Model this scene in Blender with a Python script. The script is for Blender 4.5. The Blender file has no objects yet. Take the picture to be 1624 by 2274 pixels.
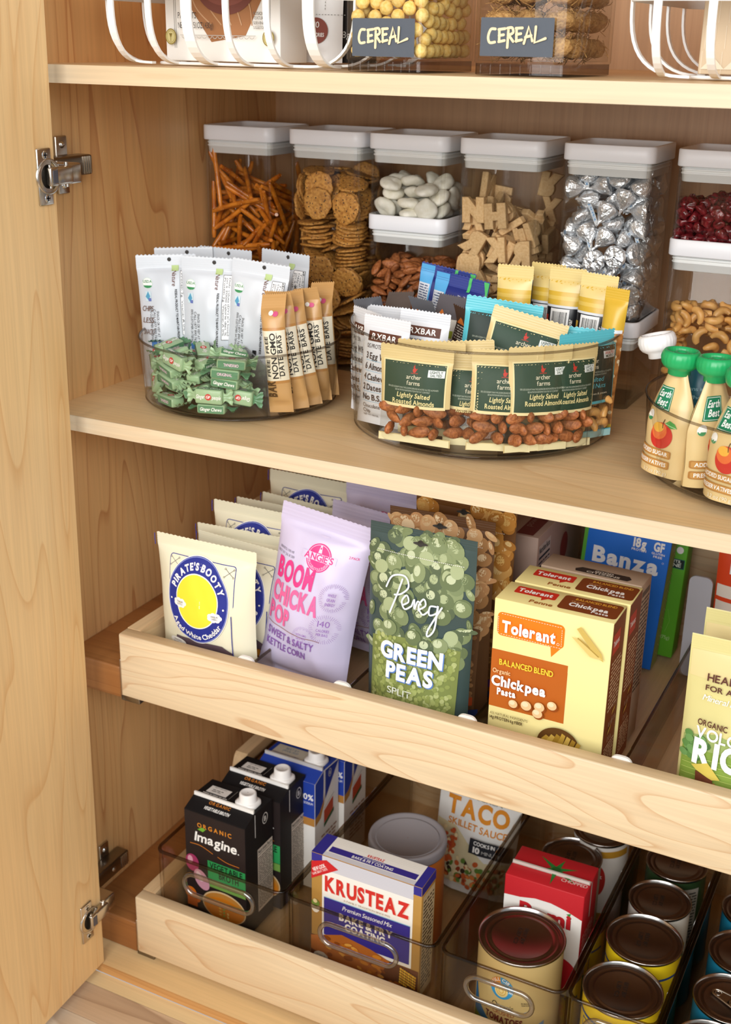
import bpy, bmesh, math, random, zlib, base64, struct
from math import sin, cos, pi, sqrt, hypot, radians as rad
from mathutils import Vector, Matrix, Euler, Quaternion, noise

sc = bpy.context.scene
COL = sc.collection
RND = random.Random(11)

# ------------------------------------------------------------------ camera
cam = bpy.data.cameras.new('camera')
camo = bpy.data.objects.new('camera', cam)
COL.objects.link(camo)
cam.sensor_fit = 'VERTICAL'
cam.sensor_height = 36.0
cam.lens = 2708.04 / 2274 * 36.0
cam.clip_start = 0.02
cam.clip_end = 60
_R = ((0.89132317, 0.45306582, 0.01656391), (0.17672194, -0.31355837, -0.93297937), (-0.41750731, 0.83451334, -0.35954851))
camo.matrix_world = Matrix(((_R[0][0], -_R[1][0], -_R[2][0], 0), (_R[0][1], -_R[1][1], -_R[2][1], 0), (_R[0][2], -_R[1][2], -_R[2][2], 1.117), (0, 0, 0, 1)))
cam.dof.use_dof = True
cam.dof.focus_distance = 1.2
cam.dof.aperture_fstop = 9.0
sc.camera = camo

# ------------------------------------------------------------------ world, lights, exposure
w = bpy.data.worlds.new('room_daylight')
sc.world = w
w.use_nodes = True
bg = w.node_tree.nodes['Background']
bg.inputs[0].default_value = (0.86, 0.94, 1.0, 1)
bg.inputs[1].default_value = 0.52

def area(name, loc, target, size, power, col):
    l = bpy.data.lights.new(name, 'AREA')
    l.shape = 'RECTANGLE'
    l.size, l.size_y = size
    l.energy = power
    l.color = col
    o = bpy.data.objects.new(name, l)
    COL.objects.link(o)
    o.location = loc
    o.rotation_euler = (Vector(target) - Vector(loc)).to_track_quat('-Z', 'Y').to_euler()
    return o

area('window_light', (-0.30, -0.95, 1.46), (-0.55, 1.2, 0.98), (1.5, 1.2), 45, (1.0, 0.985, 0.97))
area('side_window_light', (1.2, -0.75, 2.0), (-0.85, 1.1, 0.8), (1.2, 1.2), 21, (1.0, 0.985, 0.965))

vs = sc.view_settings
vs.view_transform = 'Standard'
vs.look = 'None'
vs.exposure = 0.0
vs.gamma = 1.0
vs.use_curve_mapping = False
cy = sc.cycles
cy.use_denoising = True
cy.max_bounces = 14
cy.diffuse_bounces = 5
cy.glossy_bounces = 4
cy.transmission_bounces = 8
cy.transparent_max_bounces = 40
cy.caustics_reflective = False
cy.caustics_refractive = False
cy.sample_clamp_indirect = 6.0

# ------------------------------------------------------------------ heights (metres above the floor)
Z_TOP, Z_MID = 1.0915, 0.731
Z_DRAW, Z_LOW, Z_DECK = 0.405, 0.030, 0.012
X_WALL, Y_BACK = -0.902, 1.507

# ------------------------------------------------------------------ materials
def srgb(h):
    h = h.lstrip('#')
    c = [int(h[i:i + 2], 16) / 255 for i in (0, 2, 4)]
    return tuple(x / 12.92 if x <= 0.04045 else ((x + 0.055) / 1.055) ** 2.4 for x in c) + (1,)

_MC = {}
def mat(col, rough=0.5, metal=0.0, coat=0.0, spec=0.5, bump=0, bscale=200, sss=0):
    key = (col, rough, metal, coat, spec, bump, bscale, sss)
    if key in _MC:
        return _MC[key]
    m = bpy.data.materials.new('m_' + col.lstrip('#'))
    m.use_nodes = True
    nt = m.node_tree
    p = nt.nodes['Principled BSDF']
    p.inputs['Base Color'].default_value = srgb(col)
    p.inputs['Roughness'].default_value = rough
    p.inputs['Metallic'].default_value = metal
    p.inputs['Coat Weight'].default_value = coat
    p.inputs['Specular IOR Level'].default_value = spec
    if sss:
        p.inputs['Subsurface Weight'].default_value = sss
        p.inputs['Subsurface Radius'].default_value = (0.004, 0.003, 0.002)
    if bump:
        n = nt.nodes.new('ShaderNodeTexNoise'); n.inputs['Scale'].default_value = bscale; n.inputs['Detail'].default_value = 3
        tc = nt.nodes.new('ShaderNodeTexCoord')
        b = nt.nodes.new('ShaderNodeBump'); b.inputs['Strength'].default_value = bump; b.inputs['Distance'].default_value = 0.002
        nt.links.new(tc.outputs['Object'], n.inputs['Vector'])
        nt.links.new(n.outputs[0], b.inputs['Height'])
        nt.links.new(b.outputs[0], p.inputs['Normal'])
    _MC[key] = m
    return m

def paper(c): return mat(c, 0.55, spec=0.35)
def ink(c): return mat(c, 0.5, spec=0.3)
def film(c): return mat(c, 0.33, spec=0.5, bump=0.12, bscale=45)

def nodes_mat(name):
    m = bpy.data.materials.new(name); m.use_nodes = True
    return m, m.node_tree, m.node_tree.nodes['Principled BSDF']

def ramp(nt, stops, interp='LINEAR'):
    r = nt.nodes.new('ShaderNodeValToRGB'); e = r.color_ramp.elements
    r.color_ramp.interpolation = interp
    while len(e) < len(stops): e.new(0.5)
    for i, (p, c) in enumerate(stops):
        e[i].position = p
        e[i].color = srgb(c) if isinstance(c, str) else (c, c, c, 1)
    return r

def mix_rgb(nt, fac, a, b, mode='MIX'):
    n = nt.nodes.new('ShaderNodeMix'); n.data_type = 'RGBA'; n.blend_type = mode
    for sock, v in ((n.inputs[0], fac), (n.inputs[6], a), (n.inputs[7], b)):
        if hasattr(v, 'is_linked'): nt.links.new(v, sock)
        elif isinstance(v, str): sock.default_value = srgb(v)
        else: sock.default_value = v
    return n.outputs[2]

def math_n(nt, op, a, b=None):
    n = nt.nodes.new('ShaderNodeMath'); n.operation = op
    for i, v in enumerate((a, b)):
        if v is None: continue
        if hasattr(v, 'is_linked'): nt.links.new(v, n.inputs[i])
        else: n.inputs[i].default_value = v
    return n.outputs[0]

def wood(name, grain, base, dark, line, rings=9.0, cross=6.0, seed=0.0, linefac=0.55, rough=0.42, along=0.9, warp=0.5):
    """maple / birch: contour lines of stretched noise give the cathedral grain, fine fibres run along the grain axis"""
    m, nt, p = nodes_mat(name)
    tc = nt.nodes.new('ShaderNodeTexCoord')
    mp = nt.nodes.new('ShaderNodeMapping')
    s = {'X': (along, cross, cross), 'Y': (cross, along, cross), 'Z': (cross, cross, along)}[grain]
    mp.inputs['Scale'].default_value = s
    mp.inputs['Location'].default_value = (seed, seed * 1.7, seed * 0.6)
    nt.links.new(tc.outputs['Object'], mp.inputs['Vector'])
    n1 = nt.nodes.new('ShaderNodeTexNoise'); n1.inputs['Scale'].default_value = 1.0; n1.inputs['Detail'].default_value = 1.2; n1.inputs['Distortion'].default_value = warp
    nt.links.new(mp.outputs[0], n1.inputs['Vector'])
    v = math_n(nt, 'FRACT', math_n(nt, 'MULTIPLY', n1.outputs[0], rings))
    lines = ramp(nt, [(0.0, 0.0), (0.45, 0.02), (0.86, 0.22), (0.95, 0.75), (0.975, 1.0), (1.0, 0.0)])
    nt.links.new(v, lines.inputs[0])
    mp2 = nt.nodes.new('ShaderNodeMapping')
    s2 = {'X': (6, 240, 240), 'Y': (240, 6, 240), 'Z': (240, 240, 6)}[grain]
    mp2.inputs['Scale'].default_value = s2
    nt.links.new(tc.outputs['Object'], mp2.inputs['Vector'])
    n2 = nt.nodes.new('ShaderNodeTexNoise'); n2.inputs['Scale'].default_value = 1.0; n2.inputs['Detail'].default_value = 3
    nt.links.new(mp2.outputs[0], n2.inputs['Vector'])
    mp3 = nt.nodes.new('ShaderNodeMapping')
    s3 = {'X': (1.2, 9, 9), 'Y': (9, 1.2, 9), 'Z': (9, 9, 1.2)}[grain]
    mp3.inputs['Scale'].default_value = s3; mp3.inputs['Location'].default_value = (seed + 3, seed, seed)
    nt.links.new(tc.outputs['Object'], mp3.inputs['Vector'])
    n3 = nt.nodes.new('ShaderNodeTexNoise'); n3.inputs['Scale'].default_value = 1.0; n3.inputs['Detail'].default_value = 2
    nt.links.new(mp3.outputs[0], n3.inputs['Vector'])
    tone = ramp(nt, [(0.3, base), (0.75, dark)])
    nt.links.new(n3.outputs[0], tone.inputs[0])
    fib = ramp(nt, [(0.35, 0.90), (0.65, 1.0)])
    nt.links.new(n2.outputs[0], fib.inputs[0])
    c1 = mix_rgb(nt, 1.0, tone.outputs[0], fib.outputs[0], 'MULTIPLY')
    lf = math_n(nt, 'MULTIPLY', lines.outputs[0], linefac)
    c2 = mix_rgb(nt, lf, c1, line)
    nt.links.new(c2, p.inputs['Base Color'])
    p.inputs['Roughness'].default_value = rough
    p.inputs['Specular IOR Level'].default_value = 0.4
    b = nt.nodes.new('ShaderNodeBump'); b.inputs['Strength'].default_value = 0.05; b.inputs['Distance'].default_value = 0.001
    nt.links.new(n2.outputs[0], b.inputs['Height'])
    nt.links.new(b.outputs[0], p.inputs['Normal'])
    return m

def clear(name, tint='#fdfdfc', edge='#d8d4d0', refl=1.0, rough=0.03):
    """clear acrylic: a thin sheet that lets light through, greys towards its edges and reflects by Fresnel"""
    m = bpy.data.materials.new(name); m.use_nodes = True
    nt = m.node_tree; nt.nodes.clear()
    out = nt.nodes.new('ShaderNodeOutputMaterial')
    lw = nt.nodes.new('ShaderNodeLayerWeight'); lw.inputs['Blend'].default_value = 0.5
    t = nt.nodes.new('ShaderNodeBsdfTransparent')
    f2 = math_n(nt, 'POWER', lw.outputs['Facing'], 4.5)
    nt.links.new(mix_rgb(nt, f2, tint, edge), t.inputs[0])
    g = nt.nodes.new('ShaderNodeBsdfGlossy'); g.inputs['Roughness'].default_value = rough
    schlick = math_n(nt, 'ADD', math_n(nt, 'MULTIPLY', math_n(nt, 'POWER', lw.outputs['Facing'], 5.0), 0.80), 0.022)
    mx = nt.nodes.new('ShaderNodeMixShader')
    nt.links.new(math_n(nt, 'MULTIPLY', schlick, refl), mx.inputs[0])
    nt.links.new(t.outputs[0], mx.inputs[1]); nt.links.new(g.outputs[0], mx.inputs[2])
    nt.links.new(mx.outputs[0], out.inputs[0])
    return m

ACRYL = clear('clear_acrylic', refl=0.9)
ACRYL_EDGE = clear('acrylic_edge', '#d6d3d1', '#7d7470', 1.0)
SMOKE = clear('tinted_acrylic', '#f8f5f0', '#b8ada0', 1.0)
SMOKE_EDGE = clear('tinted_acrylic_edge', '#c4b9ab', '#6a5d50', 1.4)
WINDOW = clear('clear_film', '#f6f6f4', '#d9d9d6', 1.6, 0.12)

# ------------------------------------------------------------------ mesh building
class MB:
    def __init__(s):
        s.v = []; s.f = []; s.m = []; s.sm = []; s.mats = []
    def mi(s, m):
        if m not in s.mats: s.mats.append(m)
        return s.mats.index(m)
    def add(s, verts, faces, m, smooth=False):
        b = len(s.v); i = s.mi(m)
        s.v.extend(tuple(v) for v in verts)
        for f in faces:
            s.f.append(tuple(b + k for k in f)); s.m.append(i); s.sm.append(smooth)
    def box(s, x0, y0, z0, x1, y1, z1, m, bev=0.0, seg=2, skip=''):
        if bev:
            bm = bmesh.new(); bmesh.ops.create_cube(bm, size=1)
            for v in bm.verts:
                v.co = Vector((x0 + (v.co.x + .5) * (x1 - x0), y0 + (v.co.y + .5) * (y1 - y0), z0 + (v.co.z + .5) * (z1 - z0)))
            bmesh.ops.bevel(bm, geom=list(bm.edges), offset=bev, segments=seg, affect='EDGES', profile=0.5)
            s.bm(bm, m, True); bm.free(); return
        v = [(x, y, z) for x in (x0, x1) for y in (y0, y1) for z in (z0, z1)]
        fs = {'l': (0, 1, 3, 2), 'r': (4, 6, 7, 5), 'f': (0, 4, 5, 1), 'b': (2, 3, 7, 6), 'd': (0, 2, 6, 4), 'u': (1, 5, 7, 3)}
        s.add(v, [f for k, f in fs.items() if k not in skip], m)
    def bm(s, bm, m, smooth=False):
        bm.verts.index_update()
        s.add([v.co[:] for v in bm.verts], [[v.index for v in f.verts] for f in bm.faces], m, smooth)
    def lathe(s, prof, m, n=64, c=(0, 0, 0), smooth=True, a0=0.0, a1=2 * pi, fn=None):
        full = abs(a1 - a0 - 2 * pi) < 1e-6
        k = n if full else n + 1
        vs = []
        for (r, z) in prof:
            for i in range(k):
                a = a0 + (a1 - a0) * i / n
                rr = fn(a, r, z) if fn else r
                vs.append((c[0] + rr * cos(a), c[1] + rr * sin(a), c[2] + z))
        fs = []
        for j in range(len(prof) - 1):
            for i in range(n):
                i2 = (i + 1) % k
                fs.append((j * k + i, j * k + i2, (j + 1) * k + i2, (j + 1) * k + i))
        s.add(vs, fs, m, smooth)
    def disc(s, r, z, m, n=48, c=(0, 0), up=True):
        vs = [(c[0] + r * cos(2 * pi * i / n), c[1] + r * sin(2 * pi * i / n), z) for i in range(n)]
        s.add(vs, [tuple(range(n)) if up else tuple(reversed(range(n)))], m)
    def loft(s, loops, m, smooth=True, cap0=False, cap1=False):
        n = len(loops[0]); vs = [p for l in loops for p in l]; fs = []
        for j in range(len(loops) - 1):
            for i in range(n):
                k = (i + 1) % n
                fs.append((j * n + i, j * n + k, (j + 1) * n + k, (j + 1) * n + i))
        s.add(vs, fs, m, smooth)
        if cap0: s.add(loops[0], [tuple(reversed(range(n)))], m)
        if cap1: s.add(loops[-1], [tuple(range(n))], m)
    def tube(s, pts, r, m, n=8, closed=False, rfn=None, caps=True, flat=1.0):
        P = [Vector(p) for p in pts]; N = len(P); loops = []
        prev = None
        for i, p in enumerate(P):
            a = P[(i - 1) % N] if (closed or i > 0) else P[i]
            b = P[(i + 1) % N] if (closed or i < N - 1) else P[i]
            t = (b - a).normalized()
            if prev is None:
                u = t.orthogonal().normalized()
            else:
                u = (prev - t * prev.dot(t))
                u = u.normalized() if u.length > 1e-9 else t.orthogonal().normalized()
            prev = u; w_ = t.cross(u)
            rr = rfn(i / (N - 1)) * r if rfn else r
            loops.append([p + (u * cos(2 * pi * k / n) + w_ * sin(2 * pi * k / n) * flat) * rr for k in range(n)])
        if closed: loops.append(loops[0])
        s.loft([[q[:] for q in l] for l in loops], m, True, caps and not closed, caps and not closed)
    def grid(s, fn, nu, nv, m, smooth=True, flip=False):
        vs = [fn(i / nu, j / nv) for j in range(nv + 1) for i in range(nu + 1)]
        fs = []
        for j in range(nv):
            for i in range(nu):
                a = j * (nu + 1) + i
                f = (a, a + 1, a + nu + 2, a + nu + 1)
                fs.append(tuple(reversed(f)) if flip else f)
        s.add(vs, fs, m, smooth)
    def mesh(s, name):
        me = bpy.data.meshes.new(name)
        me.from_pydata(s.v, [], s.f)
        for m in s.mats: me.materials.append(m)
        me.polygons.foreach_set('material_index', s.m)
        me.polygons.foreach_set('use_smooth', s.sm)
        me.update()
        return me
    def build(s, name, parent=None):
        o = bpy.data.objects.new(name, s.mesh(name))
        COL.objects.link(o)
        if parent is not None: o.parent = parent
        return o

def tag(o, label, cat=None, group=None, kind=None):
    if label: o['label'] = label
    if cat: o['category'] = cat
    if group: o['group'] = group
    if kind: o['kind'] = kind
    return o

def empty(name, label, cat, group=None, loc=(0, 0, 0)):
    o = bpy.data.objects.new(name, None)
    COL.objects.link(o); o.location = loc
    o.empty_display_size = 0.02
    return tag(o, label, cat, group)

def place(o, x, y, z, yaw=0.0, lean=0.0, roll=0.0):
    """yaw turns about the vertical, lean tips the top backwards, roll tips it sideways (clockwise from the front)"""
    m = Matrix.Rotation(yaw, 4, 'Z') @ Matrix.Rotation(-lean, 4, 'X') @ Matrix.Rotation(roll, 4, 'Y')
    m.translation = (x, y, z)
    o.matrix_world = m
    o.location = (x, y, z); o.rotation_euler = m.to_euler()
    return o

def copy_thing(o):
    c = o.copy(); COL.objects.link(c)
    for ch in list(o.children):
        d = ch.copy(); COL.objects.link(d); d.parent = c
        for g in list(ch.children):
            e = g.copy(); COL.objects.link(e); e.parent = d
    return c

# ------------------------------------------------------------------ lettering
_GL = {}
def _glyph_setup():
    chars = ''.join(chr(i) for i in range(33, 127)) + '®™°•é'
    for style, off in ((0, 0.0), (1, 0.022), (2, 0.045)):
        cu = bpy.data.curves.new('glyph', 'FONT'); cu.offset = off; cu.resolution_u = 4; cu.fill_mode = 'FRONT'
        o = bpy.data.objects.new('glyph', cu); COL.objects.link(o)
        for ch in chars:
            cu.body = ch
            dg = bpy.context.evaluated_depsgraph_get()
            me = o.evaluated_get(dg).to_mesh()
            vs = [(v.co.x, v.co.y) for v in me.vertices]
            fs = [tuple(p.vertices) for p in me.polygons]
            o.evaluated_get(dg).to_mesh_clear()
            if vs: _GL[(style, ch)] = (vs, fs, min(v[0] for v in vs), max(v[0] for v in vs))
        bpy.data.objects.remove(o); bpy.data.curves.remove(cu)
_glyph_setup()
_CAP = max(v[1] for v in _GL[(0, 'H')][0])

def layout(s, bold=0, sp=0.09):
    """unit-cap-height lettering: list of (verts, faces, x0, x1) per character, and the total width"""
    x = 0.0; out = []
    for ch in s:
        if ch == ' ' or (bold, ch) not in _GL:
            x += 0.34; continue
        vs, fs, a, b = _GL[(bold, ch)]
        out.append(([((v[0] - a) / _CAP + x, v[1] / _CAP) for v in vs], fs, x, x + (b - a) / _CAP))
        x += (b - a) / _CAP + sp
    return out, max(x - sp, 0.01)

def subdiv2d(vs, fs, L):
    bm = bmesh.new()
    bv = [bm.verts.new((v[0], v[1], 0)) for v in vs]
    for f in fs:
        try: bm.faces.new([bv[i] for i in f])
        except ValueError: pass
    bmesh.ops.triangulate(bm, faces=[f for f in bm.faces if len(f.verts) > 4])
    for _ in range(6):
        es = [e for e in bm.edges if e.calc_length() > L]
        if not es: break
        bmesh.ops.subdivide_edges(bm, edges=es, cuts=1)
        bmesh.ops.triangulate(bm, faces=[f for f in bm.faces if len(f.verts) > 4])
    bm.verts.index_update()
    r = [(v.co.x, v.co.y) for v in bm.verts], [[v.index for v in f.verts] for f in bm.faces]
    bm.free()
    return r

class Deco:
    """prints flat shapes and lettering on a surface F(x, y, offset) -> point, each a hair above the last"""
    def __init__(s, mb, F, L=None, base=0.00025, step=0.00005, flip=False):
        s.mb = mb; s.F = F; s.L = min(L, 0.0036) if L else None; s.o = base * (2 if L else 1); s.st = step; s.flip = flip
    def put(s, vs, fs, m):
        if s.L: vs, fs = subdiv2d(vs, fs, s.L)
        if s.flip: fs = [tuple(reversed(f)) for f in fs]
        s.mb.add([s.F(x, y, s.o) for x, y in vs], fs, m, bool(s.L)); s.o += s.st
    def poly(s, pts, m): s.put(list(pts), [tuple(range(len(pts)))], m)
    def rect(s, x0, y0, x1, y1, m, r=0.0):
        if r:
            pts = []
            for cx, cy_, a in ((x1 - r, y1 - r, 0), (x0 + r, y1 - r, 1), (x0 + r, y0 + r, 2), (x1 - r, y0 + r, 3)):
                for k in range(5):
                    t = (a + k / 4) * pi / 2; pts.append((cx + r * cos(t), cy_ + r * sin(t)))
            return s.poly(pts, m)
        s.put([(x0, y0), (x1, y0), (x1, y1), (x0, y1)], [(0, 1, 2, 3)], m)
    def ell(s, cx, cy_, rx, ry, m, n=40, rot=0.0, a0=0.0, a1=2 * pi):
        c, d = cos(rot), sin(rot); pts = []
        full = a1 - a0 > 6.28
        for i in range(n if full else n + 1):
            a = a0 + (a1 - a0) * i / n; x, y = rx * cos(a), ry * sin(a)
            pts.append((cx + x * c - y * d, cy_ + x * d + y * c))
        s.poly(pts, m)
    def ring(s, cx, cy_, rx, ry, w_, m, n=48, a0=0.0, a1=2 * pi):
        vs = []; fs = []
        for i in range(n + 1):
            a = a0 + (a1 - a0) * i / n
            vs += [(cx + rx * cos(a), cy_ + ry * sin(a)), (cx + (rx - w_) * cos(a), cy_ + (ry - w_) * sin(a))]
            if i: fs.append((2 * i - 2, 2 * i, 2 * i + 1, 2 * i - 1))
        s.put(vs, fs, m)
    def text(s, t, x, y, h, m, w=None, al='l', bold=0, sh=0.0, rot=0.0, jit=0.0, sp=0.09):
        g, W = layout(t, bold, sp)
        sx = (w / W) if w else h
        if al == 'c': off = -W * sx / 2
        elif al == 'r': off = -W * sx
        else: off = 0.0
        c, d = cos(rot), sin(rot); V = []; Fs = []
        for vs, fs, a, b in g:
            k = len(V); mid = (a + b) / 2
            jr = RND.uniform(-jit, jit); jy = RND.uniform(-jit, jit) * 0.6
            for vx, vy in vs:
                if jit:
                    ux, uy = vx - mid, vy - 0.5
                    vx, vy = mid + ux * cos(jr) - uy * sin(jr), 0.5 + jy + ux * sin(jr) + uy * cos(jr)
                px, py = off + vx * sx + vy * h * sh, vy * h
                V.append((x + px * c - py * d, y + px * d + py * c))
            Fs += [tuple(k + i for i in f) for f in fs]
        if V: s.put(V, Fs, m)
    def arc(s, t, cx, cy_, r, h, m, mid=pi / 2, bold=1, inside=False, ry=None, sp=0.09, wide=1.0):
        g, W = layout(t, bold, sp); ry = ry or r; V = []; Fs = []
        for vs, fs, a, b in g:
            k = len(V); u = ((a + b) / 2 - W / 2) * h * wide
            ang = mid - u / r if not inside else mid + u / r
            tx, ty = (sin(ang), -cos(ang)) if not inside else (-sin(ang), cos(ang))
            nx, ny = (cos(ang), sin(ang)) if not inside else (-cos(ang), -sin(ang))
            for vx, vy in vs:
                lx, ly = (vx - (a + b) / 2) * h * wide, vy * h
                V.append((cx + r * cos(ang) + lx * tx + ly * nx, cy_ + ry * sin(ang) + lx * ty + ly * ny))
            Fs += [tuple(k + i for i in f) for f in fs]
        s.put(V, Fs, m)
    def stroke(s, pts, w_, m, smooth=True):
        P = [Vector(p) for p in pts]
        if smooth and len(P) > 2:
            Q = []
            for i in range(len(P) - 1):
                p0, p1, p2, p3 = P[max(i - 1, 0)], P[i], P[i + 1], P[min(i + 2, len(P) - 1)]
                for k in range(5):
                    t = k / 5
                    Q.append(0.5 * ((2 * p1) + (p2 - p0) * t + (2 * p0 - 5 * p1 + 4 * p2 - p3) * t * t + (3 * p1 - p0 - 3 * p2 + p3) * t ** 3))
            P = Q + [P[-1]]
        vs = []; fs = []
        for i, p in enumerate(P):
            t = (P[min(i + 1, len(P) - 1)] - P[max(i - 1, 0)])
            t = t.normalized() if t.length > 1e-9 else Vector((1, 0))
            nrm = Vector((-t.y, t.x)) * (w_ / 2)
            vs += [(p + nrm)[:], (p - nrm)[:]]
            if i: fs.append((2 * i - 2, 2 * i - 1, 2 * i + 1, 2 * i))
        s.put(vs, fs, m)
        for e in (P[0], P[-1]): s.ell(e.x, e.y, w_ / 2, w_ / 2, m, 10)
    def fine(s, x0, y0, x1, y1, n, m, seed=1, fill=0.45):
        """rows of print too small to read"""
        r = random.Random(seed); hh = (y1 - y0) / n; V = []; Fs = []
        for i in range(n):
            x = x0; yb = y1 - (i + 0.8) * hh
            while x < x1:
                L = r.uniform(0.8, 3.2) * hh; e = min(x + L, x1 - r.choice((0, 0, 0, .1)) * (x1 - x0))
                if e > x:
                    k = len(V); V += [(x, yb), (e, yb), (e, yb + hh * fill), (x, yb + hh * fill)]; Fs.append((k, k + 1, k + 2, k + 3))
                x = x + L + hh * 0.4
        s.put(V, Fs, m)
    def barcode(s, x0, y0, x1, y1, seed=1, digits='0 22014', m=None, ver=False):
        s.rect(x0, y0, x1, y1, paper('#f4f4f2')); r = random.Random(seed); V = []; Fs = []
        bk = ink('#161616'); x = x0 + (x1 - x0) * .06
        yb = y0 + (y1 - y0) * .2
        while x < x1 - (x1 - x0) * .06:
            wd = (x1 - x0) * r.choice((.012, .012, .024, .036)); k = len(V)
            V += [(x, yb), (x + wd, yb), (x + wd, y1 - (y1 - y0) * .05), (x, y1 - (y1 - y0) * .05)]; Fs.append((k, k + 1, k + 2, k + 3))
            x += wd + (x1 - x0) * r.choice((.012, .018, .03))
        s.put(V, Fs, bk)
        s.text(digits, (x0 + x1) / 2, y0 + (y1 - y0) * .04, (y1 - y0) * .11, bk, al='c')

def rrect(hw, hd, z, r, n=5, c=(0, 0)):
    pts = []
    for cx, cy_, a in ((hw - r, hd - r, 0), (-hw + r, hd - r, 1), (-hw + r, -hd + r, 2), (hw - r, -hd + r, 3)):
        for k in range(n + 1):
            t = (a + k / n) * pi / 2
            pts.append((c[0] + cx + r * cos(t), c[1] + cy_ + r * sin(t), z))
    return pts
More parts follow.
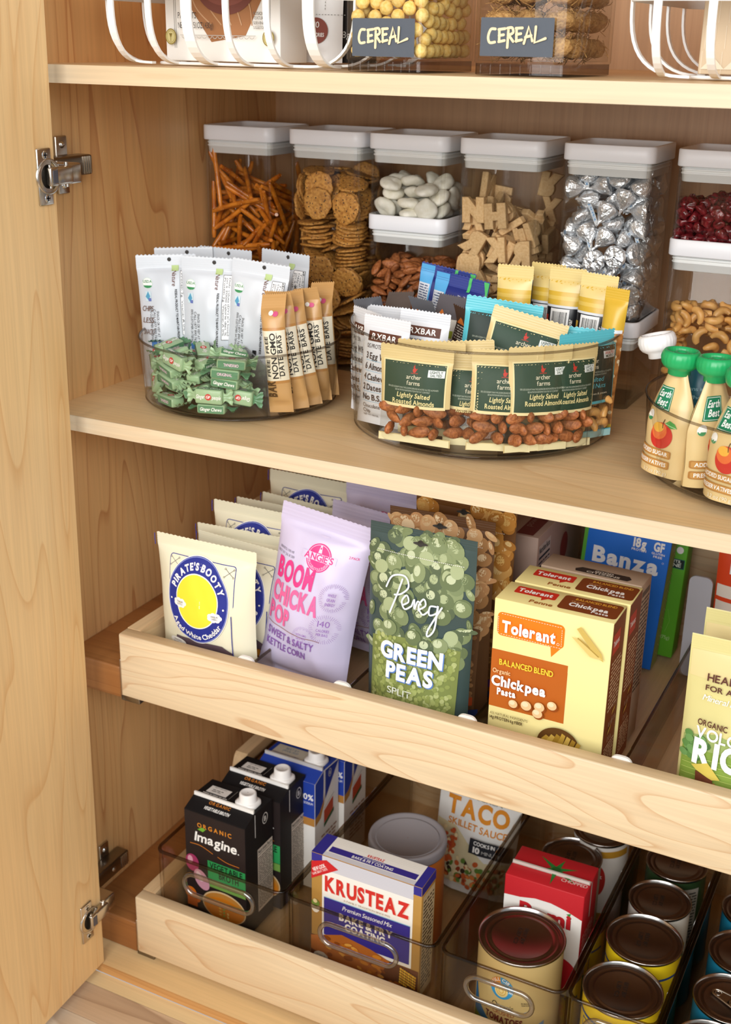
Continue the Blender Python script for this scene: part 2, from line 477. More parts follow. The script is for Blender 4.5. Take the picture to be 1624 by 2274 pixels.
# piles settled by gravity: x, y, z in tenths of a millimetre, then the rotation quaternion in hundredths
PILES = {}
PILES['pretzel'] = [
-434,293,231,42,-22,40,78,-101,147,27,53,53,-47,-47,267,357,297,31,-13,35,-87,-47,280,112,73,25,-57,27,-222,574,163,25,-47,27,80,291,312,80,16,-16,-69,69,168,570,280,62,36,-2,70,424,261,373,51,1,1,86,-378,321,262,89,-44,5,12,-300,335,223,79,-50,1,36,
89,62,166,29,-55,-27,74,-431,521,196,87,-49,0,0,-192,376,186,79,-46,26,-30,-36,241,192,57,53,-5,-62,294,353,134,54,63,-24,51,-223,519,194,1,-1,-50,-86,264,563,343,23,9,-15,96,438,510,307,68,21,21,-68,-211,600,96,54,-49,40,56,-360,229,384,65,-10,-4,75,
-180,501,386,52,-33,35,71,-20,123,264,2,-44,-12,-89,-342,554,390,30,62,-55,46,82,303,287,71,51,-49,-3,286,254,429,53,-22,-7,-82,379,542,358,95,16,12,-24,223,770,393,100,1,-4,-1,254,712,332,26,-25,9,-93,-434,293,369,0,0,-39,-92,-139,270,477,84,46,-28,-12,
10,102,401,68,-34,-23,60,174,131,359,2,34,-10,94,-210,283,447,1,-38,-34,-86,142,311,381,28,-5,76,-58,270,310,424,87,-10,20,44,278,576,633,83,-6,26,50,361,632,588,82,-38,-11,-41,-234,570,480,89,-45,0,6,286,777,354,3,4,2,-100,408,767,346,22,-7,-12,-97,
-434,469,719,44,30,48,-70,93,92,404,81,-28,-30,42,144,27,544,0,-29,0,-96,79,289,372,52,2,42,-75,-160,231,603,93,-5,-37,5,-46,261,588,78,42,-25,-40,206,314,384,83,6,0,-55,177,597,715,62,-70,-32,12,199,822,587,78,-17,-30,52,342,769,366,2,0,-5,-100,
75,115,593,68,13,66,30,69,47,534,9,31,6,95,247,200,761,93,11,24,24,-364,322,850,15,8,41,-90,-173,362,753,60,69,16,37,-332,517,816,66,72,-6,21,343,341,882,15,22,44,-86,374,874,612,100,4,-8,0,-321,152,657,89,-8,7,44,78,156,941,44,7,12,-89,
150,206,786,66,-4,-37,-66,368,132,568,49,3,14,-86,-153,258,784,32,-50,21,78,-207,584,840,70,67,21,10,-297,595,1105,73,6,19,66,-104,177,906,76,-3,-39,52,223,226,1124,50,22,-22,81,350,388,990,79,43,-9,42,252,901,848,97,2,25,6,301,629,961,88,46,-1,10,
-434,380,973,7,5,59,-80,-92,81,743,59,-2,-81,-2,-141,27,849,85,-9,-15,49,434,74,956,88,6,-3,48,-336,361,1008,16,2,-54,83,-240,248,1017,56,44,-8,70,13,223,1032,53,-9,-81,-22,45,114,909,90,10,-42,-12,-374,563,1062,51,29,50,-64,-188,564,974,40,14,40,-81,
438,823,1117,70,-7,-7,-70,-299,167,1023,90,-12,16,38,-30,288,1116,44,-78,14,-43,-45,228,1173,37,-79,8,-48,-312,499,1268,37,28,-65,60,-154,236,1087,87,-9,-32,-37,339,252,1140,93,14,18,-28,293,588,1101,58,49,-26,60,346,583,1080,20,31,-54,75,105,167,1377,30,-25,33,-86,
51,80,1361,16,-65,4,-74,39,108,1308,48,38,48,63,133,275,1284,54,-13,63,-54,-380,537,1311,28,-18,-49,-81,-103,187,1335,17,-67,-16,-71,195,515,1257,90,-24,-7,35,302,243,1392,68,20,8,70,-173,565,1118,60,43,1,67,178,559,1152,29,-71,-28,-58,345,505,1252,88,38,-2,-29,
316,604,1334,75,-18,5,-63,-149,234,1330,40,33,37,77,-174,530,1339,70,-36,-4,-62,268,480,1515,31,-1,49,82,204,274,1456,68,-58,-45,7,-365,504,1548,89,-42,1,16,349,346,1369,63,-12,31,70,-413,437,1547,95,-19,-2,-26,213,709,1190,89,28,2,35,403,786,1490,96,7,7,-25,
438,546,1071,94,-20,-6,-27,177,731,1227,14,16,-23,95,193,838,1251,85,20,17,45,354,850,1405,92,2,13,-38,-274,389,1398,65,69,22,-24,-109,204,1484,12,22,-24,94,228,195,1614,83,38,-21,-35,-327,334,1530,70,-6,26,66,-438,541,1697,70,-12,-12,-70,171,902,1264,95,0,30,0,
-96,255,1502,24,-59,-10,76,354,368,1697,73,-65,-15,-13,-438,258,1437,67,-21,-21,-67,-165,464,1593,36,20,-66,62,172,520,1700,42,19,-48,-75,293,394,1929,86,42,-27,10,-178,555,1747,86,-26,-24,36,332,369,1977,9,21,49,-84,233,903,1546,49,20,12,84,207,800,1787,77,-6,-37,52,
153,250,1603,87,-41,6,-27,298,304,1573,56,25,25,-75,315,222,1774,36,19,-26,87,267,230,1801,12,-3,32,-94,-263,750,1880,14,15,-4,-98,-180,595,1895,11,49,-36,79,64,614,1876,63,67,-21,-33,218,546,1726,70,41,53,-26,-393,744,1972,49,-16,-16,-84,383,400,2001,70,46,-37,41,
-123,68,1749,28,-64,-62,36,-60,30,1868,23,74,-30,-56,12,138,1896,7,-74,-22,62,438,237,1866,68,21,21,-68,-330,251,1624,29,7,29,91,-160,204,1731,71,-22,-36,56,48,200,1920,86,20,-46,8,87,197,1963,15,-39,-31,85,-263,238,1663,28,-18,-9,-94,434,807,1984,46,6,-11,88,
-426,602,2050,73,-17,14,65,-437,105,1784,95,-2,-1,-30,-322,28,2191,84,-3,-5,55,-43,300,2114,67,-16,-54,-48,427,433,2052,48,-68,-45,-32,-339,475,1899,21,-23,-28,-91,-136,635,1944,18,-30,-56,74,-88,191,1981,69,-6,-34,64,103,412,1980,24,-55,19,78,-290,470,1841,54,-42,-25,-69,
-274,729,2080,3,23,19,-95,-183,444,1961,57,-28,61,48,257,574,1875,41,-8,62,66,20,634,2085,78,-5,-58,25,79,405,1921,21,-63,-29,-69,-323,126,2198,87,20,-8,-45,-254,274,2075,85,-46,-23,15,-136,455,2104,67,49,55,-1,-90,290,2008,35,-65,22,-64,-406,317,1856,66,-24,-30,-65,
-242,318,2165,86,49,-11,13,72,437,2059,67,-34,57,-33,150,331,2098,63,-23,49,-56,-86,621,2040,44,-39,60,-54]
PILES['cracker'] = [
-214,309,22,30,0,0,-95,225,238,22,0,-42,91,0,328,541,183,49,-52,-24,66,-8,193,66,64,0,0,-76,134,195,119,4,100,0,-4,-273,593,58,4,-13,99,-6,443,635,194,70,6,70,6,-258,207,104,89,-2,-10,-44,189,193,159,6,76,-64,-1,308,598,228,82,-18,-54,11,
-274,319,184,94,5,-4,33,443,196,191,70,8,70,8,262,616,225,45,-37,74,-35,-271,206,215,96,5,-4,29,185,190,204,3,-22,-97,5,-274,495,147,0,85,52,6,196,568,227,79,-29,-47,26,-223,194,260,6,-68,73,3,205,190,247,5,90,-43,-2,245,682,403,16,79,59,4,
-237,190,304,1,2,6,-100,226,193,289,90,-2,5,43,260,710,447,83,-2,-17,-54,218,714,482,11,99,-1,13,-232,190,348,4,-90,-44,-4,277,190,385,84,-5,-14,-52,-443,392,412,38,59,-38,-59,206,732,522,12,98,11,11,-227,261,401,4,-82,-57,-5,-227,192,437,2,2,100,6,
101,195,496,9,-86,-50,12,226,447,519,12,4,-41,90,-288,131,634,38,2,53,76,191,202,513,2,97,-21,-15,259,738,668,11,82,56,0,-208,397,503,64,-1,8,77,281,196,531,33,-14,7,-93,270,742,714,6,89,-44,9,-217,394,548,7,93,-36,-2,443,360,695,69,14,69,14,
230,367,686,9,-95,-26,-13,275,737,760,10,99,12,5,210,188,684,95,9,-13,27,-275,379,644,99,-7,4,-11,9,22,823,31,-31,64,64,290,194,816,19,-73,63,-18,-276,201,770,92,-18,15,30,443,738,996,32,-63,-32,63,-272,319,763,8,65,72,-22,-276,334,805,15,84,49,-18,
266,77,1035,50,-42,43,63,200,703,821,61,5,-6,-79,-435,480,1002,69,7,-72,-5,267,122,1039,56,72,35,-21,-179,452,880,78,-5,11,-62,49,282,778,28,-37,87,-15,338,347,1008,15,88,6,46,-154,273,907,5,78,-61,-11,-176,236,955,84,-3,12,-52,215,665,1007,31,-5,-3,95,
199,720,918,91,-1,-6,41,-220,266,1013,6,-11,4,-99,228,735,966,96,0,-6,29,-290,245,1124,54,19,15,81,-94,50,1148,3,-6,74,-67,443,729,1391,69,16,69,16,-118,273,1140,9,35,-93,-7,288,337,1125,27,58,76,8,290,510,1138,27,12,95,-7,-270,244,1218,38,-9,7,-92,
274,196,1248,0,99,13,6,229,589,1136,96,-13,-24,10,-273,234,1263,30,-10,6,-95,258,198,1290,6,-30,95,-2,35,284,1234,3,-93,3,38,271,208,1336,95,-2,-6,31,-443,520,1384,52,47,52,47,-214,233,1329,84,14,17,50,271,193,1380,5,-46,89,-2,-219,192,1456,79,1,-3,61,
234,813,1506,80,50,8,-33,231,688,1268,5,33,94,-2,-158,207,1503,68,0,-3,73,267,193,1424,46,5,-2,-89,-393,387,1511,40,-45,50,-62,248,479,1459,85,-6,0,52,-223,193,1544,3,-22,97,2,-16,288,1438,97,13,-19,-12,235,583,1536,3,89,-45,6,-162,199,1591,100,2,-2,7,
227,568,1493,75,-6,1,66,-229,196,1632,33,3,2,-94,210,204,1527,13,-43,-89,-5,-181,575,1696,1,40,91,5,368,672,1752,23,-64,17,-72,232,188,1565,5,-88,46,13,273,222,1610,99,10,9,-3,-182,375,1775,0,-67,-74,-3,416,609,1757,29,69,-29,-59,-179,193,1678,41,-1,-3,91,
272,190,1649,12,-96,-25,6,-198,283,1814,46,3,1,-89,273,188,1740,60,-1,14,-79,-196,238,1856,98,2,-2,19,-205,237,1899,89,1,-3,46,-269,195,1718,0,-73,-68,-3,273,198,1696,14,-64,-75,-2,263,722,1901,37,-23,89,-12,-111,22,1971,61,-61,-36,-36,204,428,1761,40,-63,12,65,
443,734,2033,59,-39,-59,39,-397,197,2104,56,-46,48,-49,260,44,1930,62,57,-41,34,230,714,1931,49,-34,-18,78,-105,517,2047,40,40,-53,63,-259,737,1978,46,-8,2,-88,265,354,1949,9,-71,51,48,-229,725,2018,13,8,3,99,100,741,2001,81,-24,-13,52,288,286,1928,5,-66,57,48,
75,908,2189,70,70,-8,8,-154,731,2051,41,-8,2,-91,107,864,2218,7,7,70,-70,-235,738,2317,97,-4,0,24,233,650,2146,12,79,60,10,70,646,2239,0,93,34,-13,-424,196,1925,36,-61,-42,57,302,275,1982,45,-35,-80,-19,-208,738,2103,97,-3,7,-24,-96,226,2122,32,22,37,-84,
-118,236,1947,61,0,-3,79,-352,196,2105,22,63,22,71,-260,737,2156,64,5,6,77,143,647,2266,11,-14,-98,6,-360,468,2153,65,48,-57,-16,265,88,1938,68,65,-28,20,-236,737,2197,20,7,3,98,273,182,2201,20,-6,19,-96,-115,66,2151,29,29,-64,64,-36,280,2130,80,35,-26,42,
-234,735,2241,4,96,-28,-7,-238,279,2320,98,10,5,18,-34,339,2132,48,17,-40,76,-86,477,2072,33,-42,61,58,301,276,2068,15,39,-29,86]
PILES['ring'] = [
-331,109,121,35,76,43,-34,4,138,61,93,0,0,36,340,243,111,42,-8,-34,84,-322,511,61,97,0,0,24,-27,453,61,0,48,-88,0,254,471,61,0,-99,-11,0,-280,789,61,0,-80,60,0,-15,737,61,56,0,0,-83,229,719,94,3,86,48,-17,-324,271,119,18,16,-89,40,
-27,137,183,35,0,0,94,228,61,132,9,-9,-70,-70,-297,513,183,99,0,0,13,-16,522,183,0,36,-93,0,184,443,236,31,53,-77,-20,-325,779,183,0,14,99,0,11,794,183,18,0,0,-98,329,801,176,98,-9,15,14,-270,220,280,57,-5,17,-80,-20,291,290,95,-16,-5,-25,
319,232,253,23,-2,94,26,-324,494,305,99,0,0,14,-61,543,317,91,4,5,41,404,461,232,29,-64,29,-64,-360,754,366,7,86,-12,-50,38,798,305,12,0,0,-99,281,666,288,24,-35,86,27,-263,129,388,98,8,15,-14,-76,303,415,15,89,42,-7,195,137,341,2,-41,-91,-10,
-301,424,427,0,-62,79,0,89,585,411,34,52,-75,-24,280,422,412,29,-89,34,1,-188,779,312,41,-50,-70,29]
PILES['almond'] = [
402,879,634,82,-24,50,14,135,52,651,27,89,-9,36,359,52,598,0,0,32,95,-374,333,617,17,20,-4,96,373,396,607,19,-18,88,39,21,82,628,50,-51,-4,70,-395,418,699,88,22,37,19,-404,556,614,72,43,43,33,397,538,613,88,14,32,32,-413,148,676,47,50,17,-70,
-84,68,682,44,-19,-31,-82,75,122,703,34,89,-29,3,381,71,680,40,-13,29,86,398,435,722,87,24,-32,-29,385,564,732,36,22,82,-40,376,779,646,16,25,45,-84,-354,67,690,80,47,35,14,-191,102,669,53,-55,-36,54,412,204,657,71,3,-50,-50,-383,296,702,32,-18,16,-92,
-382,566,701,92,-2,22,31,401,672,676,51,23,-5,83,-276,92,740,38,50,-76,-12,389,791,757,88,19,-20,-39,-413,107,799,66,25,19,68,-12,104,759,26,61,73,17,175,102,775,59,-13,20,-77,388,157,762,20,-39,90,-6,370,289,750,20,11,-25,-94,-406,598,788,70,-5,21,68,
-118,86,788,90,-17,-22,35,97,64,851,10,35,84,-40,265,67,710,44,43,16,-77,-401,440,792,7,76,63,-14,-342,93,841,47,-25,19,-82,-228,100,801,9,-81,-44,39,365,55,820,16,-5,88,-45,-400,282,862,41,24,36,80,374,357,822,94,23,4,27,366,632,802,36,92,18,-4,
394,853,849,31,-27,-74,53,-413,125,912,67,-23,-14,69,-35,90,874,3,88,46,-13,367,478,838,21,95,9,-21,-367,550,888,93,30,6,18,399,568,898,37,-25,-41,80,-168,137,855,13,-71,-66,23,225,81,878,31,9,4,94,349,138,845,35,92,1,19,408,424,922,37,-72,57,-9,
408,714,903,78,-24,23,-53,57,38,984,58,-58,-41,-41,-370,356,930,16,90,-40,-7,404,842,959,59,-2,-38,-71,-363,59,982,10,-98,2,18,3,137,955,73,47,38,32,-409,279,1003,81,4,40,-43,426,250,948,28,-65,28,-65,352,666,971,26,16,6,-95,-96,64,998,6,-83,-26,-49,
166,82,969,52,23,14,-81,384,90,941,44,5,-5,-90,-394,507,993,41,3,-90,-14,369,876,1025,91,-30,-27,-1,-368,165,1025,59,-78,18,-11,272,131,966,21,-70,69,2,-388,406,1033,81,-38,38,22,44,373,1084,29,82,49,-9,40,728,1096,63,69,-34,9,-374,78,1088,2,96,-29,5,
-219,76,959,40,-20,-76,48,136,213,1072,32,-52,-76,23,241,100,1045,68,-12,35,-63,-159,398,1088,31,-8,1,95,25,528,1079,74,-19,1,-65,404,337,1013,20,-82,16,-52,160,560,1077,3,-17,-95,28,400,559,1006,30,37,-84,-24,189,879,1072,27,95,-4,15,-203,99,1051,87,-14,14,-46,
190,56,1117,91,27,-20,23,376,126,1016,63,-7,-3,77,-318,419,1110,42,56,57,44,-103,268,1083,87,-37,-13,31,176,423,1082,40,3,-4,92,410,432,1070,2,-62,40,-68,151,640,1122,17,80,53,-21,-245,821,1114,48,44,59,47,-157,828,1093,61,-23,-11,75,410,764,1068,57,-13,34,-74,
-373,232,1116,38,-24,-14,88,15,233,1117,88,-41,-24,8,102,133,1132,20,5,29,-93,323,186,1095,76,1,6,-64,-223,355,1143,64,-14,-44,61,-223,186,1137,93,3,2,36,220,279,1108,31,-65,-67,19,202,667,1188,91,-27,-1,-31,363,524,1099,6,-12,99,-3,-407,831,1108,5,-70,-67,-22,
-41,840,1134,23,-55,80,7,91,855,1137,83,36,1,42,365,875,1148,6,-16,-66,74,-414,150,1174,67,23,-16,-69,-137,99,1110,56,-23,10,-79,145,64,1197,7,24,-9,-96,339,52,1131,26,-91,-12,-30,-387,365,1165,36,-16,-34,85,-71,444,1129,29,12,34,88,-7,313,1175,7,-98,8,-19,
316,357,1132,78,-1,0,-63,-306,597,1095,90,11,-9,42,-110,615,1123,35,-70,53,-31,45,665,1198,48,-8,-29,82,413,633,1111,38,-59,-31,-64,-370,750,1154,12,-24,36,-89,-91,787,1183,38,-6,-23,89,124,782,1176,12,-16,27,-94,242,749,1109,12,20,97,-8,-408,77,1260,72,13,-38,57,
-82,189,1168,63,15,10,76,-7,56,1140,86,21,-36,28,426,179,1098,55,45,-55,-45,-409,517,1130,51,-29,61,-54,-117,383,1198,6,-78,-55,-30,141,223,1198,92,-19,6,32,410,297,1175,2,-80,-48,35,-258,539,1160,10,-52,-84,-12,-181,673,1179,72,-38,-5,57,241,513,1164,16,22,-17,-95,
325,633,1163,74,-28,-49,36,-359,657,1167,72,66,-4,21,-246,737,1220,24,85,-43,18,20,839,1228,84,-18,3,52,394,746,1172,33,80,-49,-6,-403,289,1235,60,60,-45,-27,-245,56,1155,12,-70,-33,-62,75,56,1266,34,92,11,16,390,155,1194,91,16,-33,-19,-368,470,1216,20,-4,-56,80,
-282,278,1203,33,-76,-56,8,110,380,1161,22,78,-59,1,220,357,1188,69,-17,-11,-70,-288,590,1256,5,-79,-61,-7,-30,552,1173,39,49,-67,-41,159,522,1207,34,18,-21,-90,384,527,1194,43,-13,40,-80,-392,846,1219,16,84,49,-15,-96,891,1254,70,70,-7,8,184,873,1241,30,-94,16,-6,
328,867,1267,58,14,-58,55,-384,390,1267,49,80,-29,-20,-105,71,1206,10,25,92,28,-21,189,1228,10,-91,-37,16,270,210,1172,55,13,-9,-82,-236,410,1274,81,55,-15,17,-175,291,1232,3,69,-61,-38,37,363,1248,2,-18,-92,34,299,302,1266,2,47,82,32,-214,481,1247,28,-45,-69,-49,
39,478,1222,67,-41,-59,-16,135,589,1265,8,-66,70,-26,312,403,1226,57,-13,-43,69,-258,863,1220,37,-15,-30,-87,-111,736,1256,65,-70,21,-21,141,750,1250,95,21,14,20,271,781,1189,6,75,-64,14,-324,99,1192,42,-41,68,-44,-203,146,1244,35,28,90,0,212,184,1264,93,-21,11,28,
308,119,1227,47,28,-4,-84,-301,565,1329,5,-28,96,7,-96,266,1261,27,-29,32,-86,181,429,1262,73,62,-4,29,414,401,1234,30,-69,-46,47,-409,595,1264,71,4,22,67,-134,529,1209,42,9,82,37,291,579,1267,42,-87,-8,25,395,535,1288,84,3,-2,54,-378,853,1300,13,36,-91,18,
19,616,1270,33,61,43,58,123,825,1308,96,-27,-7,-8,247,752,1288,24,49,-78,-30,-287,216,1288,17,8,-78,-60,-13,244,1308,25,-4,-8,-96,38,149,1289,33,-91,-15,21,239,89,1302,13,35,-78,-50,-278,344,1325,36,-79,49,10,-59,420,1303,35,36,-68,-53,398,745,1265,10,54,-83,4,
376,53,1261,91,29,26,-11,-357,719,1274,54,26,-76,-24,-78,612,1247,39,38,83,-11]
PILES['cashew'] = [
-354,75,450,2,0,-99,11,216,92,495,56,16,58,58,362,513,424,24,95,17,10,368,640,492,31,14,1,-94,382,820,506,9,-79,-60,-9,-144,75,436,92,-19,-26,-22,-48,105,548,25,-66,-53,48,381,343,457,14,49,86,-6,-422,250,423,50,-50,-50,50,75,100,549,25,-42,-85,20,
393,109,509,19,-60,74,-23,358,371,537,11,17,97,-11,392,489,567,52,66,-54,4,384,824,597,75,10,7,-64,-382,199,546,23,-77,58,13,118,88,663,3,-48,80,-37,328,102,572,28,48,82,10,-360,409,488,14,7,-11,98,379,624,615,89,-30,-34,0,-388,92,586,68,21,20,-68,
-229,73,602,25,14,-29,91,267,108,636,60,19,-23,-74,-348,354,563,11,-99,10,6,-362,44,694,14,14,69,-69,-145,109,673,0,80,51,-33,43,85,743,36,82,44,5,392,205,615,58,3,39,71,-378,348,655,1,-49,86,13,363,356,662,34,-92,-15,13,-392,493,647,51,-66,-55,-4,
397,744,707,61,-36,-3,-71,369,237,723,17,91,37,7,-368,312,735,0,38,-92,-13,-388,497,771,5,-70,-71,-1,380,827,799,87,-36,-19,29,-69,206,912,10,81,53,-22,216,107,748,56,-23,35,-72,-389,313,833,14,-69,-71,0,422,439,775,49,51,-49,-51,-381,130,851,4,-56,83,6,
297,99,788,11,76,-51,-40,-356,285,911,98,12,8,14,372,246,894,14,25,-91,-30,-382,480,882,83,-42,21,-30,364,651,815,20,-6,-35,91,232,822,929,31,-66,67,-16,-381,101,935,84,6,4,-53,-221,68,898,96,25,-13,4,76,181,936,13,-57,79,16,392,89,835,35,-44,-82,-8,
-364,257,998,12,-97,-20,8,132,400,913,96,-13,0,-26,396,186,988,71,-5,-40,58,-231,441,905,61,-9,-46,-64,391,511,879,2,-84,43,-33,-170,842,950,34,24,-90,-16,25,850,969,10,-42,81,40,179,854,1034,45,-30,83,10,-295,168,1028,14,31,-42,84,-54,53,868,31,-37,66,58,
132,44,866,70,70,8,-8,388,56,985,48,-52,56,43,-238,318,1035,7,-34,-13,-93,-28,365,963,11,-4,-73,67,234,279,966,36,10,6,-93,375,392,969,26,-18,94,9,-274,543,932,6,-36,89,-28,-103,586,956,11,-43,-89,-10,76,594,965,15,15,-10,97,309,575,910,67,-31,-12,66,
-397,662,896,64,30,4,71,-71,788,1014,40,-64,63,-16,111,731,966,12,-27,-88,-37,378,733,929,14,48,-81,30,-381,289,1134,5,-86,51,5,-71,253,989,16,-16,-18,-96,55,103,996,42,8,-19,88,241,110,936,94,18,13,-27,-385,392,1022,68,-35,14,62,-59,311,1088,10,-85,49,-17,
138,318,1034,50,-23,-13,82,380,361,1065,4,-90,-35,-28,-200,692,923,16,-11,-92,-34,-179,458,1010,98,-13,16,6,70,483,1010,2,-1,37,-93,242,512,991,87,2,-33,-36,-328,836,946,46,-27,6,84,-115,812,1115,37,-75,50,-23,228,684,994,39,58,-2,71,378,848,993,26,21,89,32,
-278,70,1034,41,-36,-78,-32,-122,137,1039,77,59,-16,17,110,213,1099,15,-1,88,46,317,205,1056,1,-78,-48,-40,-356,574,1108,8,99,4,9,-197,321,1119,35,65,-66,-12,68,399,1092,47,24,-16,-84,269,385,1098,13,49,-8,-86,-361,547,1003,5,-17,23,96,-198,713,1038,3,-14,-98,11,
74,649,1066,4,8,11,99,390,566,1001,82,16,32,45,-422,828,1045,60,-38,60,-38,-279,852,1059,94,-15,-15,-26,76,793,1076,3,-22,-97,14,311,762,1050,55,66,-46,-22,-279,129,1165,8,75,64,-13,-142,60,1087,28,-40,-69,-54,44,77,1079,20,-95,-24,-6,215,85,1028,90,20,14,-36,
-301,453,1130,17,-13,43,-88,-83,448,1105,27,-2,-53,-81,147,311,1176,93,-31,21,5,214,534,1085,73,1,-30,-62,-363,672,1019,20,13,-61,76,-91,578,1047,9,6,-99,-12]
PILES['cran'] = [
-399,163,58,74,53,0,-42,-205,65,54,77,-49,-22,34,60,132,59,22,4,-44,87,214,64,38,97,0,0,-25,338,122,54,21,33,-78,-49,-382,543,38,16,0,0,-99,361,451,58,34,-21,-83,39,379,608,38,99,0,0,-14,-321,65,54,34,22,-49,-77,-221,69,166,12,-58,63,-51,
-71,101,58,85,50,-14,9,177,60,116,0,100,0,0,404,68,58,52,-67,-52,8,-403,286,64,45,-65,58,21,412,309,57,52,37,45,63,423,849,60,48,52,52,48,-308,98,162,13,-56,64,-51,-113,65,136,12,-77,-56,-27,232,66,209,76,47,-25,-38,401,109,154,2,86,-50,7,
-396,218,151,26,10,-89,36,-403,435,77,41,22,80,-38,392,412,138,16,15,-14,96,-426,537,152,14,69,14,69,391,722,58,10,20,48,-85,-84,865,235,31,-28,80,-43,404,808,151,16,-50,85,-8,-426,75,94,62,-35,61,-34,31,56,120,40,86,14,-29,234,167,279,52,45,-67,-29,
407,287,168,68,-46,32,-47,124,571,212,74,-27,4,-61,408,380,252,40,-51,32,69,411,637,135,71,-4,26,-66,395,865,231,96,3,-18,-19,-392,120,216,14,-18,97,-5,-272,65,275,15,50,-48,-70,84,130,158,12,96,15,-20,149,155,231,57,-40,-9,72,409,168,273,32,-63,-70,5,
-375,290,183,90,-38,23,3,-237,432,222,65,-2,-65,-39,229,410,220,14,23,-15,95,-100,644,227,96,6,13,24,245,738,236,24,29,-88,28,-206,866,217,44,45,8,-77,-204,676,228,76,-30,-57,-7,27,836,220,2,-1,97,-23,378,871,328,28,-88,10,-38,-388,226,267,9,13,-92,-36,
-137,38,243,44,-44,-55,-55,-16,64,216,11,26,96,-2,160,58,300,22,-94,-25,-7,303,67,152,77,43,-30,-38,-307,327,227,90,-30,29,8,-135,442,271,58,4,-7,81,99,362,232,3,-1,95,-31,348,273,275,95,23,11,19,-399,407,198,34,-16,92,-8,-19,418,242,87,-34,-14,-32,
230,496,299,8,67,-37,64,344,456,256,2,-30,95,-9,-64,652,318,49,-79,0,36,247,618,270,64,25,-12,72,376,652,247,89,29,15,31,-245,764,278,36,71,56,-21,16,871,306,17,18,-92,-31,281,859,241,27,42,70,50,392,769,258,54,-78,31,7,-395,55,309,70,-63,32,7,
-160,123,249,14,4,-72,68,-76,205,273,1,32,95,7,242,79,376,40,-66,-57,28,337,64,254,31,-25,-92,4,-305,360,313,37,89,-18,-19,-193,259,234,5,48,68,56,4,288,276,11,-94,31,-1,188,280,249,18,-98,-4,10,403,288,352,55,-1,26,-79,-400,468,281,24,81,-51,14,
-71,558,256,20,19,-76,-58,7,500,273,8,27,-88,37,104,440,271,31,84,44,-11,295,370,298,10,28,38,-88,-408,602,255,3,-74,-57,36,-255,584,289,35,-3,91,-21,45,653,269,51,52,-55,-39,138,662,280,21,-73,62,-22,411,534,190,4,71,-66,-26,-133,789,307,89,-18,12,-41,
76,784,312,5,-69,60,40,322,727,324,91,36,-6,-20,-364,142,317,96,-22,7,-18,-261,202,286,79,6,-17,-59,-86,144,342,8,-3,-13,99,46,128,291,16,97,-15,-6,368,75,333,80,-11,22,-54,-231,295,357,18,-92,19,28,-122,327,315,45,69,7,-57,-36,394,333,17,12,14,-97,
144,234,325,9,-63,75,20,408,193,414,59,-9,-61,52,-323,548,348,89,20,-31,-28,-214,558,227,15,90,-13,38,8,569,347,28,-16,-66,69,141,545,323,8,23,-30,92,399,442,353,30,7,-74,-60,-336,673,283,82,7,30,48,-277,670,372,47,59,13,64,72,650,360,11,-23,-96,11,
191,701,352,1,-88,-40,26,407,609,303,78,32,7,54,-309,847,287,70,56,18,40,-111,891,359,65,-65,28,28,117,778,391,32,-15,37,-86,165,839,245,82,-53,22,7,402,762,379,26,85,1,-45,-321,217,382,27,-90,23,25,-204,69,354,28,29,-91,-11,-35,42,320,9,-13,-69,-70,
118,71,386,2,76,-58,29,425,65,419,16,-70,-17,68,-387,297,372,64,40,-6,66,-42,264,372,45,-9,-89,3,66,352,357,78,-5,46,-44,172,190,387,8,-12,-97,-20,256,287,338,14,70,60,36,-373,443,379,100,6,2,4,-237,462,318,71,-22,-21,-64,-50,511,387,53,-34,75,20,
181,370,327,52,70,38,31,350,528,343,27,-9,88,37,-394,682,378,1,-38,85,37,-142,687,391,42,46,75,-22,90,650,436,86,-1,16,48,234,595,370,21,-86,28,36,317,674,383,39,1,-36,85,-406,760,309,73,-45,-45,-27,-235,799,368,79,-26,-2,-55,-28,762,362,63,-2,-3,77,
220,855,339,62,54,45,35,292,831,373,27,-72,-3,64,-323,49,401,44,33,-66,50,-204,169,385,75,-31,31,50,35,169,383,7,-28,-60,-75,87,135,460,25,-78,-56,11,317,74,433,57,59,30,48,-411,135,406,69,15,-16,-69,-155,255,423,12,-88,42,-20,60,267,404,28,-64,-62,-35,
183,300,428,32,-12,-25,-91,305,186,389,74,16,-58,30,-426,346,298,70,-12,70,-12,-152,547,349,75,11,5,65,-117,432,379,8,-50,17,84,145,441,385,49,64,59,-9,280,458,390,13,45,-77,-43,-422,556,384,65,23,70,18,-211,586,414,10,-36,21,90,-32,736,438,3,-9,100,0,
294,584,433,6,49,-76,-41,408,622,416,61,35,13,69,-406,865,322,54,-59,-4,60,-144,793,418,87,-7,43,22,112,885,388,64,77,1,-1,192,767,442,85,37,14,35,409,867,456,65,16,49,-55]
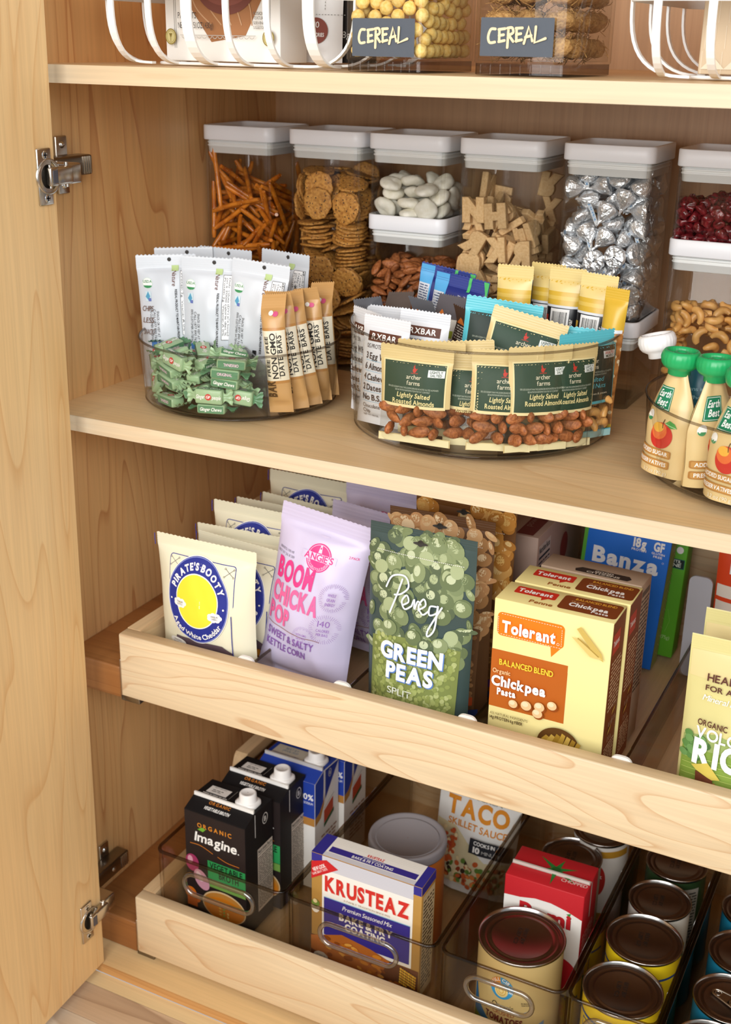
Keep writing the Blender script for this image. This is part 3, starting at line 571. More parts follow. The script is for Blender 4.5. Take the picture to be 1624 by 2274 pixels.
PILES['letter'] = [
-324,274,41,70,0,0,-71,51,221,82,70,11,-12,-70,315,221,41,71,0,0,71,-326,539,41,70,0,0,72,325,388,126,50,50,-50,50,258,788,81,99,-2,15,2,-293,258,123,80,0,0,-60,-22,136,261,8,-8,70,70,329,221,124,71,0,0,-71,289,503,261,95,-22,-5,-21,
322,802,146,70,9,12,70,-329,256,205,100,0,0,-1,28,218,288,63,-63,32,32,310,628,354,1,-100,0,0,-255,589,258,66,10,-70,-25,245,792,267,0,0,-100,2,233,889,432,50,50,50,-50,-353,229,400,67,-22,67,22,-78,136,536,59,59,40,-40,338,338,422,1,0,99,-11,
-268,408,434,16,-30,94,6,104,300,314,68,-68,-20,-20,303,806,435,50,50,-50,50,339,794,602,100,0,0,0,-227,231,629,42,87,-21,17,284,136,342,62,-62,35,35,-337,346,623,0,1,88,-47,337,512,468,99,-11,-1,1,301,617,620,51,-51,49,49,-336,194,853,0,-1,52,86,
137,282,600,42,-2,-14,-90,317,248,539,8,73,-67,12,-334,535,661,2,-4,-28,96,326,535,639,51,51,49,-49,424,794,768,0,-71,0,-71,-285,451,787,12,-32,-26,90,326,445,660,48,51,-52,49,326,617,873,49,-50,-51,-51,339,794,896,84,0,-54,0,-424,382,876,34,62,34,62,
-17,136,841,70,-70,-11,-11,388,253,736,54,50,56,36,-342,355,928,17,-69,17,-69,214,284,783,15,-76,-53,-34,290,508,959,10,-18,-84,-50,193,774,942,50,19,81,-23,-327,553,964,35,61,-64,31,-45,227,867,72,-66,-14,-13,200,235,1005,97,-22,-9,-2,319,441,1008,37,-64,-58,-35,
424,794,1140,71,0,71,0,-303,136,1160,70,-70,-11,-11,22,136,1197,44,44,-55,55,318,136,1287,48,48,-52,52,-339,361,1120,0,0,-24,97,118,306,1108,69,-19,21,67,338,313,1232,0,70,0,72,424,792,1394,71,-1,-71,1,-334,218,1249,0,0,71,71,-421,424,1372,68,18,68,18,
424,340,1231,70,9,70,9,312,784,1172,79,3,-61,-2,-336,254,1582,0,2,34,94,-324,136,1467,51,51,-49,49,-104,286,1367,21,-32,-91,17,-228,402,1254,100,6,4,-6,170,576,1218,6,-95,-23,19,172,878,1325,71,68,16,-13,328,698,1423,71,12,-69,6,-327,337,1619,67,-23,25,66,
25,136,1587,14,14,-69,69,333,313,1413,0,17,0,-99,-223,539,1381,42,64,-58,27,170,631,1403,24,-30,45,-81,424,601,1679,70,8,70,8,-337,403,1671,94,-34,2,0,310,236,1579,74,11,-13,-65,279,240,1481,4,-17,-1,98,-315,889,1838,53,-53,-47,-47,327,889,1650,3,-3,71,71,
-328,232,1782,0,1,-27,96,226,477,1593,11,-63,47,61,5,320,1738,64,27,3,72,180,524,1487,49,-79,-15,35,-328,710,1768,70,-9,-7,-70,257,796,1753,39,-52,62,44,-337,136,1932,71,71,0,0,222,305,1727,57,-5,-81,-9,292,258,1750,8,-81,6,57,-272,432,1864,3,12,95,-29,
-51,807,1788,55,-55,44,44,239,719,1781,52,39,44,-62,-422,695,1955,55,44,56,44,-22,889,1870,7,7,70,-70,318,889,1997,6,-6,-70,-70,-27,140,1975,63,-62,33,33,257,532,1806,2,-2,-43,-90,255,567,1893,43,90,-1,0,-414,717,2229,45,-56,-43,55,-50,593,1849,67,68,-21,20,
117,260,1872,16,78,55,24,-312,889,2092,47,47,53,-53,-21,722,1845,7,6,-69,72,318,871,2273,70,-70,6,6,-336,218,1982,71,-71,1,1,-17,234,1983,31,-35,-58,-66,360,239,1797,59,48,32,56,-326,691,1954,41,-52,47,-58,-255,592,2029,1,70,-7,71]
PILES['kiss'] = [
-286,240,90,24,68,54,-43,1,146,91,46,-72,48,-18,355,174,104,10,-5,79,-60,-340,524,91,100,0,0,-7,322,413,88,46,-80,34,-19,344,805,96,10,-80,-12,58,-372,137,213,10,47,-85,-23,185,94,121,43,-40,-57,-57,374,538,220,68,-18,-68,18,-300,94,383,62,-64,-32,-32,
-145,88,189,86,35,-34,-16,182,247,291,47,-49,74,1,-283,393,202,57,-8,-81,6,341,716,298,20,69,-67,16,-374,299,429,64,-30,64,-30,-53,248,319,73,51,39,-24,374,321,352,69,15,-69,-15,-334,500,360,44,49,-49,57,319,547,394,24,-96,-9,12,325,839,438,29,-94,-12,16,
-233,273,553,18,15,-85,47,-108,153,462,12,87,-25,41,328,134,343,69,-34,-45,-46,-321,489,551,34,14,93,-3,339,427,538,3,83,5,-56,-349,104,581,74,8,67,-7,95,89,376,80,8,-46,37,369,138,527,86,-21,6,-46,374,702,564,8,-70,-8,70,-218,177,751,88,44,18,5,
77,166,540,28,-48,79,23,234,266,590,12,-89,-43,13,-375,346,748,90,-3,-27,34,279,590,702,43,-6,74,-52,-374,582,730,63,-32,63,-32,227,839,660,44,44,-55,55,-365,91,833,70,-2,-40,60,-75,91,676,36,-36,61,61,159,91,737,36,-36,61,61,355,336,745,23,27,87,-34,
362,803,782,12,-51,85,-8,327,154,759,12,59,-52,-60,-374,463,941,70,-13,70,-13,367,514,839,23,-93,4,-29,350,826,990,9,17,-72,67,-372,223,980,70,-9,71,-8,-4,88,911,31,10,-91,24,210,223,890,19,-81,8,-55,-325,369,1090,19,7,98,2,239,668,983,46,-16,-64,59,
-177,89,948,26,4,93,-26,79,179,1050,19,-98,4,-7,376,206,1019,29,83,-28,40,250,346,1060,8,-92,-16,-34,362,815,1194,32,-29,90,-5,-283,146,1127,31,16,-46,-82,-8,88,1194,20,6,-95,25,374,126,1231,70,-11,-70,11,-374,515,1280,37,-84,15,37,376,493,1074,38,35,83,-19,
-70,840,1313,74,-2,-56,-37,251,816,1335,39,-61,24,-64,-234,138,1317,70,45,-51,22,72,244,1298,17,-79,46,-37,285,271,1280,43,46,-75,21,325,564,1285,22,47,-1,85,-359,806,1293,62,21,70,27,-196,621,1345,28,4,-32,90,366,826,1486,98,-11,19,2,-374,122,1442,2,71,2,71,
195,97,1346,17,60,-78,7,366,394,1380,61,42,53,-40,-225,417,1376,40,-2,-39,-83,57,493,1371,44,-26,-86,-10,320,576,1462,50,50,69,17,-321,785,1491,25,80,-34,43,-141,813,1475,0,-76,-8,-65,72,729,1461,56,-72,26,32,-73,123,1485,46,46,-66,-36,117,142,1539,0,1,92,39,
377,130,1494,45,-25,9,-86,-374,322,1469,92,28,-27,-2,-81,558,1481,76,25,31,52,156,577,1577,16,24,-60,75,-330,605,1498,52,-63,51,-27,-35,840,1623,44,5,-83,-33,224,831,1604,52,31,57,56,-227,218,1538,26,-87,40,-10,-62,368,1492,4,-58,-81,-10,204,362,1494,34,-54,-74,-22]
PILES['puff'] = [
-36,64,64,10,-42,-81,39,92,64,64,77,31,-40,39,316,64,64,34,-75,-9,57,-316,326,64,79,-58,-8,16,316,364,64,70,26,-61,26,296,490,64,82,19,-52,14,316,744,64,70,31,2,-65,316,1056,64,3,-96,-14,25,-316,64,64,96,1,-18,21,-195,64,106,23,-53,30,-76,
204,72,126,3,-74,-47,47,-316,234,153,40,57,-71,-2,316,396,188,1,49,15,86,-316,546,178,59,-75,-3,29,-316,469,64,16,10,-9,-98,316,529,184,91,33,24,0,316,616,64,64,46,30,-54,316,1052,192,46,55,24,65,-316,64,192,76,-2,-59,26,140,64,236,13,38,47,-79,
316,236,64,49,9,71,-49,316,270,205,27,58,67,38,-260,432,173,46,-32,-72,-40,306,872,64,53,-68,48,-15,316,924,180,55,-49,-38,57,-231,119,270,56,-14,59,57,28,64,175,36,52,38,68,316,150,158,4,12,-71,-70,-316,334,233,6,51,-70,50,311,348,306,31,26,-26,88,
316,669,181,2,13,-98,14,316,796,181,66,-10,-52,-53,316,938,308,21,86,47,6,-316,64,348,28,35,87,20,-127,70,214,16,12,-96,20,268,64,239,2,-23,88,-40,-316,214,279,56,49,8,-67,316,475,300,79,-18,50,-30,316,727,295,2,70,-17,69,266,1056,309,28,64,-64,33,
-268,64,467,17,-32,92,-16,-142,64,344,60,-42,-39,-56,-25,64,291,48,30,22,-79,316,82,356,87,37,-2,-33,-316,180,402,32,68,31,-58,316,210,318,3,-19,-94,-28,-316,363,358,76,-25,-49,34,295,601,288,82,-51,26,8,316,840,390,74,46,-41,-26,-316,182,530,56,-60,50,-26,
-31,64,419,43,74,46,-21,87,64,352,29,38,2,88,309,64,482,62,37,48,-50,316,416,414,44,25,-57,-65,-316,466,282,15,-78,27,-54,316,680,422,57,-81,15,-9,-207,130,573,29,-32,-67,-61,263,173,429,42,-80,-8,-42,316,289,419,27,-67,66,21,-314,543,396,89,-43,16,-5,
316,534,463,42,-84,0,34,316,635,542,31,52,52,60,316,1051,427,20,-27,-72,61,-316,64,585,12,-87,-18,44,-145,99,466,32,6,-75,58,197,64,418,12,-91,37,-17,316,175,546,7,75,62,19,-316,434,464,17,62,75,14,-316,598,533,72,-60,26,-24,316,779,503,38,-85,37,2,
316,947,502,61,20,58,-50,-316,64,713,10,71,66,-23,-12,137,522,64,11,-71,27,85,64,480,6,-52,31,-79,204,114,536,6,56,76,33,316,64,610,4,-98,-7,-17,-316,292,464,72,7,-68,15,293,306,544,50,-24,-21,80,-316,480,584,6,-32,-68,-65,316,618,677,38,15,54,73,
-98,64,580,74,-22,7,63,100,87,605,64,16,-34,67,210,112,664,51,34,-55,56,316,64,738,82,-8,47,33,-316,353,577,27,68,-51,44,316,436,551,32,-86,17,36,316,864,599,71,19,-15,-66,316,1056,569,73,55,-37,16,-316,180,658,20,-21,-6,96,-13,129,650,37,91,14,-12,
113,64,730,38,-53,-69,-32,316,200,671,21,5,-81,55,-316,417,695,15,56,-61,-54,316,363,656,43,60,-46,-49,-316,583,660,15,71,-67,15,316,490,667,12,84,14,51,316,734,623,37,-62,-68,-12,-313,170,786,66,69,13,27,-109,64,708,54,47,-3,69,192,183,768,21,13,-93,26,
316,177,797,8,98,-17,-8,-286,293,708,75,40,3,-53,-150,424,744,58,-51,39,50,-312,520,771,8,-71,-35,61,212,688,741,57,-45,42,54,316,646,802,25,37,5,89,192,969,738,67,-30,-34,-58,316,1056,697,6,-27,73,-62,-210,64,786,8,35,47,81,-106,100,850,90,29,-7,32,
-78,182,746,82,1,42,-40,211,64,812,18,61,-48,-60,-316,403,822,32,35,49,-73,32,265,764,45,60,66,-7,123,357,753,0,9,-84,-54,233,421,735,56,-62,-49,28,-316,524,900,65,-32,-44,-53,-191,561,775,17,89,-2,43,38,506,726,51,-72,-42,23,128,588,762,12,88,38,25,
248,545,761,41,42,32,-75,-316,736,756,82,-22,-16,51,170,831,806,32,38,87,4,316,761,748,60,22,-71,30,-263,1056,758,23,-90,-26,27,-148,1004,741,47,-9,3,88,-46,1056,800,29,-31,-58,-69,69,936,750,11,88,2,-46,259,1056,812,26,78,56,10,-316,64,858,38,-46,-70,39,
-206,64,922,30,56,-51,-58,-15,190,857,37,45,35,-73,-4,64,782,9,-85,1,52,213,175,894,46,21,25,82,-210,466,858,24,10,52,-82,-96,409,859,53,35,67,-39,23,412,811,10,58,81,6,132,268,844,71,-38,-60,5,316,335,786,21,29,-74,-56,-316,633,832,83,49,26,6,
-73,515,790,7,68,32,65,5,620,773,33,55,-22,-73,39,530,857,74,66,7,-8,316,457,825,3,-63,38,67,-206,739,821,16,84,-46,-23,-109,800,764,56,47,19,-65,95,709,791,39,-39,33,-77,246,739,854,30,-8,93,-18,-316,1056,886,58,-30,-76,-3,-190,1056,863,52,27,-80,-8,
-57,914,740,18,17,97,3,131,1056,809,6,-79,-8,60,316,1056,929,76,-2,62,20,-316,80,985,92,4,39,3,-88,288,817,23,-76,-14,-60,14,64,908,30,-74,31,51,97,132,838,43,2,84,-32,316,264,892,94,-24,-24,-2,-207,336,817,10,-14,-53,83,-119,506,938,23,49,7,-84,
4,436,935,91,1,-39,15,142,470,810,7,-11,4,99,210,369,850,47,19,30,81,-199,627,884,9,76,60,-22,-116,664,769,45,14,-87,14,60,650,899,16,5,-28,-95,205,618,860,66,-35,-57,34,316,587,916,35,-73,21,55,-316,827,847,65,-16,-27,-69,-210,874,793,12,73,40,-54,
-28,723,842,21,-23,51,80,42,824,807,29,-68,53,42,316,846,844,29,-8,-50,-81,-316,860,723,82,52,9,21,-241,951,915,11,-68,36,-62,-124,947,853,11,-74,-11,-65,131,940,862,76,60,16,-19,316,943,757,24,42,1,-88,-316,279,853,32,-91,15,-23,-193,209,815,57,-62,-25,48,
-124,204,923,78,-2,39,49,158,64,928,3,47,-87,12,316,64,885,62,-15,9,77,-270,389,941,47,44,41,-64,-158,327,935,28,11,56,-77,20,310,888,39,59,-70,-3,201,290,949,30,-31,62,-65,308,385,930,23,-78,58,5,-289,724,917,45,-80,27,-30,-73,609,877,6,-99,2,15,
-1,565,973,4,42,-67,61,162,654,975,59,35,-68,-27,224,499,904,49,64,-33,49,-207,828,913,49,-50,-55,46,-82,831,886,47,43,70,33,37,839,934,5,-28,92,27,130,756,905,92,-19,16,29,225,837,933,3,-54,79,28,-316,952,811,61,77,20,2,4,938,860,34,-80,-49,-8,
38,1056,897,20,-16,-70,67,188,1053,923,37,44,21,79,257,952,886,39,-70,51,31,-316,269,980,2,-40,-84,35,-272,173,909,66,31,-15,67,-92,86,977,22,30,-65,66,80,204,942,38,-59,-18,-69,316,161,969,38,-52,-36,68]
PILES['chew'] = [
-365,-866,56,0,98,-20,0,204,-899,56,99,0,0,15,-330,-130,56,0,-12,99,0,171,-319,56,94,0,0,-35,-782,8,56,0,100,-7,0,-420,-351,56,0,-98,-18,0,-760,-336,56,75,0,0,66,238,-686,91,16,4,-25,-95,-397,-644,126,84,-12,20,49,163,-487,146,7,-20,-27,94,
-126,-559,153,95,-16,6,-27,-715,-85,168,28,0,0,96,-731,-598,174,7,47,68,56,476,-778,188,10,4,-71,-70,205,-949,198,70,-70,-8,8,-509,-338,207,72,-59,-24,29,-250,-232,207,33,28,-57,-69,-5,-849,207,12,14,2,-98,150,-285,240,90,-9,-22,-36,-61,-457,251,6,78,-62,10,
-934,-302,252,12,-70,-10,-70,-311,-75,282,34,17,88,-29,-296,-594,288,43,3,-17,88,-672,-12,288,100,0,-2,-8,-349,-864,289,11,-97,20,7,383,-675,291,20,-10,-71,-67,-687,-263,311,36,84,9,40,343,-832,343,99,0,4,10,-539,-566,354,72,-57,32,-23,-32,-785,370,68,7,-6,73,
-728,-590,388,90,4,2,-43,-311,-338,391,95,-31,9,-3,-58,-228,400,31,-55,17,-76,-847,-123,403,33,14,90,23,109,-410,408,5,65,73,20,-372,-856,415,12,-97,21,8,362,-866,454,20,-4,0,-98,-267,-657,454,39,-17,-10,90,-790,6,457,85,-52,6,-5,283,-430,488,91,-4,26,-33,
51,-704,497,2,-60,79,9,-217,-427,523,42,10,-4,90,-467,-110,528,22,28,12,93,-656,-456,533,61,2,10,-79,-234,-942,535,69,-70,16,-2,-377,-679,537,95,8,-16,-27,423,-839,561,0,-97,-23,4,344,-686,567,80,-53,-6,27,-918,-177,582,77,8,0,-63,-359,-103,607,4,96,3,-26]
for _k in list(PILES):
    _a = PILES[_k]
    PILES[_k] = [(Vector(_a[i:i + 3]) / 10000, Quaternion(_a[i + 3:i + 7]).normalized()) for i in range(0, len(_a), 7)]
# ------------------------------------------------------------------ cabinet shell and floor
W_SIDE = wood('maple_side', 'Z', '#ebbf86', '#d8a163', '#a65e2b', rings=15, cross=9, seed=2.3, linefac=0.55, along=1.0, warp=0.3)
W_DOOR = wood('maple_door', 'Z', '#f2d09a', '#e8bd82', '#c98a46', rings=13, cross=8.0, seed=7.1, linefac=0.38, along=1.5, warp=0.4)
W_BACK = wood('birch_back', 'Z', '#c9a17a', '#b68a62', '#9a6f4a', rings=10, cross=16, seed=4.0, linefac=0.25, along=0.5)
W_SHELF = wood('maple_shelf', 'X', '#e8c89a', '#dcb884', '#c6955c', rings=9, cross=6.0, seed=1.2, linefac=0.35, along=0.9)
W_EDGE = wood('maple_edge', 'X', '#dfccae', '#d8c19e', '#c2a37a', rings=4, cross=30, seed=3.4, linefac=0.22, along=1.2)
W_FRONT = wood('maple_front', 'X', '#e6d2b0', '#dcc29a', '#b98450', rings=12, cross=11.0, seed=9.35, linefac=0.5, along=1.9, warp=0.5)
W_DRAWER = wood('maple_drawer', 'Y', '#e3c69c', '#d3ae7f', '#b98a5c', rings=6, cross=9, seed=5.5, linefac=0.3)
W_DRAWER_TOP = wood('maple_drawer_top', 'X', '#d9bf9a', '#cbab80', '#b08a60', rings=6, cross=30, seed=5.1, linefac=0.3)
W_CLEAT = wood('stained_cleat', 'X', '#a06a3a', '#8c5629', '#6c3d1c', rings=5, cross=20, seed=6.2, linefac=0.4)
W_DECK = wood('deck_board', 'X', '#e4c592', '#d6b07a', '#bd8c55', rings=5, cross=8, seed=8.8, linefac=0.3)
W_DECK_EDGE = wood('deck_edge', 'X', '#cf9d62', '#bd8850', '#9a6434', rings=5, cross=18, seed=8.1, linefac=0.4)
W_PL = [wood('plank_pale', 'X', '#ead3a6', '#dcbf8d', '#b98d5c', rings=6, cross=7, seed=1.9, linefac=0.4),
        wood('plank_grey', 'X', '#d6bda0', '#c3a585', '#7d5a40', rings=7, cross=8, seed=12.3, linefac=0.5),
        wood('plank_white', 'X', '#e2d2bb', '#d2bda0', '#8c6a4e', rings=7, cross=9, seed=15.7, linefac=0.45)]
STEEL = mat('#cfc8be', 0.24, 1.0)
STEEL_D = mat('#8d8478', 0.3, 1.0)
DARK_METAL = mat('#3a3c42', 0.35, 1.0)

def struct(mb, name):
    o = mb.build(name); o['kind'] = 'structure'; return o

XR = 0.13
b = MB(); b.box(X_WALL - 0.018, 0.998, 0.0, X_WALL, Y_BACK + .012, 1.62, W_SIDE); struct(b, 'wall_left')
b = MB(); b.box(XR, 0.998, 0.0, XR + .018, Y_BACK + .012, 1.62, W_SIDE); struct(b, 'wall_right')
b = MB(); b.box(X_WALL, Y_BACK, 0.0, XR, Y_BACK + .012, 1.62, W_BACK); struct(b, 'wall_back')
b = MB(); b.box(X_WALL, 0.998, 1.602, XR, Y_BACK, 1.62, W_SHELF); struct(b, 'ceiling')
b = MB(); b.box(X_WALL, 0.968, 0.0, XR, Y_BACK, Z_DECK, W_DECK, skip='f'); b.box(X_WALL, 0.966, 0.0, XR, 0.968, Z_DECK, W_DECK_EDGE, skip='b'); struct(b, 'trim_1')
b = MB(); yy = 0.965; k = 0
for wd in (0.022, 0.05, 0.075, 0.09, 0.09, 0.09, .09, .09, .09, .09, .09, .09, .09, .09):
    b.box(-2.4, yy - wd + 0.0008, -0.02, 1.8, yy, 0.0, W_PL[(0, 1, 2, 0, 2, 1)[k % 6]]); yy -= wd; k += 1
b.box(-2.4, -1.8, -0.02, 1.8, yy, -0.0005, wood('plank_low_bounce', 'X', '#9a7a58', '#80603f', '#5c4128', rings=6, cross=8, seed=3.3)); struct(b, 'floor')  # unseen far floor, made dark brown to bounce less light into the cabinet

def shelf(z, name, label):
    b = MB()
    b.box(X_WALL, 1.0015, z - 0.0172, XR, Y_BACK, z, W_SHELF, skip='f')
    b.box(X_WALL, 1.0, z - 0.0172, XR, 1.0015, z, W_EDGE, skip='b')
    return tag(b.build(name), label, 'shelf', 'cabinet shelves')
shelf(Z_TOP, 'cabinet_shelf', 'upper maple shelf board carrying the wire baskets and cereal canisters')
shelf(Z_MID, 'cabinet_shelf', 'middle maple shelf board carrying the lidded canisters and round turntables')

# open door, its hinged edge beside the cabinet, its inner face towards the room
b = MB()
zb, zt = 0.0135, 1.56
def door_pt(t, z, d):           # t along the door from the hinge, d thickness away from the opening
    k = (z - zb) / 1.1
    ex = -0.849 + 0.0145 * k
    return (ex + 0.044 * t - d, 0.974 - t, z)
loops = []
prof = [(0.0, 0.003), (0.003, 0.0), (0.20, 0.0), (0.52, 0.0), (0.523, 0.003), (0.523, 0.018), (0.0, 0.018)]
loops = [[door_pt(t, z, d) for t, d in prof] for z in (zb, 0.3, 0.6, 0.9, 1.2, zt)]
b.loft(loops, W_DOOR, False, True, True)
o = b.build('door_1'); o['kind'] = 'structure'

# hinges
def hinge(zc, ydoor, label):
    k = (zc - zb) / 1.1
    xd = -0.849 + 0.0145 * k + 0.044 * (0.974 - ydoor)
    root = empty('hinge', label, None, None, (xd, ydoor, zc)); root.parent = bpy.data.objects['door_1']
    m = MB(); m.box(-0.0005, -0.011, -0.027, 0.0025, 0.009, 0.027, STEEL, 0.0012); 
    m.lathe([(0.0172, 0), (0.0172, 0.003), (0.0155, 0.0032), (0.0145, 0.001)], STEEL, 32)
    n = len(m.v); 
    for i in range(n - 4 * 32, n):
        x, y, z = m.v[i]; m.v[i] = (z, x + 0.004, y)
    m.build('cup_plate', root)
    m = MB(); m.lathe([(0.0, 0.0027), (0.0128, 0.0027), (0.0128, 0.003)], mat('#2b2620', 0.4, 0.6), 28)
    m.v = [(z, x * 0.75 + 0.003, y * 0.9) for x, y, z in m.v]; m.build('cup', root)
    for s in (-1, 1):
        m = MB(); m.lathe([(0.0, 0.0022), (0.0012, 0.0030), (0.0034, 0.0032), (0.0042, 0.0024)], mat('#dfe3e6', 0.18, 1.0), 20)
        m.box(-0.0026, -0.0005, 0.003, 0.0026, 0.0005, 0.0034, DARK_METAL); m.box(-0.0005, -0.0026, 0.003, 0.0005, 0.0026, 0.0034, DARK_METAL)
        m.v = [(z, x, y + s * 0.0205) for x, y, z in m.v]; m.build('screw', root)
    dx = (X_WALL - xd)
    m = MB(); m.box(0.002, 0.0, -0.009, 0.0085, 0.012, 0.009, STEEL, 0.0015)
    m.box(-0.004, 0.008, -0.0085, 0.0085, 0.034, 0.0085, STEEL, 0.002)
    m.tube([(0.004, 0.004, -0.011), (0.004, 0.004, 0.011)], 0.0018, STEEL); m.tube([(0.002, 0.031, -0.012), (0.002, 0.031, 0.012)], 0.0022, STEEL)
    m.box(0.0084, 0.003, -0.006, 0.0092, 0.0095, 0.006, mat('#4b4a52', .4))
    m.build('link', root)
    m = MB(); m.box(dx + 0.016, 0.028, -0.010, 0.004, 0.052, 0.010, STEEL, 0.002)
    m.box(dx + 0.003, 0.046, -0.0105, dx + 0.022, 0.130, 0.0105, STEEL_D, 0.0025)
    for i in range(4): m.box(dx + 0.0215, 0.114 + i * 0.0035, -0.009, dx + 0.0228, 0.1155 + i * 0.0035, 0.009, STEEL)
    m.lathe([(0.0, 0.002), (0.002, 0.0016), (0.0036, 0.0)], STEEL, 16, c=(0, 0, 0))
    nn = len(m.v)
    for i in range(nn - 48, nn):
        x, y, z = m.v[i]; m.v[i] = (dx + 0.022 + z, 0.098 + x, y)
    m.build('bracket', root)
    m = MB(); m.box(dx, 0.094, -0.030, dx + 0.0035, 0.112, 0.030, STEEL, 0.0012); m.build('mounting_plate', root)
    for s in (-1, 1):
        m = MB(); m.lathe([(0.0, 0.0062), (0.002, 0.006), (0.0036, 0.0045), (0.004, 0.003)], mat('#dfe3e6', 0.18, 1.0), 16)
        m.v = [(dx + z, x + 0.103, y + s * 0.021) for x, y, z in m.v]; m.build('screw', root)
hinge(0.989, 0.955, 'upper steel hinge joining door and cabinet side, level with the canister lids')
hinge(0.098, 0.942, 'lower steel hinge near the floor beside the bottom drawer')

# ------------------------------------------------------------------ pull-out drawers
def drawer(z0, zt, zback, label):
    root = empty('pullout_drawer', label, 'drawer', 'pull-out drawers', (0, 0, 0))
    xl, xr = -0.8165, 0.06
    m = MB(); m.box(xl, 1.0, z0, xr, 1.018, zt, W_FRONT, 0.0018)
    for i in range(len(m.f)):                      # paler end grain along the top edge
        if all(abs(m.v[k][2] - zt) < 1e-5 for k in m.f[i]): m.m[i] = m.mi(W_DRAWER_TOP)
    m.build('drawer_front', root)
    def side(xa, xb):
        pr = [(1.018, z0 + .004), (1.018, zt), (1.205, zt)]
        for k in range(1, 9):
            t = k / 8; pr.append((1.205 + 0.035 * t, zt + (zback - zt) * (t * t * (3 - 2 * t))))
        pr += [(1.475, zback), (1.475, z0 + .004)]
        m = MB(); n = len(pr)
        vs = [(xa, y, z) for y, z in pr] + [(xb, y, z) for y, z in pr]
        m.add(vs, [tuple(range(n - 1, -1, -1)), tuple(range(n, 2 * n))] + [(i, (i + 1) % n, n + (i + 1) % n, n + i) for i in range(n)], W_DRAWER)
        m.build('drawer_side', root)
    side(xl, xl + 0.019); side(xr - 0.019, xr)
    m = MB(); m.box(xl + .019, 1.457, z0 + .004, xr - .019, 1.475, zback, W_FRONT); m.build('drawer_back', root)
    m = MB(); m.box(xl + .019, 1.018, z0 + 0.004, xr - .019, 1.457, z0 + 0.010, W_DRAWER); m.build('drawer_bottom', root)
    m = MB(); 
    m.box(xl - 0.0045, 1.004, z0 - 0.008, xl - 0.0015, 1.45, z0 + 0.045, STEEL, 0.0012)
    m.box(xl - 0.0045, 1.004, z0 - 0.009, xl + 0.022, 1.45, z0 - 0.0015, STEEL_D, 0.001)
    m.build('slide_rail', root)
    return root
drawer(0.395, 0.476, 0.545, 'upper maple pull-out drawer holding snack bags and pasta boxes')
drawer(0.0205, 0.1056, 0.187, 'bottom maple pull-out drawer holding acrylic bins of cans and cartons')
for z0, z1, lab in ((0.387, 0.428, 'brown stained spacer block beside the upper pull-out drawer'), (Z_DECK, 0.058, 'brown stained spacer block beside the bottom pull-out drawer')):
    m = MB(); m.box(X_WALL, 1.006, z0, -0.8225, 1.49, z1, W_CLEAT, 0.002)
    tag(m.build('spacer_block'), lab, 'wooden block', 'drawer spacer blocks')
# ------------------------------------------------------------------ clear stacking canisters with white lids
LID = mat('#f0f3f8', 0.38, spec=0.5)
SEAL = mat('#eceff0', 0.3, spec=0.5)

def canister(x, y, z, H, label, group='clear canisters with white lids', w_=0.102, yaw=0.0):
    """x, y: middle of the front face; H: to the lid top"""
    root = empty('food_canister', label, 'canister', group)
    h = w_ / 2; zl = H - 0.0175
    m = MB()
    hb = h - 0.0012
    nb = hb - .0045
    out = [rrect(nb - .0015, nb - .0015, 0.0, .007, c=(0, h)), rrect(nb, nb, 0.0015, .008, c=(0, h)), rrect(nb, nb, 0.0105, .008, c=(0, h)), rrect(hb - .0008, hb - .0008, 0.0125, .0105, c=(0, h)), rrect(hb - .0008, hb - .0008, zl, .0105, c=(0, h))]
    m.loft(out, ACRYL); m.add(out[0], [tuple(range(len(out[0])))], ACRYL)
    inn = [rrect(hb - .003, hb - .003, zl, .0085, c=(0, h)), rrect(hb - .003, hb - .003, 0.0128, .0085, c=(0, h)), rrect(nb - .002, nb - .002, 0.0115, .007, c=(0, h)), rrect(nb - .002, nb - .002, 0.006, .007, c=(0, h))]
    m.loft(inn, ACRYL); m.add(inn[-1], [tuple(range(len(inn[-1])))], ACRYL)
    m.loft([out[-1], inn[0]], ACRYL_EDGE)
    for sx in (-1, 1):                          # moulded corner ribs
        for sy in (-1, 1):
            cx, cy_ = sx * (hb - .0045), h + sy * (hb - .0045)
            m.lathe([(0.0024, 0.006), (0.0024, zl)], ACRYL, 10, c=(cx, cy_, 0))
    m.build('body', root)
    m = MB()
    r = .012
    lo = [rrect(h - .004, h - .004, zl, r - .003, c=(0, h)), rrect(h - .0008, h - .0008, zl, r - .001, c=(0, h)), rrect(h, h, zl + .001, r, c=(0, h)), rrect(h, h, H - .001, r, c=(0, h)),
          rrect(h - .0008, h - .0008, H, r - .001, c=(0, h)), rrect(h - .0028, h - .0028, H, r - .002, c=(0, h)), rrect(h - .0034, h - .0034, H - .001, r - .003, c=(0, h)),
          rrect(h - .004, h - .004, H - .011, r - .003, c=(0, h)), rrect(h - .006, h - .006, H - .0115, r - .004, c=(0, h))]
    m.loft(lo, LID); m.add(lo[-1], [tuple(range(len(lo[-1])))], LID)
    m.build('lid', root)
    m = MB(); hs = hb - .0036; lo = []
    for k, (dz, dr) in enumerate(((0.0, 0), (-.002, 0), (-.0024, .0007), (-.0036, .0007), (-.004, 0), (-.0058, 0), (-.0062, .0007), (-.0074, .0007), (-.0078, 0), (-.0150, -.0006), (-.0155, -.0014))):
        lo.append(rrect(hs + dr, hs + dr, zl + dz, .0085, c=(0, h)))
    m.loft(list(reversed(lo)), SEAL, True, True)
    m.build('seal', root)
    place(root, x, y, z, yaw)
    return root

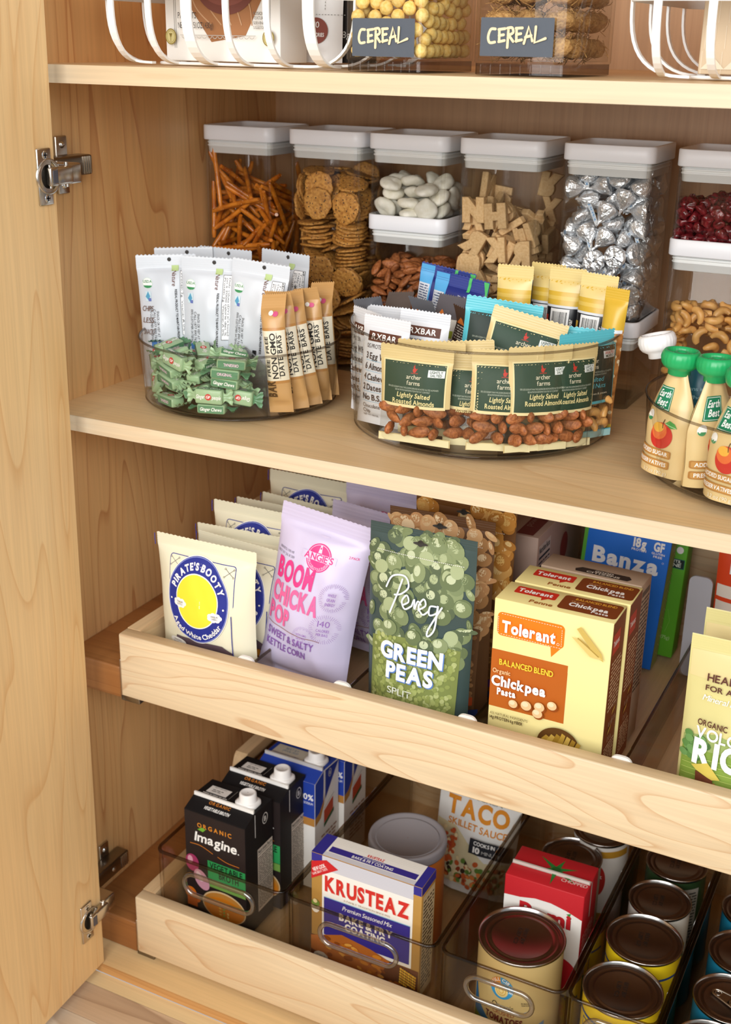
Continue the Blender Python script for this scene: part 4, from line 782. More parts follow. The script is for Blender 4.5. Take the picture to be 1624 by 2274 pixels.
CX = [-0.8435, -0.7235, -0.616, -0.502, -0.3805, -0.256]
CY = [1.312, 1.317, 1.319, 1.32, 1.322, 1.322]
HT = 0.288
canister(CX[0], CY[0], Z_MID, HT, 'clear canister of pretzel sticks, white lid, nearest the cabinet corner')
canister(CX[1], CY[1], Z_MID, HT, 'clear canister of seeded round crackers with white lid')
canister(CX[2], CY[2], Z_MID, 0.196, 'clear canister of almonds, white lid, beneath the canister of pale dried apple')
canister(CX[2], CY[2], Z_MID + .1855, 0.1025, 'short clear canister of pale dried apple pieces, stacked on the almonds')
canister(CX[3], CY[3], Z_MID, HT, 'clear canister of letter-shaped cookies with white lid')
canister(CX[4], CY[4], Z_MID, 0.101, 'short empty clear canister under the one of foil-wrapped chocolates')
canister(CX[4], CY[4], Z_MID + .0905, 0.1975, 'clear canister of silver foil-wrapped chocolates, stacked on an empty one')
canister(CX[5], CY[5], Z_MID, 0.196, 'clear canister of cashews, white lid, beneath the canister of dried cranberries')
canister(CX[5], CY[5], Z_MID + .1855, 0.1025, 'short clear canister of dark red dried cranberries, stacked on the cashews')

# ------------------------------------------------------------------ food pieces
def speck_mat(name, base, dark, spot, scale=120, spot_scale=260, spot_size=0.16, rough=0.55, bump=0.4, coat=0.0):
    m, nt, p = nodes_mat(name)
    tc = nt.nodes.new('ShaderNodeTexCoord'); oi = nt.nodes.new('ShaderNodeObjectInfo')
    off = nt.nodes.new('ShaderNodeVectorMath'); off.operation = 'ADD'
    nt.links.new(tc.outputs['Object'], off.inputs[0]); nt.links.new(oi.outputs['Random'], off.inputs[1])
    n = nt.nodes.new('ShaderNodeTexNoise'); n.inputs['Scale'].default_value = scale; n.inputs['Detail'].default_value = 4
    nt.links.new(off.outputs[0], n.inputs['Vector'])
    rp = ramp(nt, [(0.32, dark), (0.62, base)]); nt.links.new(n.outputs[0], rp.inputs[0])
    c = rp.outputs[0]
    if spot:
        v = nt.nodes.new('ShaderNodeTexVoronoi'); v.inputs['Scale'].default_value = spot_scale
        nt.links.new(off.outputs[0], v.inputs['Vector'])
        lt = math_n(nt, 'LESS_THAN', v.outputs['Distance'], spot_size)
        c = mix_rgb(nt, lt, c, spot)
    hv = nt.nodes.new('ShaderNodeHueSaturation')
    nt.links.new(c, hv.inputs['Color']); nt.links.new(math_n(nt, 'ADD', math_n(nt, 'MULTIPLY', oi.outputs['Random'], 0.3), 0.85), hv.inputs['Value'])
    nt.links.new(hv.outputs[0], p.inputs['Base Color'])
    p.inputs['Roughness'].default_value = rough; p.inputs['Coat Weight'].default_value = coat
    b = nt.nodes.new('ShaderNodeBump'); b.inputs['Strength'].default_value = bump; b.inputs['Distance'].default_value = 0.002
    nt.links.new(n.outputs[0], b.inputs['Height']); nt.links.new(b.outputs[0], p.inputs['Normal'])
    return m

M_PRETZEL = speck_mat('baked_pretzel', '#d98326', '#a04c10', '#f3dfb4', 70, 300, 0.11, 0.22, 0.25, 0.3)
M_CRACKER = speck_mat('seed_cracker', '#cc9448', '#9c6427', '#4a3220', 300, 230, 0.22, 0.6, 0.6)
M_APPLE = speck_mat('dried_apple', '#f2efe4', '#e4dfcd', None, 120, 0, 0, 0.75, 0.4)
M_ALMOND = speck_mat('almond_skin', '#b5703f', '#8a4b26', None, 350, 0, 0, 0.55, 0.5)
M_CASHEW = speck_mat('roast_cashew', '#e5b36c', '#cd9148', None, 90, 0, 0, 0.42, 0.15)
M_CRAN = speck_mat('cranberry', '#7d1d26', '#43090f', None, 160, 0, 0, 0.25, 0.6, 0.4)
M_COOKIE = speck_mat('cookie', '#dcb988', '#cda672', '#ab7f4c', 400, 500, 0.12, 0.7, 0.3)
M_PUFF = speck_mat('corn_puff', '#f6d98a', '#ecc05c', None, 320, 0, 0, 0.65, 0.4)
M_FOIL = mat('#eef1f5', 0.30, 0.82, bump=0.5, bscale=420)

def wob(p, amp, sc_, seed):
    v = Vector(p); n = noise.noise_vector(v * sc_ + Vector((seed, seed * 2.1, seed * .7)))
    return (v + n * amp)[:]

def blob(rx, ry, rz, m, name, fn=None, amp=0.0, sc_=120, seed=0, n=16, k=10):
    b = MB(); pr = [(sin(pi * j / k), -cos(pi * j / k)) for j in range(k + 1)]; pr[0] = (0.001, -1); pr[-1] = (0.001, 1)
    b.lathe(pr, m, n)
    out = []
    for x, y, z in b.v:
        if fn: x, y, z = fn(x, y, z)
        p = (x * rx, y * ry, z * rz)
        out.append(wob(p, amp, sc_, seed) if amp else p)
    b.v = out
    return b.mesh(name)

def almond_mesh(seed):
    def f(x, y, z):          # long axis x
        t = (x + 1) / 2
        k = 1.0 - 0.45 * t ** 2.2
        g = 1 + 0.05 * sin(9 * math.atan2(z, y) + seed)
        return x * 1.03, y * k * g, z * k * g * (0.96)
    b = MB(); pr = [(sin(pi * j / 12), -cos(pi * j / 12)) for j in range(13)]; pr[0] = (.001, -1); pr[-1] = (.001, 1)
    b.lathe(pr, M_ALMOND, 20)
    b.v = [wob((p[0] * .0112, p[1] * .0064, p[2] * .0041), 0.0003, 260, seed) for p in (f(z, x, y) for x, y, z in b.v)]
    return b.mesh('almond')
ALMOND = [almond_mesh(i * 3.1) for i in range(5)]

def cashew_mesh(seed):
    pts = []; a = 1.25
    for i in range(13):
        t = i / 12; an = pi / 2 + (t - .5) * 2.6
        pts.append((0.0088 * cos(an), 0.0088 * sin(an) - 0.0035, 0.0009 * sin(t * 6 + seed)))
    b = MB(); b.tube(pts, 0.0046, M_CASHEW, 12, rfn=lambda t: (0.25 + 0.75 * sin(pi * min(1, max(0, t * .92 + .04))) ** .45) * (1.08 - .28 * t))
    b.v = [wob(p, 0.0005, 150, seed) for p in b.v]
    return b.mesh('cashew')
CASHEW = [cashew_mesh(i * 2.7) for i in range(4)]

def cracker_mesh(seed):
    b = MB()
    rr = lambda a, r, z: r * (1 + 0.04 * sin(3 * a + seed) + 0.03 * sin(7 * a + seed * 2) + 0.02 * sin(13 * a))
    b.lathe([(0.0005, .0016), (.006, .0018), (.012, .0016), (.0165, .0017), (.0188, .0012), (.0195, 0), (.0188, -.0012), (.0165, -.0017), (.012, -.0016), (.006, -.0018), (.0005, -.0016)], M_CRACKER, 36, fn=rr)
    bend = 0.0022 * sin(seed)
    b.v = [wob((x, y, z + bend * ((x / .019) ** 2 - .5)), 0.0006, 330, seed) for x, y, z in b.v]
    return b.mesh('cracker')
CRACKER = [cracker_mesh(i * 1.9 + .4) for i in range(5)]

def pretzel_mesh(L, seed):
    b = MB(); r = random.Random(seed); a, c = r.uniform(-.0016, .0016), r.uniform(-.0016, .0016)
    pts = [(a * sin(pi * t), c * sin(pi * t), (t - .5) * L) for t in [i / 9 for i in range(10)]]
    b.tube(pts, 0.00305, M_PRETZEL, 9, rfn=lambda t: 1.0 if 0.04 < t < 0.96 else 0.72)
    return b.mesh('pretzel_stick')
PRETZEL = [pretzel_mesh(0.067 + 0.0032 * i, i) for i in range(5)]

def ring_mesh(seed):
    return blob(.0145, .0135, .0066, M_APPLE, 'dried_apple', lambda x, y, z: (x, y, z * (1 - .25 * math.exp(-((x - .2) ** 2 + y * y) * 9)) * (1.0 if hypot(x, y) < .8 else 1.05)), 0.0022, 85, seed, 20, 12)
RING = [ring_mesh(i * 4.3) for i in range(4)]
CRAN = [blob(.0082, .0062, .0050, M_CRAN, 'dried_cranberry', None, 0.0030, 210, i * 5.1, 18, 12) for i in range(5)]
PUFF = [blob(.0064, .0064, .0062, M_PUFF, 'cereal_puff', None, 0.0006, 260, i * 3.3, 14, 9) for i in range(4)]

def letter_mesh(ch):
    cu = bpy.data.curves.new('cookie', 'FONT'); cu.body = ch; cu.offset = 0.055; cu.resolution_u = 3
    cu.extrude = 0.13; cu.bevel_depth = 0.06; cu.bevel_resolution = 2
    o = bpy.data.objects.new('cookie', cu); COL.objects.link(o)
    dg = bpy.context.evaluated_depsgraph_get()
    me = bpy.data.meshes.new_from_object(o.evaluated_get(dg))
    bpy.data.objects.remove(o)
    xs = [v.co.x for v in me.vertices]; ys = [v.co.y for v in me.vertices]
    cx, cy_ = (min(xs) + max(xs)) / 2, (min(ys) + max(ys)) / 2
    s = 0.029 / (max(ys) - min(ys)); sx = min(s * 1.15, .027 / (max(xs) - min(xs)))
    for v in me.vertices: v.co = ((v.co.x - cx) * sx, (v.co.y - cy_) * s, v.co.z * 0.0042 / 0.19)
    me.materials.clear(); me.materials.append(M_COOKIE)
    for p in me.polygons: p.use_smooth = False
    me.name = 'letter_cookie'
    return me
LETTERS = {c: letter_mesh(c) for c in 'NHKRBAESPQXYDM'}

def kiss_meshes():
    out = []
    for i in range(4):
        b = MB(); r = random.Random(i)
        b.lathe([(.001, -.0092), (.006, -.0095), (.0105, -.009), (.0123, -.0068), (.0124, -.0045), (.0112, -.001), (.0086, .0032), (.0055, .0068), (.0030, .0098), (.0017, .0125), (.0013, .016), (.0005, .0175)], M_FOIL, 26)
        b.v = [wob(wob(p, 0.0010, 330, i * 7.7 + 1), 0.0004, 900, i) for p in b.v]
        b.sm = [False] * len(b.f)
        out.append(b.mesh('foil_chocolate'))
    return out
KISS = kiss_meshes()
def flag_mesh(seed):
    b = MB(); wp = mat('#eef3f7', .6); L = 0.022
    def F(x, y, o): return (0.0012 + x, 0.002 * sin(x * 160 + seed) + o, 0.013 + y + 0.004 * sin(x * 90 + seed) - x * .45)
    b.grid(lambda u, v: F(u * L, (v - .5) * .005, 0), 8, 2, wp)
    d = Deco(b, F, None); d.text('KISSES', 0.002, -.0014, .0028, ink('#5f9fd8'), w=.017, bold=1)
    d2 = Deco(b, lambda x, y, o: F(.022 - x, y, -o), None); d2.text('KISSES', 0.002, -.0014, .0028, ink('#5f9fd8'), w=.017, bold=1)
    return b.mesh('paper_flag')
FLAG = [flag_mesh(i * 1.3) for i in range(3)]

def pour(kind, meshes, x, y, z, name, label, cat, group, sel=None, child=None):
    for i, (p, q) in enumerate(PILES[kind]):
        me = meshes[i % len(meshes)]
        o = bpy.data.objects.new(name, me); COL.objects.link(o)
        o.rotation_mode = 'QUATERNION'; o.location = (x + p.x, y + p.y, z + p.z); o.rotation_quaternion = q
        tag(o, label, cat, group)
        if child and abs((q @ Vector((.02, 0, .014))).x + p.x) < .046 and .001 < (q @ Vector((.02, 0, .014))).y + p.y < .092:
            c = bpy.data.objects.new(child[0], child[1][i % len(child[1])]); COL.objects.link(c); c.parent = o
FL = 0.0045
pour('pretzel', PRETZEL, CX[0], CY[0] + FL, Z_MID + .006, 'pretzel_stick', 'brown pretzel stick heaped in the canister nearest the corner', 'pretzel', 'pretzel sticks in the canister')
pour('cracker', CRACKER, CX[1], CY[1] + FL, Z_MID + .006, 'cracker', 'round golden seeded cracker heaped in a clear canister', 'cracker', 'seeded crackers in the canister')
pour('ring', RING, CX[2], CY[2] + FL, Z_MID + .1915, 'dried_apple_piece', 'white dried apple piece heaped in a short clear canister', 'dried fruit', 'dried apple pieces in the canister')
pour('letter', [LETTERS[c] for c in 'NHAKERBSPQXYDM'], CX[3], CY[3] + FL, Z_MID + .006, 'letter_cookie', 'tan letter-shaped cookie heaped in a clear canister', 'cookie', 'letter cookies in the canister')
pour('kiss', KISS, CX[4], CY[4] + FL, Z_MID + .0965, 'foil_chocolate', 'silver foil-wrapped chocolate drop heaped in a clear canister', 'chocolate', 'foil chocolates in the canister', child=('paper_flag', FLAG))
pour('almond', ALMOND, CX[2], CY[2] + FL, Z_MID + .006, 'almond', 'brown almond heaped in the lower stacked canister', 'almond', 'almonds in the canister')
pour('cashew', CASHEW, CX[5], CY[5] + FL, Z_MID + .006, 'cashew', 'golden cashew nut heaped in the lower right canister', 'cashew', 'cashews in the canister')
pour('cran', CRAN, CX[5], CY[5] + FL, Z_MID + .1915, 'dried_cranberry', 'dark red dried cranberry heaped in a short canister', 'dried fruit', 'dried cranberries in the canister')
# cookies standing flat against the canister's front wall
for ch, px, pz, rot, fl in (('N', -.031, .203, .05, 0), ('H', -.004, .198, .12, 0), ('R', -.030, .168, -.5, 1), ('B', -.034, .143, 1.5, 0), ('K', -.003, .160, .1, 1), ('R', .027, .158, .1, 1),
                            ('E', -.02, .117, .6, 0), ('Y', .012, .128, 1.1, 0), ('A', -.028, .092, 2.4, 0), ('P', .006, .096, .3, 0), ('S', .033, .126, .4, 0), ('Q', .033, .09, .9, 0), ('X', -.01, .066, .3, 0), ('D', .022, .06, 1.2, 0)):
    o = bpy.data.objects.new('letter_cookie', LETTERS[ch]); COL.objects.link(o)
    o.matrix_world = Matrix.Translation((CX[3] + px, CY[3] + FL + .0046, Z_MID + .006 + pz)) @ Matrix.Rotation(pi / 2, 4, 'X') @ Matrix.Rotation(rot, 4, 'Z') @ (Matrix.Rotation(pi, 4, 'Y') if fl else Matrix())
    tag(o, 'tan letter-shaped cookie pressed flat against the canister front', 'cookie', 'letter cookies flat against the glass')
# ------------------------------------------------------------------ flexible packs: shared builder
BLACK = ink('#17161a'); WHITE = ink('#f7f6f2')

def pouch(W, H, T, m, top=0.012, bot=0.008, seed=1, stand=False, wr=0.0010, zig=0.0007, nu=30, m_low=None, y_low=0.0, curl=0.0, pinch=0.0, m_top=None, squash=0.05):
    """a sealed bag standing on y=0: returns its mesh builder and the front and back surface functions"""
    a, b_ = bot / H, 1 - top / H
    sd = seed * 3.7
    nu = max(nu, int(W / .0028) // 2 * 2)
    def prof(v):
        q = min(1.0, max(0.0, (v - a) / (b_ - a)))
        if stand: return (1 - q) ** 0.75 * min(1.0, 0.8 + 3 * q)
        return max(0.0, sin(pi * q)) ** 0.55
    def surf(x, y, o, sgn):
        u = max(-1.0, min(1.0, x / (W / 2))); v = max(0.0, min(1.0, y / H))
        p = prof(v)
        t = T / 2 * p * max(0.0, 1 - abs(u) ** 2.4) ** 0.75
        n = noise.noise(Vector((x * 36 + sd, y * 28, sgn * 2.0 + sd))) + 0.35 * noise.noise(Vector((x * 70 + sd, y * 45 + x * 30, sgn * 5.0)))
        t += wr * n * min(1.0, p * 1.6) * (1 - abs(u) ** 6)
        edge = 0.0 if v < b_ else 0.00035 * sin((y - b_ * H) * 2 * pi / 0.0026)
        sway = 0.0012 * noise.noise(Vector((y * 22 + sd, x * 8, 0))) * min(1, v * 6)
        dy = curl * max(0.0, v - b_ * 0.93) ** 1.3 * H * 3
        xx = x * (1 - squash * p + pinch * 0.0) * (1 - pinch * max(0.0, v - 0.55) * 2)
        return (xx, sgn * (t + o) + edge + sway + dy, y)
    F = lambda x, y, o=0.0: surf(x, y, o, -1.0)
    B = lambda x, y, o=0.0: surf(-x, y, o, 1.0)
    ys = [H * a * k / 3 for k in range(3)] + [H * (a + (b_ - a) * k / 40) for k in range(40)] + [H * b_ + top * k / 12 for k in range(13)]
    if y_low: ys = sorted(set(ys + [y_low]))
    mb = MB(); n = len(ys)
    for fn, sg in ((F, 1), (B, 1)):
        vs = []
        for j, y in enumerate(ys):
            for i in range(nu + 1):
                x = (i / nu - .5) * W
                yy = y + ((zig if i % 2 else -zig) if j == n - 1 else 0)
                vs.append(fn(x, yy, 0.00004))
        for part, mm in ((0, m), (1, m_low), (2, m_top)):
            fs = []
            for j in range(n - 1):
                low = m_low is not None and ys[j + 1] <= y_low + 1e-6 and ys[j] >= H * a - 1e-6
                tp = m_top is not None and ys[j] >= H * b_ - 1e-6
                if (1 if low else 2 if tp else 0) != part: continue
                for i in range(nu):
                    q = j * (nu + 1) + i
                    fs.append((q, q + 1, q + nu + 2, q + nu + 1))
            if fs: mb.add(vs, fs, mm, True)
    return mb, F, B

def put(mb, name, label, cat, group, x, y, z, yaw=0.0, lean=0.0, roll=0.0):
    o = mb.build(name); tag(o, label, cat, group); return place(o, x, y, z, yaw, lean, roll)

def carton(W, D, H, m, bev=0.0008, sides=None, topm=None):
    """a box whose front bottom edge runs along the local x axis; returns builder and front / right / top print surfaces"""
    mb = MB(); mb.box(-W / 2, 0, 0, W / 2, D, H, m, bev, 2)
    F = lambda x, y, o: (x, -o, y)
    Rr = lambda x, y, o: (W / 2 + o, x, y)
    Tt = lambda x, y, o: (x, y, H + o)
    return mb, Deco(mb, F), Deco(mb, Rr), Deco(mb, Tt)

# ------------------------------------------------------------------ top shelf: wire baskets
WIRE = mat('#f3f4f2', 0.4, spec=0.5)
def basket(x0, x1, y0, y1, label, zr=1.1515):
    root = empty('wire_basket', label, 'basket', 'white wire baskets on the top shelf')
    cx, cy_ = (x0 + x1) / 2, (y0 + y1) / 2; hw, hd = (x1 - x0) / 2, (y1 - y0) / 2
    zb = Z_TOP + 0.0012; ins = 0.045
    m = MB()
    r = 0.035
    lo = [rrect(hw, hd, zr, r, 8, (cx, cy_)), rrect(hw + .004, hd + .004, zr + .034, r + .004, 8, (cx, cy_)), rrect(hw + .002, hd + .002, zr + .034, r + .003, 8, (cx, cy_)), rrect(hw - .002, hd - .002, zr, r - .002, 8, (cx, cy_))]
    lo.append(lo[0]); m.loft(lo, WIRE); m.build('rim', root)
    m = MB(); m.tube([(p[0], p[1], zb + .0015) for p in rrect(hw - ins, hd - ins, 0, 0.02, 5, (cx, cy_))], 0.0016, WIRE, 8, True); m.build('base_ring', root)
    def rib(ax, ay, dx, dy, wd):
        # from the rim point straight down, sweeping in to the base
        tx, ty = -dy, dx; k = 12; fr = []
        for i in range(k + 1):
            a = i / k * pi / 2
            h = 1 - cos(a) ** 1.0; d = ins * h ** 1.25
            z = zr + 0.004 - (zr + 0.004 - zb - .002) * sin(a) ** 0.85
            fr.append((ax - dx * d, ay - dy * d, z))
        fr.append((ax - dx * (ins + .008), ay - dy * (ins + .008), zb + .0018))
        m = MB(); loops = []
        for i, p in enumerate(fr):
            q0, q1 = Vector(fr[max(i - 1, 0)]), Vector(fr[min(i + 1, len(fr) - 1)])
            t = (q1 - q0).normalized(); n = Vector((tx, ty, 0)).cross(t).normalized()
            P = Vector(p); T = Vector((tx, ty, 0))
            loops.append([(P + T * sx * wd / 2 + n * sn * 0.0011)[:] for sx, sn in ((-1, -1), (1, -1), (1, 1), (-1, 1))])
        m.loft(loops, WIRE, False, True, True); m.build('rib', root)
    n = max(2, int(round((x1 - x0) / 0.047)))
    for i in range(n):
        x = x0 + .03 + (x1 - x0 - .06) * i / (n - 1)
        wd = 0.0115 if i % 3 == 2 else 0.0065
        rib(x, y0, 0, -1, wd); rib(x, y1, 0, 1, wd)
    for i in range(4):
        y = y0 + .035 + (y1 - y0 - .07) * i / 3
        rib(x0, y, -1, 0, .0065); rib(x1, y, 1, 0, .0065)
    return root
basket(-0.828, -0.549, 1.025, 1.275, 'white metal basket with upright ribs at the left end of the top shelf')
basket(-0.297, -0.02, 1.035, 1.285, 'white metal basket at the right end of the top shelf')

# packs inside the baskets
wp = paper('#f5f4f0')
mb, f, rg, tp = carton(0.135, 0.05, 0.15, wp)
for sx in (-1, 1):
    for dx in (.011, .013): f.rect(sx * .0675 - sx * dx - .00025, .012, sx * .0675 - sx * dx + .00025, .14, ink('#8d8b86'))
f.poly([(-.046, .062), (-.012, .018), (.028, .024), (.05, .062), (.052, .1), (-.05, .1)], ink('#a9764f'))
for k in range(5): f.stroke([(-.04 + k * .016, .075), (-.03 + k * .016, .05), (-.012 + k * .012, .034)], .0012, ink('#caa27e'))
f.ell(.006, .073, .036, .03, ink('#7c4a42')); f.ell(.006, .077, .034, .026, ink('#915950')); f.ell(.006, .084, .032, .019, ink('#f0e3c2'))
rr = random.Random(4)
for k in range(60): f.ell(.006 + rr.uniform(-.028, .028), .084 + rr.uniform(-.014, .014), .0028, .0022, ink(rr.choice(('#fbf3da', '#e7d5a6', '#f6e9c4'))), 10, rr.uniform(0, 3))
f.text('PACKETS', -.049, .0395, .0055, ink('#3c3a3c'), w=.022)
f.text('NET WT 15.1 OZ (430g)', -.049, .0305, .0055, ink('#3c3a3c'), w=.042)
for t, yy in (('FUSION', .043), ('TEXTURE', .039), ('SERVING', .0345), ('SUGGESTION', .0305)): f.text(t, .053, yy, .0028, ink('#6b6a66'), al='r', w=.013)
for k in range(14): f.ring(-.042 + k * .0062, .0235, .0028, .0026, .0006, ink('#b9b7b2'), 16, pi, 2 * pi)
f.rect(-.046, .0238, .043, .0244, ink('#b9b7b2'))
for sx in (-1, 1):
    f.ell(sx * .0575, .0225, .0066, .0075, ink('#8d7b3a')); f.ell(sx * .0575, .0225, .0056, .0064, ink('#c9bd84')); f.ring(sx * .0575, .0225, .0048, .0056, .0004, ink('#7d6c32'))
    f.poly([(sx * .0575 - .002, .0255), (sx * .0575 + .002, .0255), (sx * .0575, .021)], ink('#7d6c32')); f.rect(sx * .0575 - .0003, .018, sx * .0575 + .0003, .022, ink('#7d6c32'))
put(mb, 'cereal_packet_box', 'white box with a bowl picture standing in the left wire basket', 'box', None, -0.7085, 1.082, Z_TOP + .005, -.02)
mb, F, B = pouch(.10, .16, .035, film('#f1f0ee'), stand=True, seed=3); d = Deco(mb, F, .008)
d.text('SUGAR.', .035, .063, .0058, ink('#a56f52'), al='c', w=.02, bold=1)
for k in range(20): d.rect(-.005 + k * .003, .045, -.0034 + k * .003, .0456, ink('#9a9894'))
for k in range(16): d.rect(.034, .05 + k * .003, .0346, .0516 + k * .003, ink('#9a9894'))
d.ell(.026, .03, .012, .0125, ink('#8a3f2c')); d.text('10', .027, .033, .0055, WHITE, al='c'); d.text('CALORIES', .027, .0245, .0035, WHITE, al='c', w=.015, bold=1)
put(mb, 'snack_pouch', 'white stand-up pouch with a brown dot in the left wire basket', 'pouch', None, -.668, 1.166, Z_TOP + .005, .05, .02)
mb, f, rg, tp = carton(0.042, 0.045, 0.15, ink('#2a2523'))
f.ell(-.008, .115, .012, .012, ink('#b3221f')); f.ell(-.012, .098, .007, .007, ink('#c93a2a')); f.poly([(-.018, .088), (-.002, .092), (.0, .083), (-.016, .08)], ink('#7fa640'))
f.text('(48g)', .0, .024, .0062, WHITE, al='c'); 
rg.rect(.004, .012, .042, .14, ink('#6d543f'))
rg.fine(.006, .02, .040, .135, 26, ink('#2a211b'), 5)
put(mb, 'drink_mix_box', 'dark narrow box with red fruit print at the right of the left wire basket', 'box', None, -.6235, 1.178, Z_TOP + .005, .15)
mb, f, rg, tp = carton(0.16, 0.08, 0.14, paper('#dcc7a8'))
for k in range(18): f.poly([(-.078 + k * .0014, .0 + (k % 6) * .02), (-.0776 + k * .0014, (k % 6) * .02), (-.0776 + k * .0014, .018 + (k % 6) * .02), (-.078 + k * .0014, .018 + (k % 6) * .02)], ink('#efe2cb'))
for k in range(8): f.poly([(-.078 + .019 * k, .004), (-.068 + .019 * k, .014), (-.058 + .019 * k, .004)], ink('#e8d9bf'))
f.rect(-.045, .026, .075, .135, ink('#4b4d55')); f.rect(-.0438, .0272, .0738, .1338, ink('#e4d5d0')); f.rect(-.039, .031, .07, .13, ink('#3f4046')); f.rect(-.0385, .0315, .0695, .1295, ink('#dccbc6'))
f.ring(-.031, .041, .0045, .0045, .0006, ink('#fbf6f2')); f.rect(-.033, .0425, -.029, .0432, ink('#fbf6f2')); f.rect(-.033, .039, -.029, .0397, ink('#fbf6f2'))
put(mb, 'tan_box', 'tan box with a pale framed panel standing in the right wire basket', 'box', None, -.165, 1.1, Z_TOP + .005, .0)

# ------------------------------------------------------------------ top shelf: cereal canisters
SLATE = mat('#4c535d', 0.6, bump=0.15, bscale=90); CREAM = ink('#f1dcae')
def cereal_can(x0, x1, y0, y1, label, lab):
    root = empty('cereal_canister', label, 'canister', 'cereal canisters on the top shelf')
    cx, cy_ = (x0 + x1) / 2, (y0 + y1) / 2; hw, hd = (x1 - x0) / 2, (y1 - y0) / 2; H = .26
    m = MB(); c = (cx, cy_)
    out = [rrect(hw - .003, hd - .003, 0, .006, 5, c), rrect(hw - .001, hd - .001, .001, .008, 5, c), rrect(hw - .001, hd - .001, .010, .008, 5, c), rrect(hw, hd, .011, .008, 5, c), rrect(hw, hd, H, .008, 5, c)]
    inn = [rrect(hw - .0028, hd - .0028, H, .006, 5, c), rrect(hw - .0028, hd - .0028, .012, .006, 5, c)]
    for L in (out, inn): 
        m.loft(L, ACRYL)
    m.add(out[0], [tuple(range(len(out[0])))], ACRYL); m.add(inn[1], [tuple(range(len(inn[1])))], ACRYL_EDGE)
    m.loft([out[1], out[2]], ACRYL_EDGE); m.loft([out[-1], inn[0]], ACRYL_EDGE)
    for k in range(9):
        t = -1 + k / 4; m.lathe([(.0012, .001), (.0012, .0095)], ACRYL, 8, c=(cx + t * (hw - .008), y0 + .002, 0))
    m.build('body', root)
    m = MB(); lo = [rrect(hw + .001, hd + .001, H, .009, 5, c), rrect(hw + .001, hd + .001, H + .018, .009, 5, c), rrect(hw - .002, hd - .002, H + .019, .008, 5, c)]
    m.loft(lo, LID, True, True, True); m.build('lid', root)
    m = MB(); lx0, lx1, lz0, lz1, sc_ = lab
    F = lambda x, y, o: (x, y0 - .0002 - o, y)
    d = Deco(m, F); d.rect(lx0, lz0, lx1, lz1, SLATE, .0008)
    W = lx1 - lx0; cx2 = lx0 + W * .1; cz = (lz0 + lz1) / 2; u = W * .8
    S = lambda *p: [(cx2 + a * u, cz + b * u * sc_) for a, b in p]
    st = .0022
    for g in (S((.13, .18), (.05, .17), (.01, .0), (.04, -.13), (.13, -.12)), ):
        d.stroke(g, st, CREAM)
    for g in (S((.2, .16), (.205, -.11)), S((.19, .17), (.3, .19)), S((.2, .03), (.28, .05)), S((.2, -.11), (.3, -.08)), S((.36, .19), (.355, -.24)), S((.50, .19), (.505, -.1)), S((.49, .2), (.6, .21)), S((.5, .06), (.58, .08)), S((.5, -.09), (.6, -.06)),
              S((.64, -.14), (.71, .24), (.78, -.08)), S((.66, .0), (.76, .04)), S((.83, .24), (.82, -.12), (1.0, -.02))):
        d.stroke(g, st, CREAM, False)
    d.stroke(S((.35, .2), (.43, .21), (.45, .1), (.37, .04)), st, CREAM); d.stroke(S((.38, .04), (.46, -.1)), st, CREAM, False)
    m.build('chalkboard_label', root, )['label'] = 'slate label lettered CEREAL in cream'
    root.location = (0, 0, Z_TOP)
    return root
cereal_can(-.556, -.474, 1.05, 1.168, 'clear cereal canister of round yellow puffs with a slate label', (-.547, -.485, 1.105 - Z_TOP, 1.137 - Z_TOP, .72))
cereal_can(-.43, -.341, 1.05, 1.178, 'clear cereal canister of shredded wheat with a slate label', (-.4225, -.3565, 1.1075 - Z_TOP, 1.1385 - Z_TOP, .66))
pour('puff', PUFF, -.515, 1.0535, Z_TOP + .0125, 'cereal_puff', 'round yellow cereal puff heaped in a clear canister', 'cereal', 'yellow cereal puffs in the canister')

# shredded wheat biscuits: a pillow of fibres each
M_WHEAT = speck_mat('shredded_wheat', '#c79a5c', '#93642f', None, 420, 0, 0, 0.75, 0.9)
M_FROST = mat('#f6f1e6', 0.6, bump=0.3, bscale=300)
def wheat_mesh(seed):
    r = random.Random(seed); b = MB()
    pr = [(sin(pi * j / 8), -cos(pi * j / 8)) for j in range(9)]; pr[0] = (.001, -1); pr[-1] = (.001, 1)
    b.lathe(pr, M_WHEAT, 14)
    b.v = [wob((x * .0145, y * .0105, z * .0085), .0022, 190, seed) for x, y, z in b.v]
    for i in range(26):
        a, c = r.uniform(0, 2 * pi), r.uniform(-1, 1); s = sqrt(max(0, 1 - c * c)); p = Vector((s * cos(a) * .0148, s * sin(a) * .0108, c * .0088))
        t = Vector((r.uniform(-1, 1), r.uniform(-1, 1), r.uniform(-1, 1))) * .006
        b.tube([(p - t)[:], (p * 1.1)[:], (p + t)[:]], .00035, M_WHEAT, 4)
    return b.mesh('wheat_biscuit')
WHEAT = [wheat_mesh(i + 1) for i in range(3)]
r = random.Random(8)
for k in range(5):
    for i in range(3):
        for j in range(5):
            if 0 < i < 2 and 0 < j < 4 and k < 4: continue
            o = bpy.data.objects.new('wheat_biscuit', WHEAT[(i + j + k) % 3]); COL.objects.link(o)
            o.location = (-.43 + .0185 + i * .0265, 1.05 + .0170 + j * .0235, Z_TOP + .0235 + k * .0215)
            o.rotation_euler = (r.uniform(-.25, .25), r.uniform(-.3, .3), r.choice((0, pi)) + r.uniform(-.3, .3))
            tag(o, 'brown shredded wheat biscuit packed in a clear canister', 'cereal', 'shredded wheat biscuits in the canister')
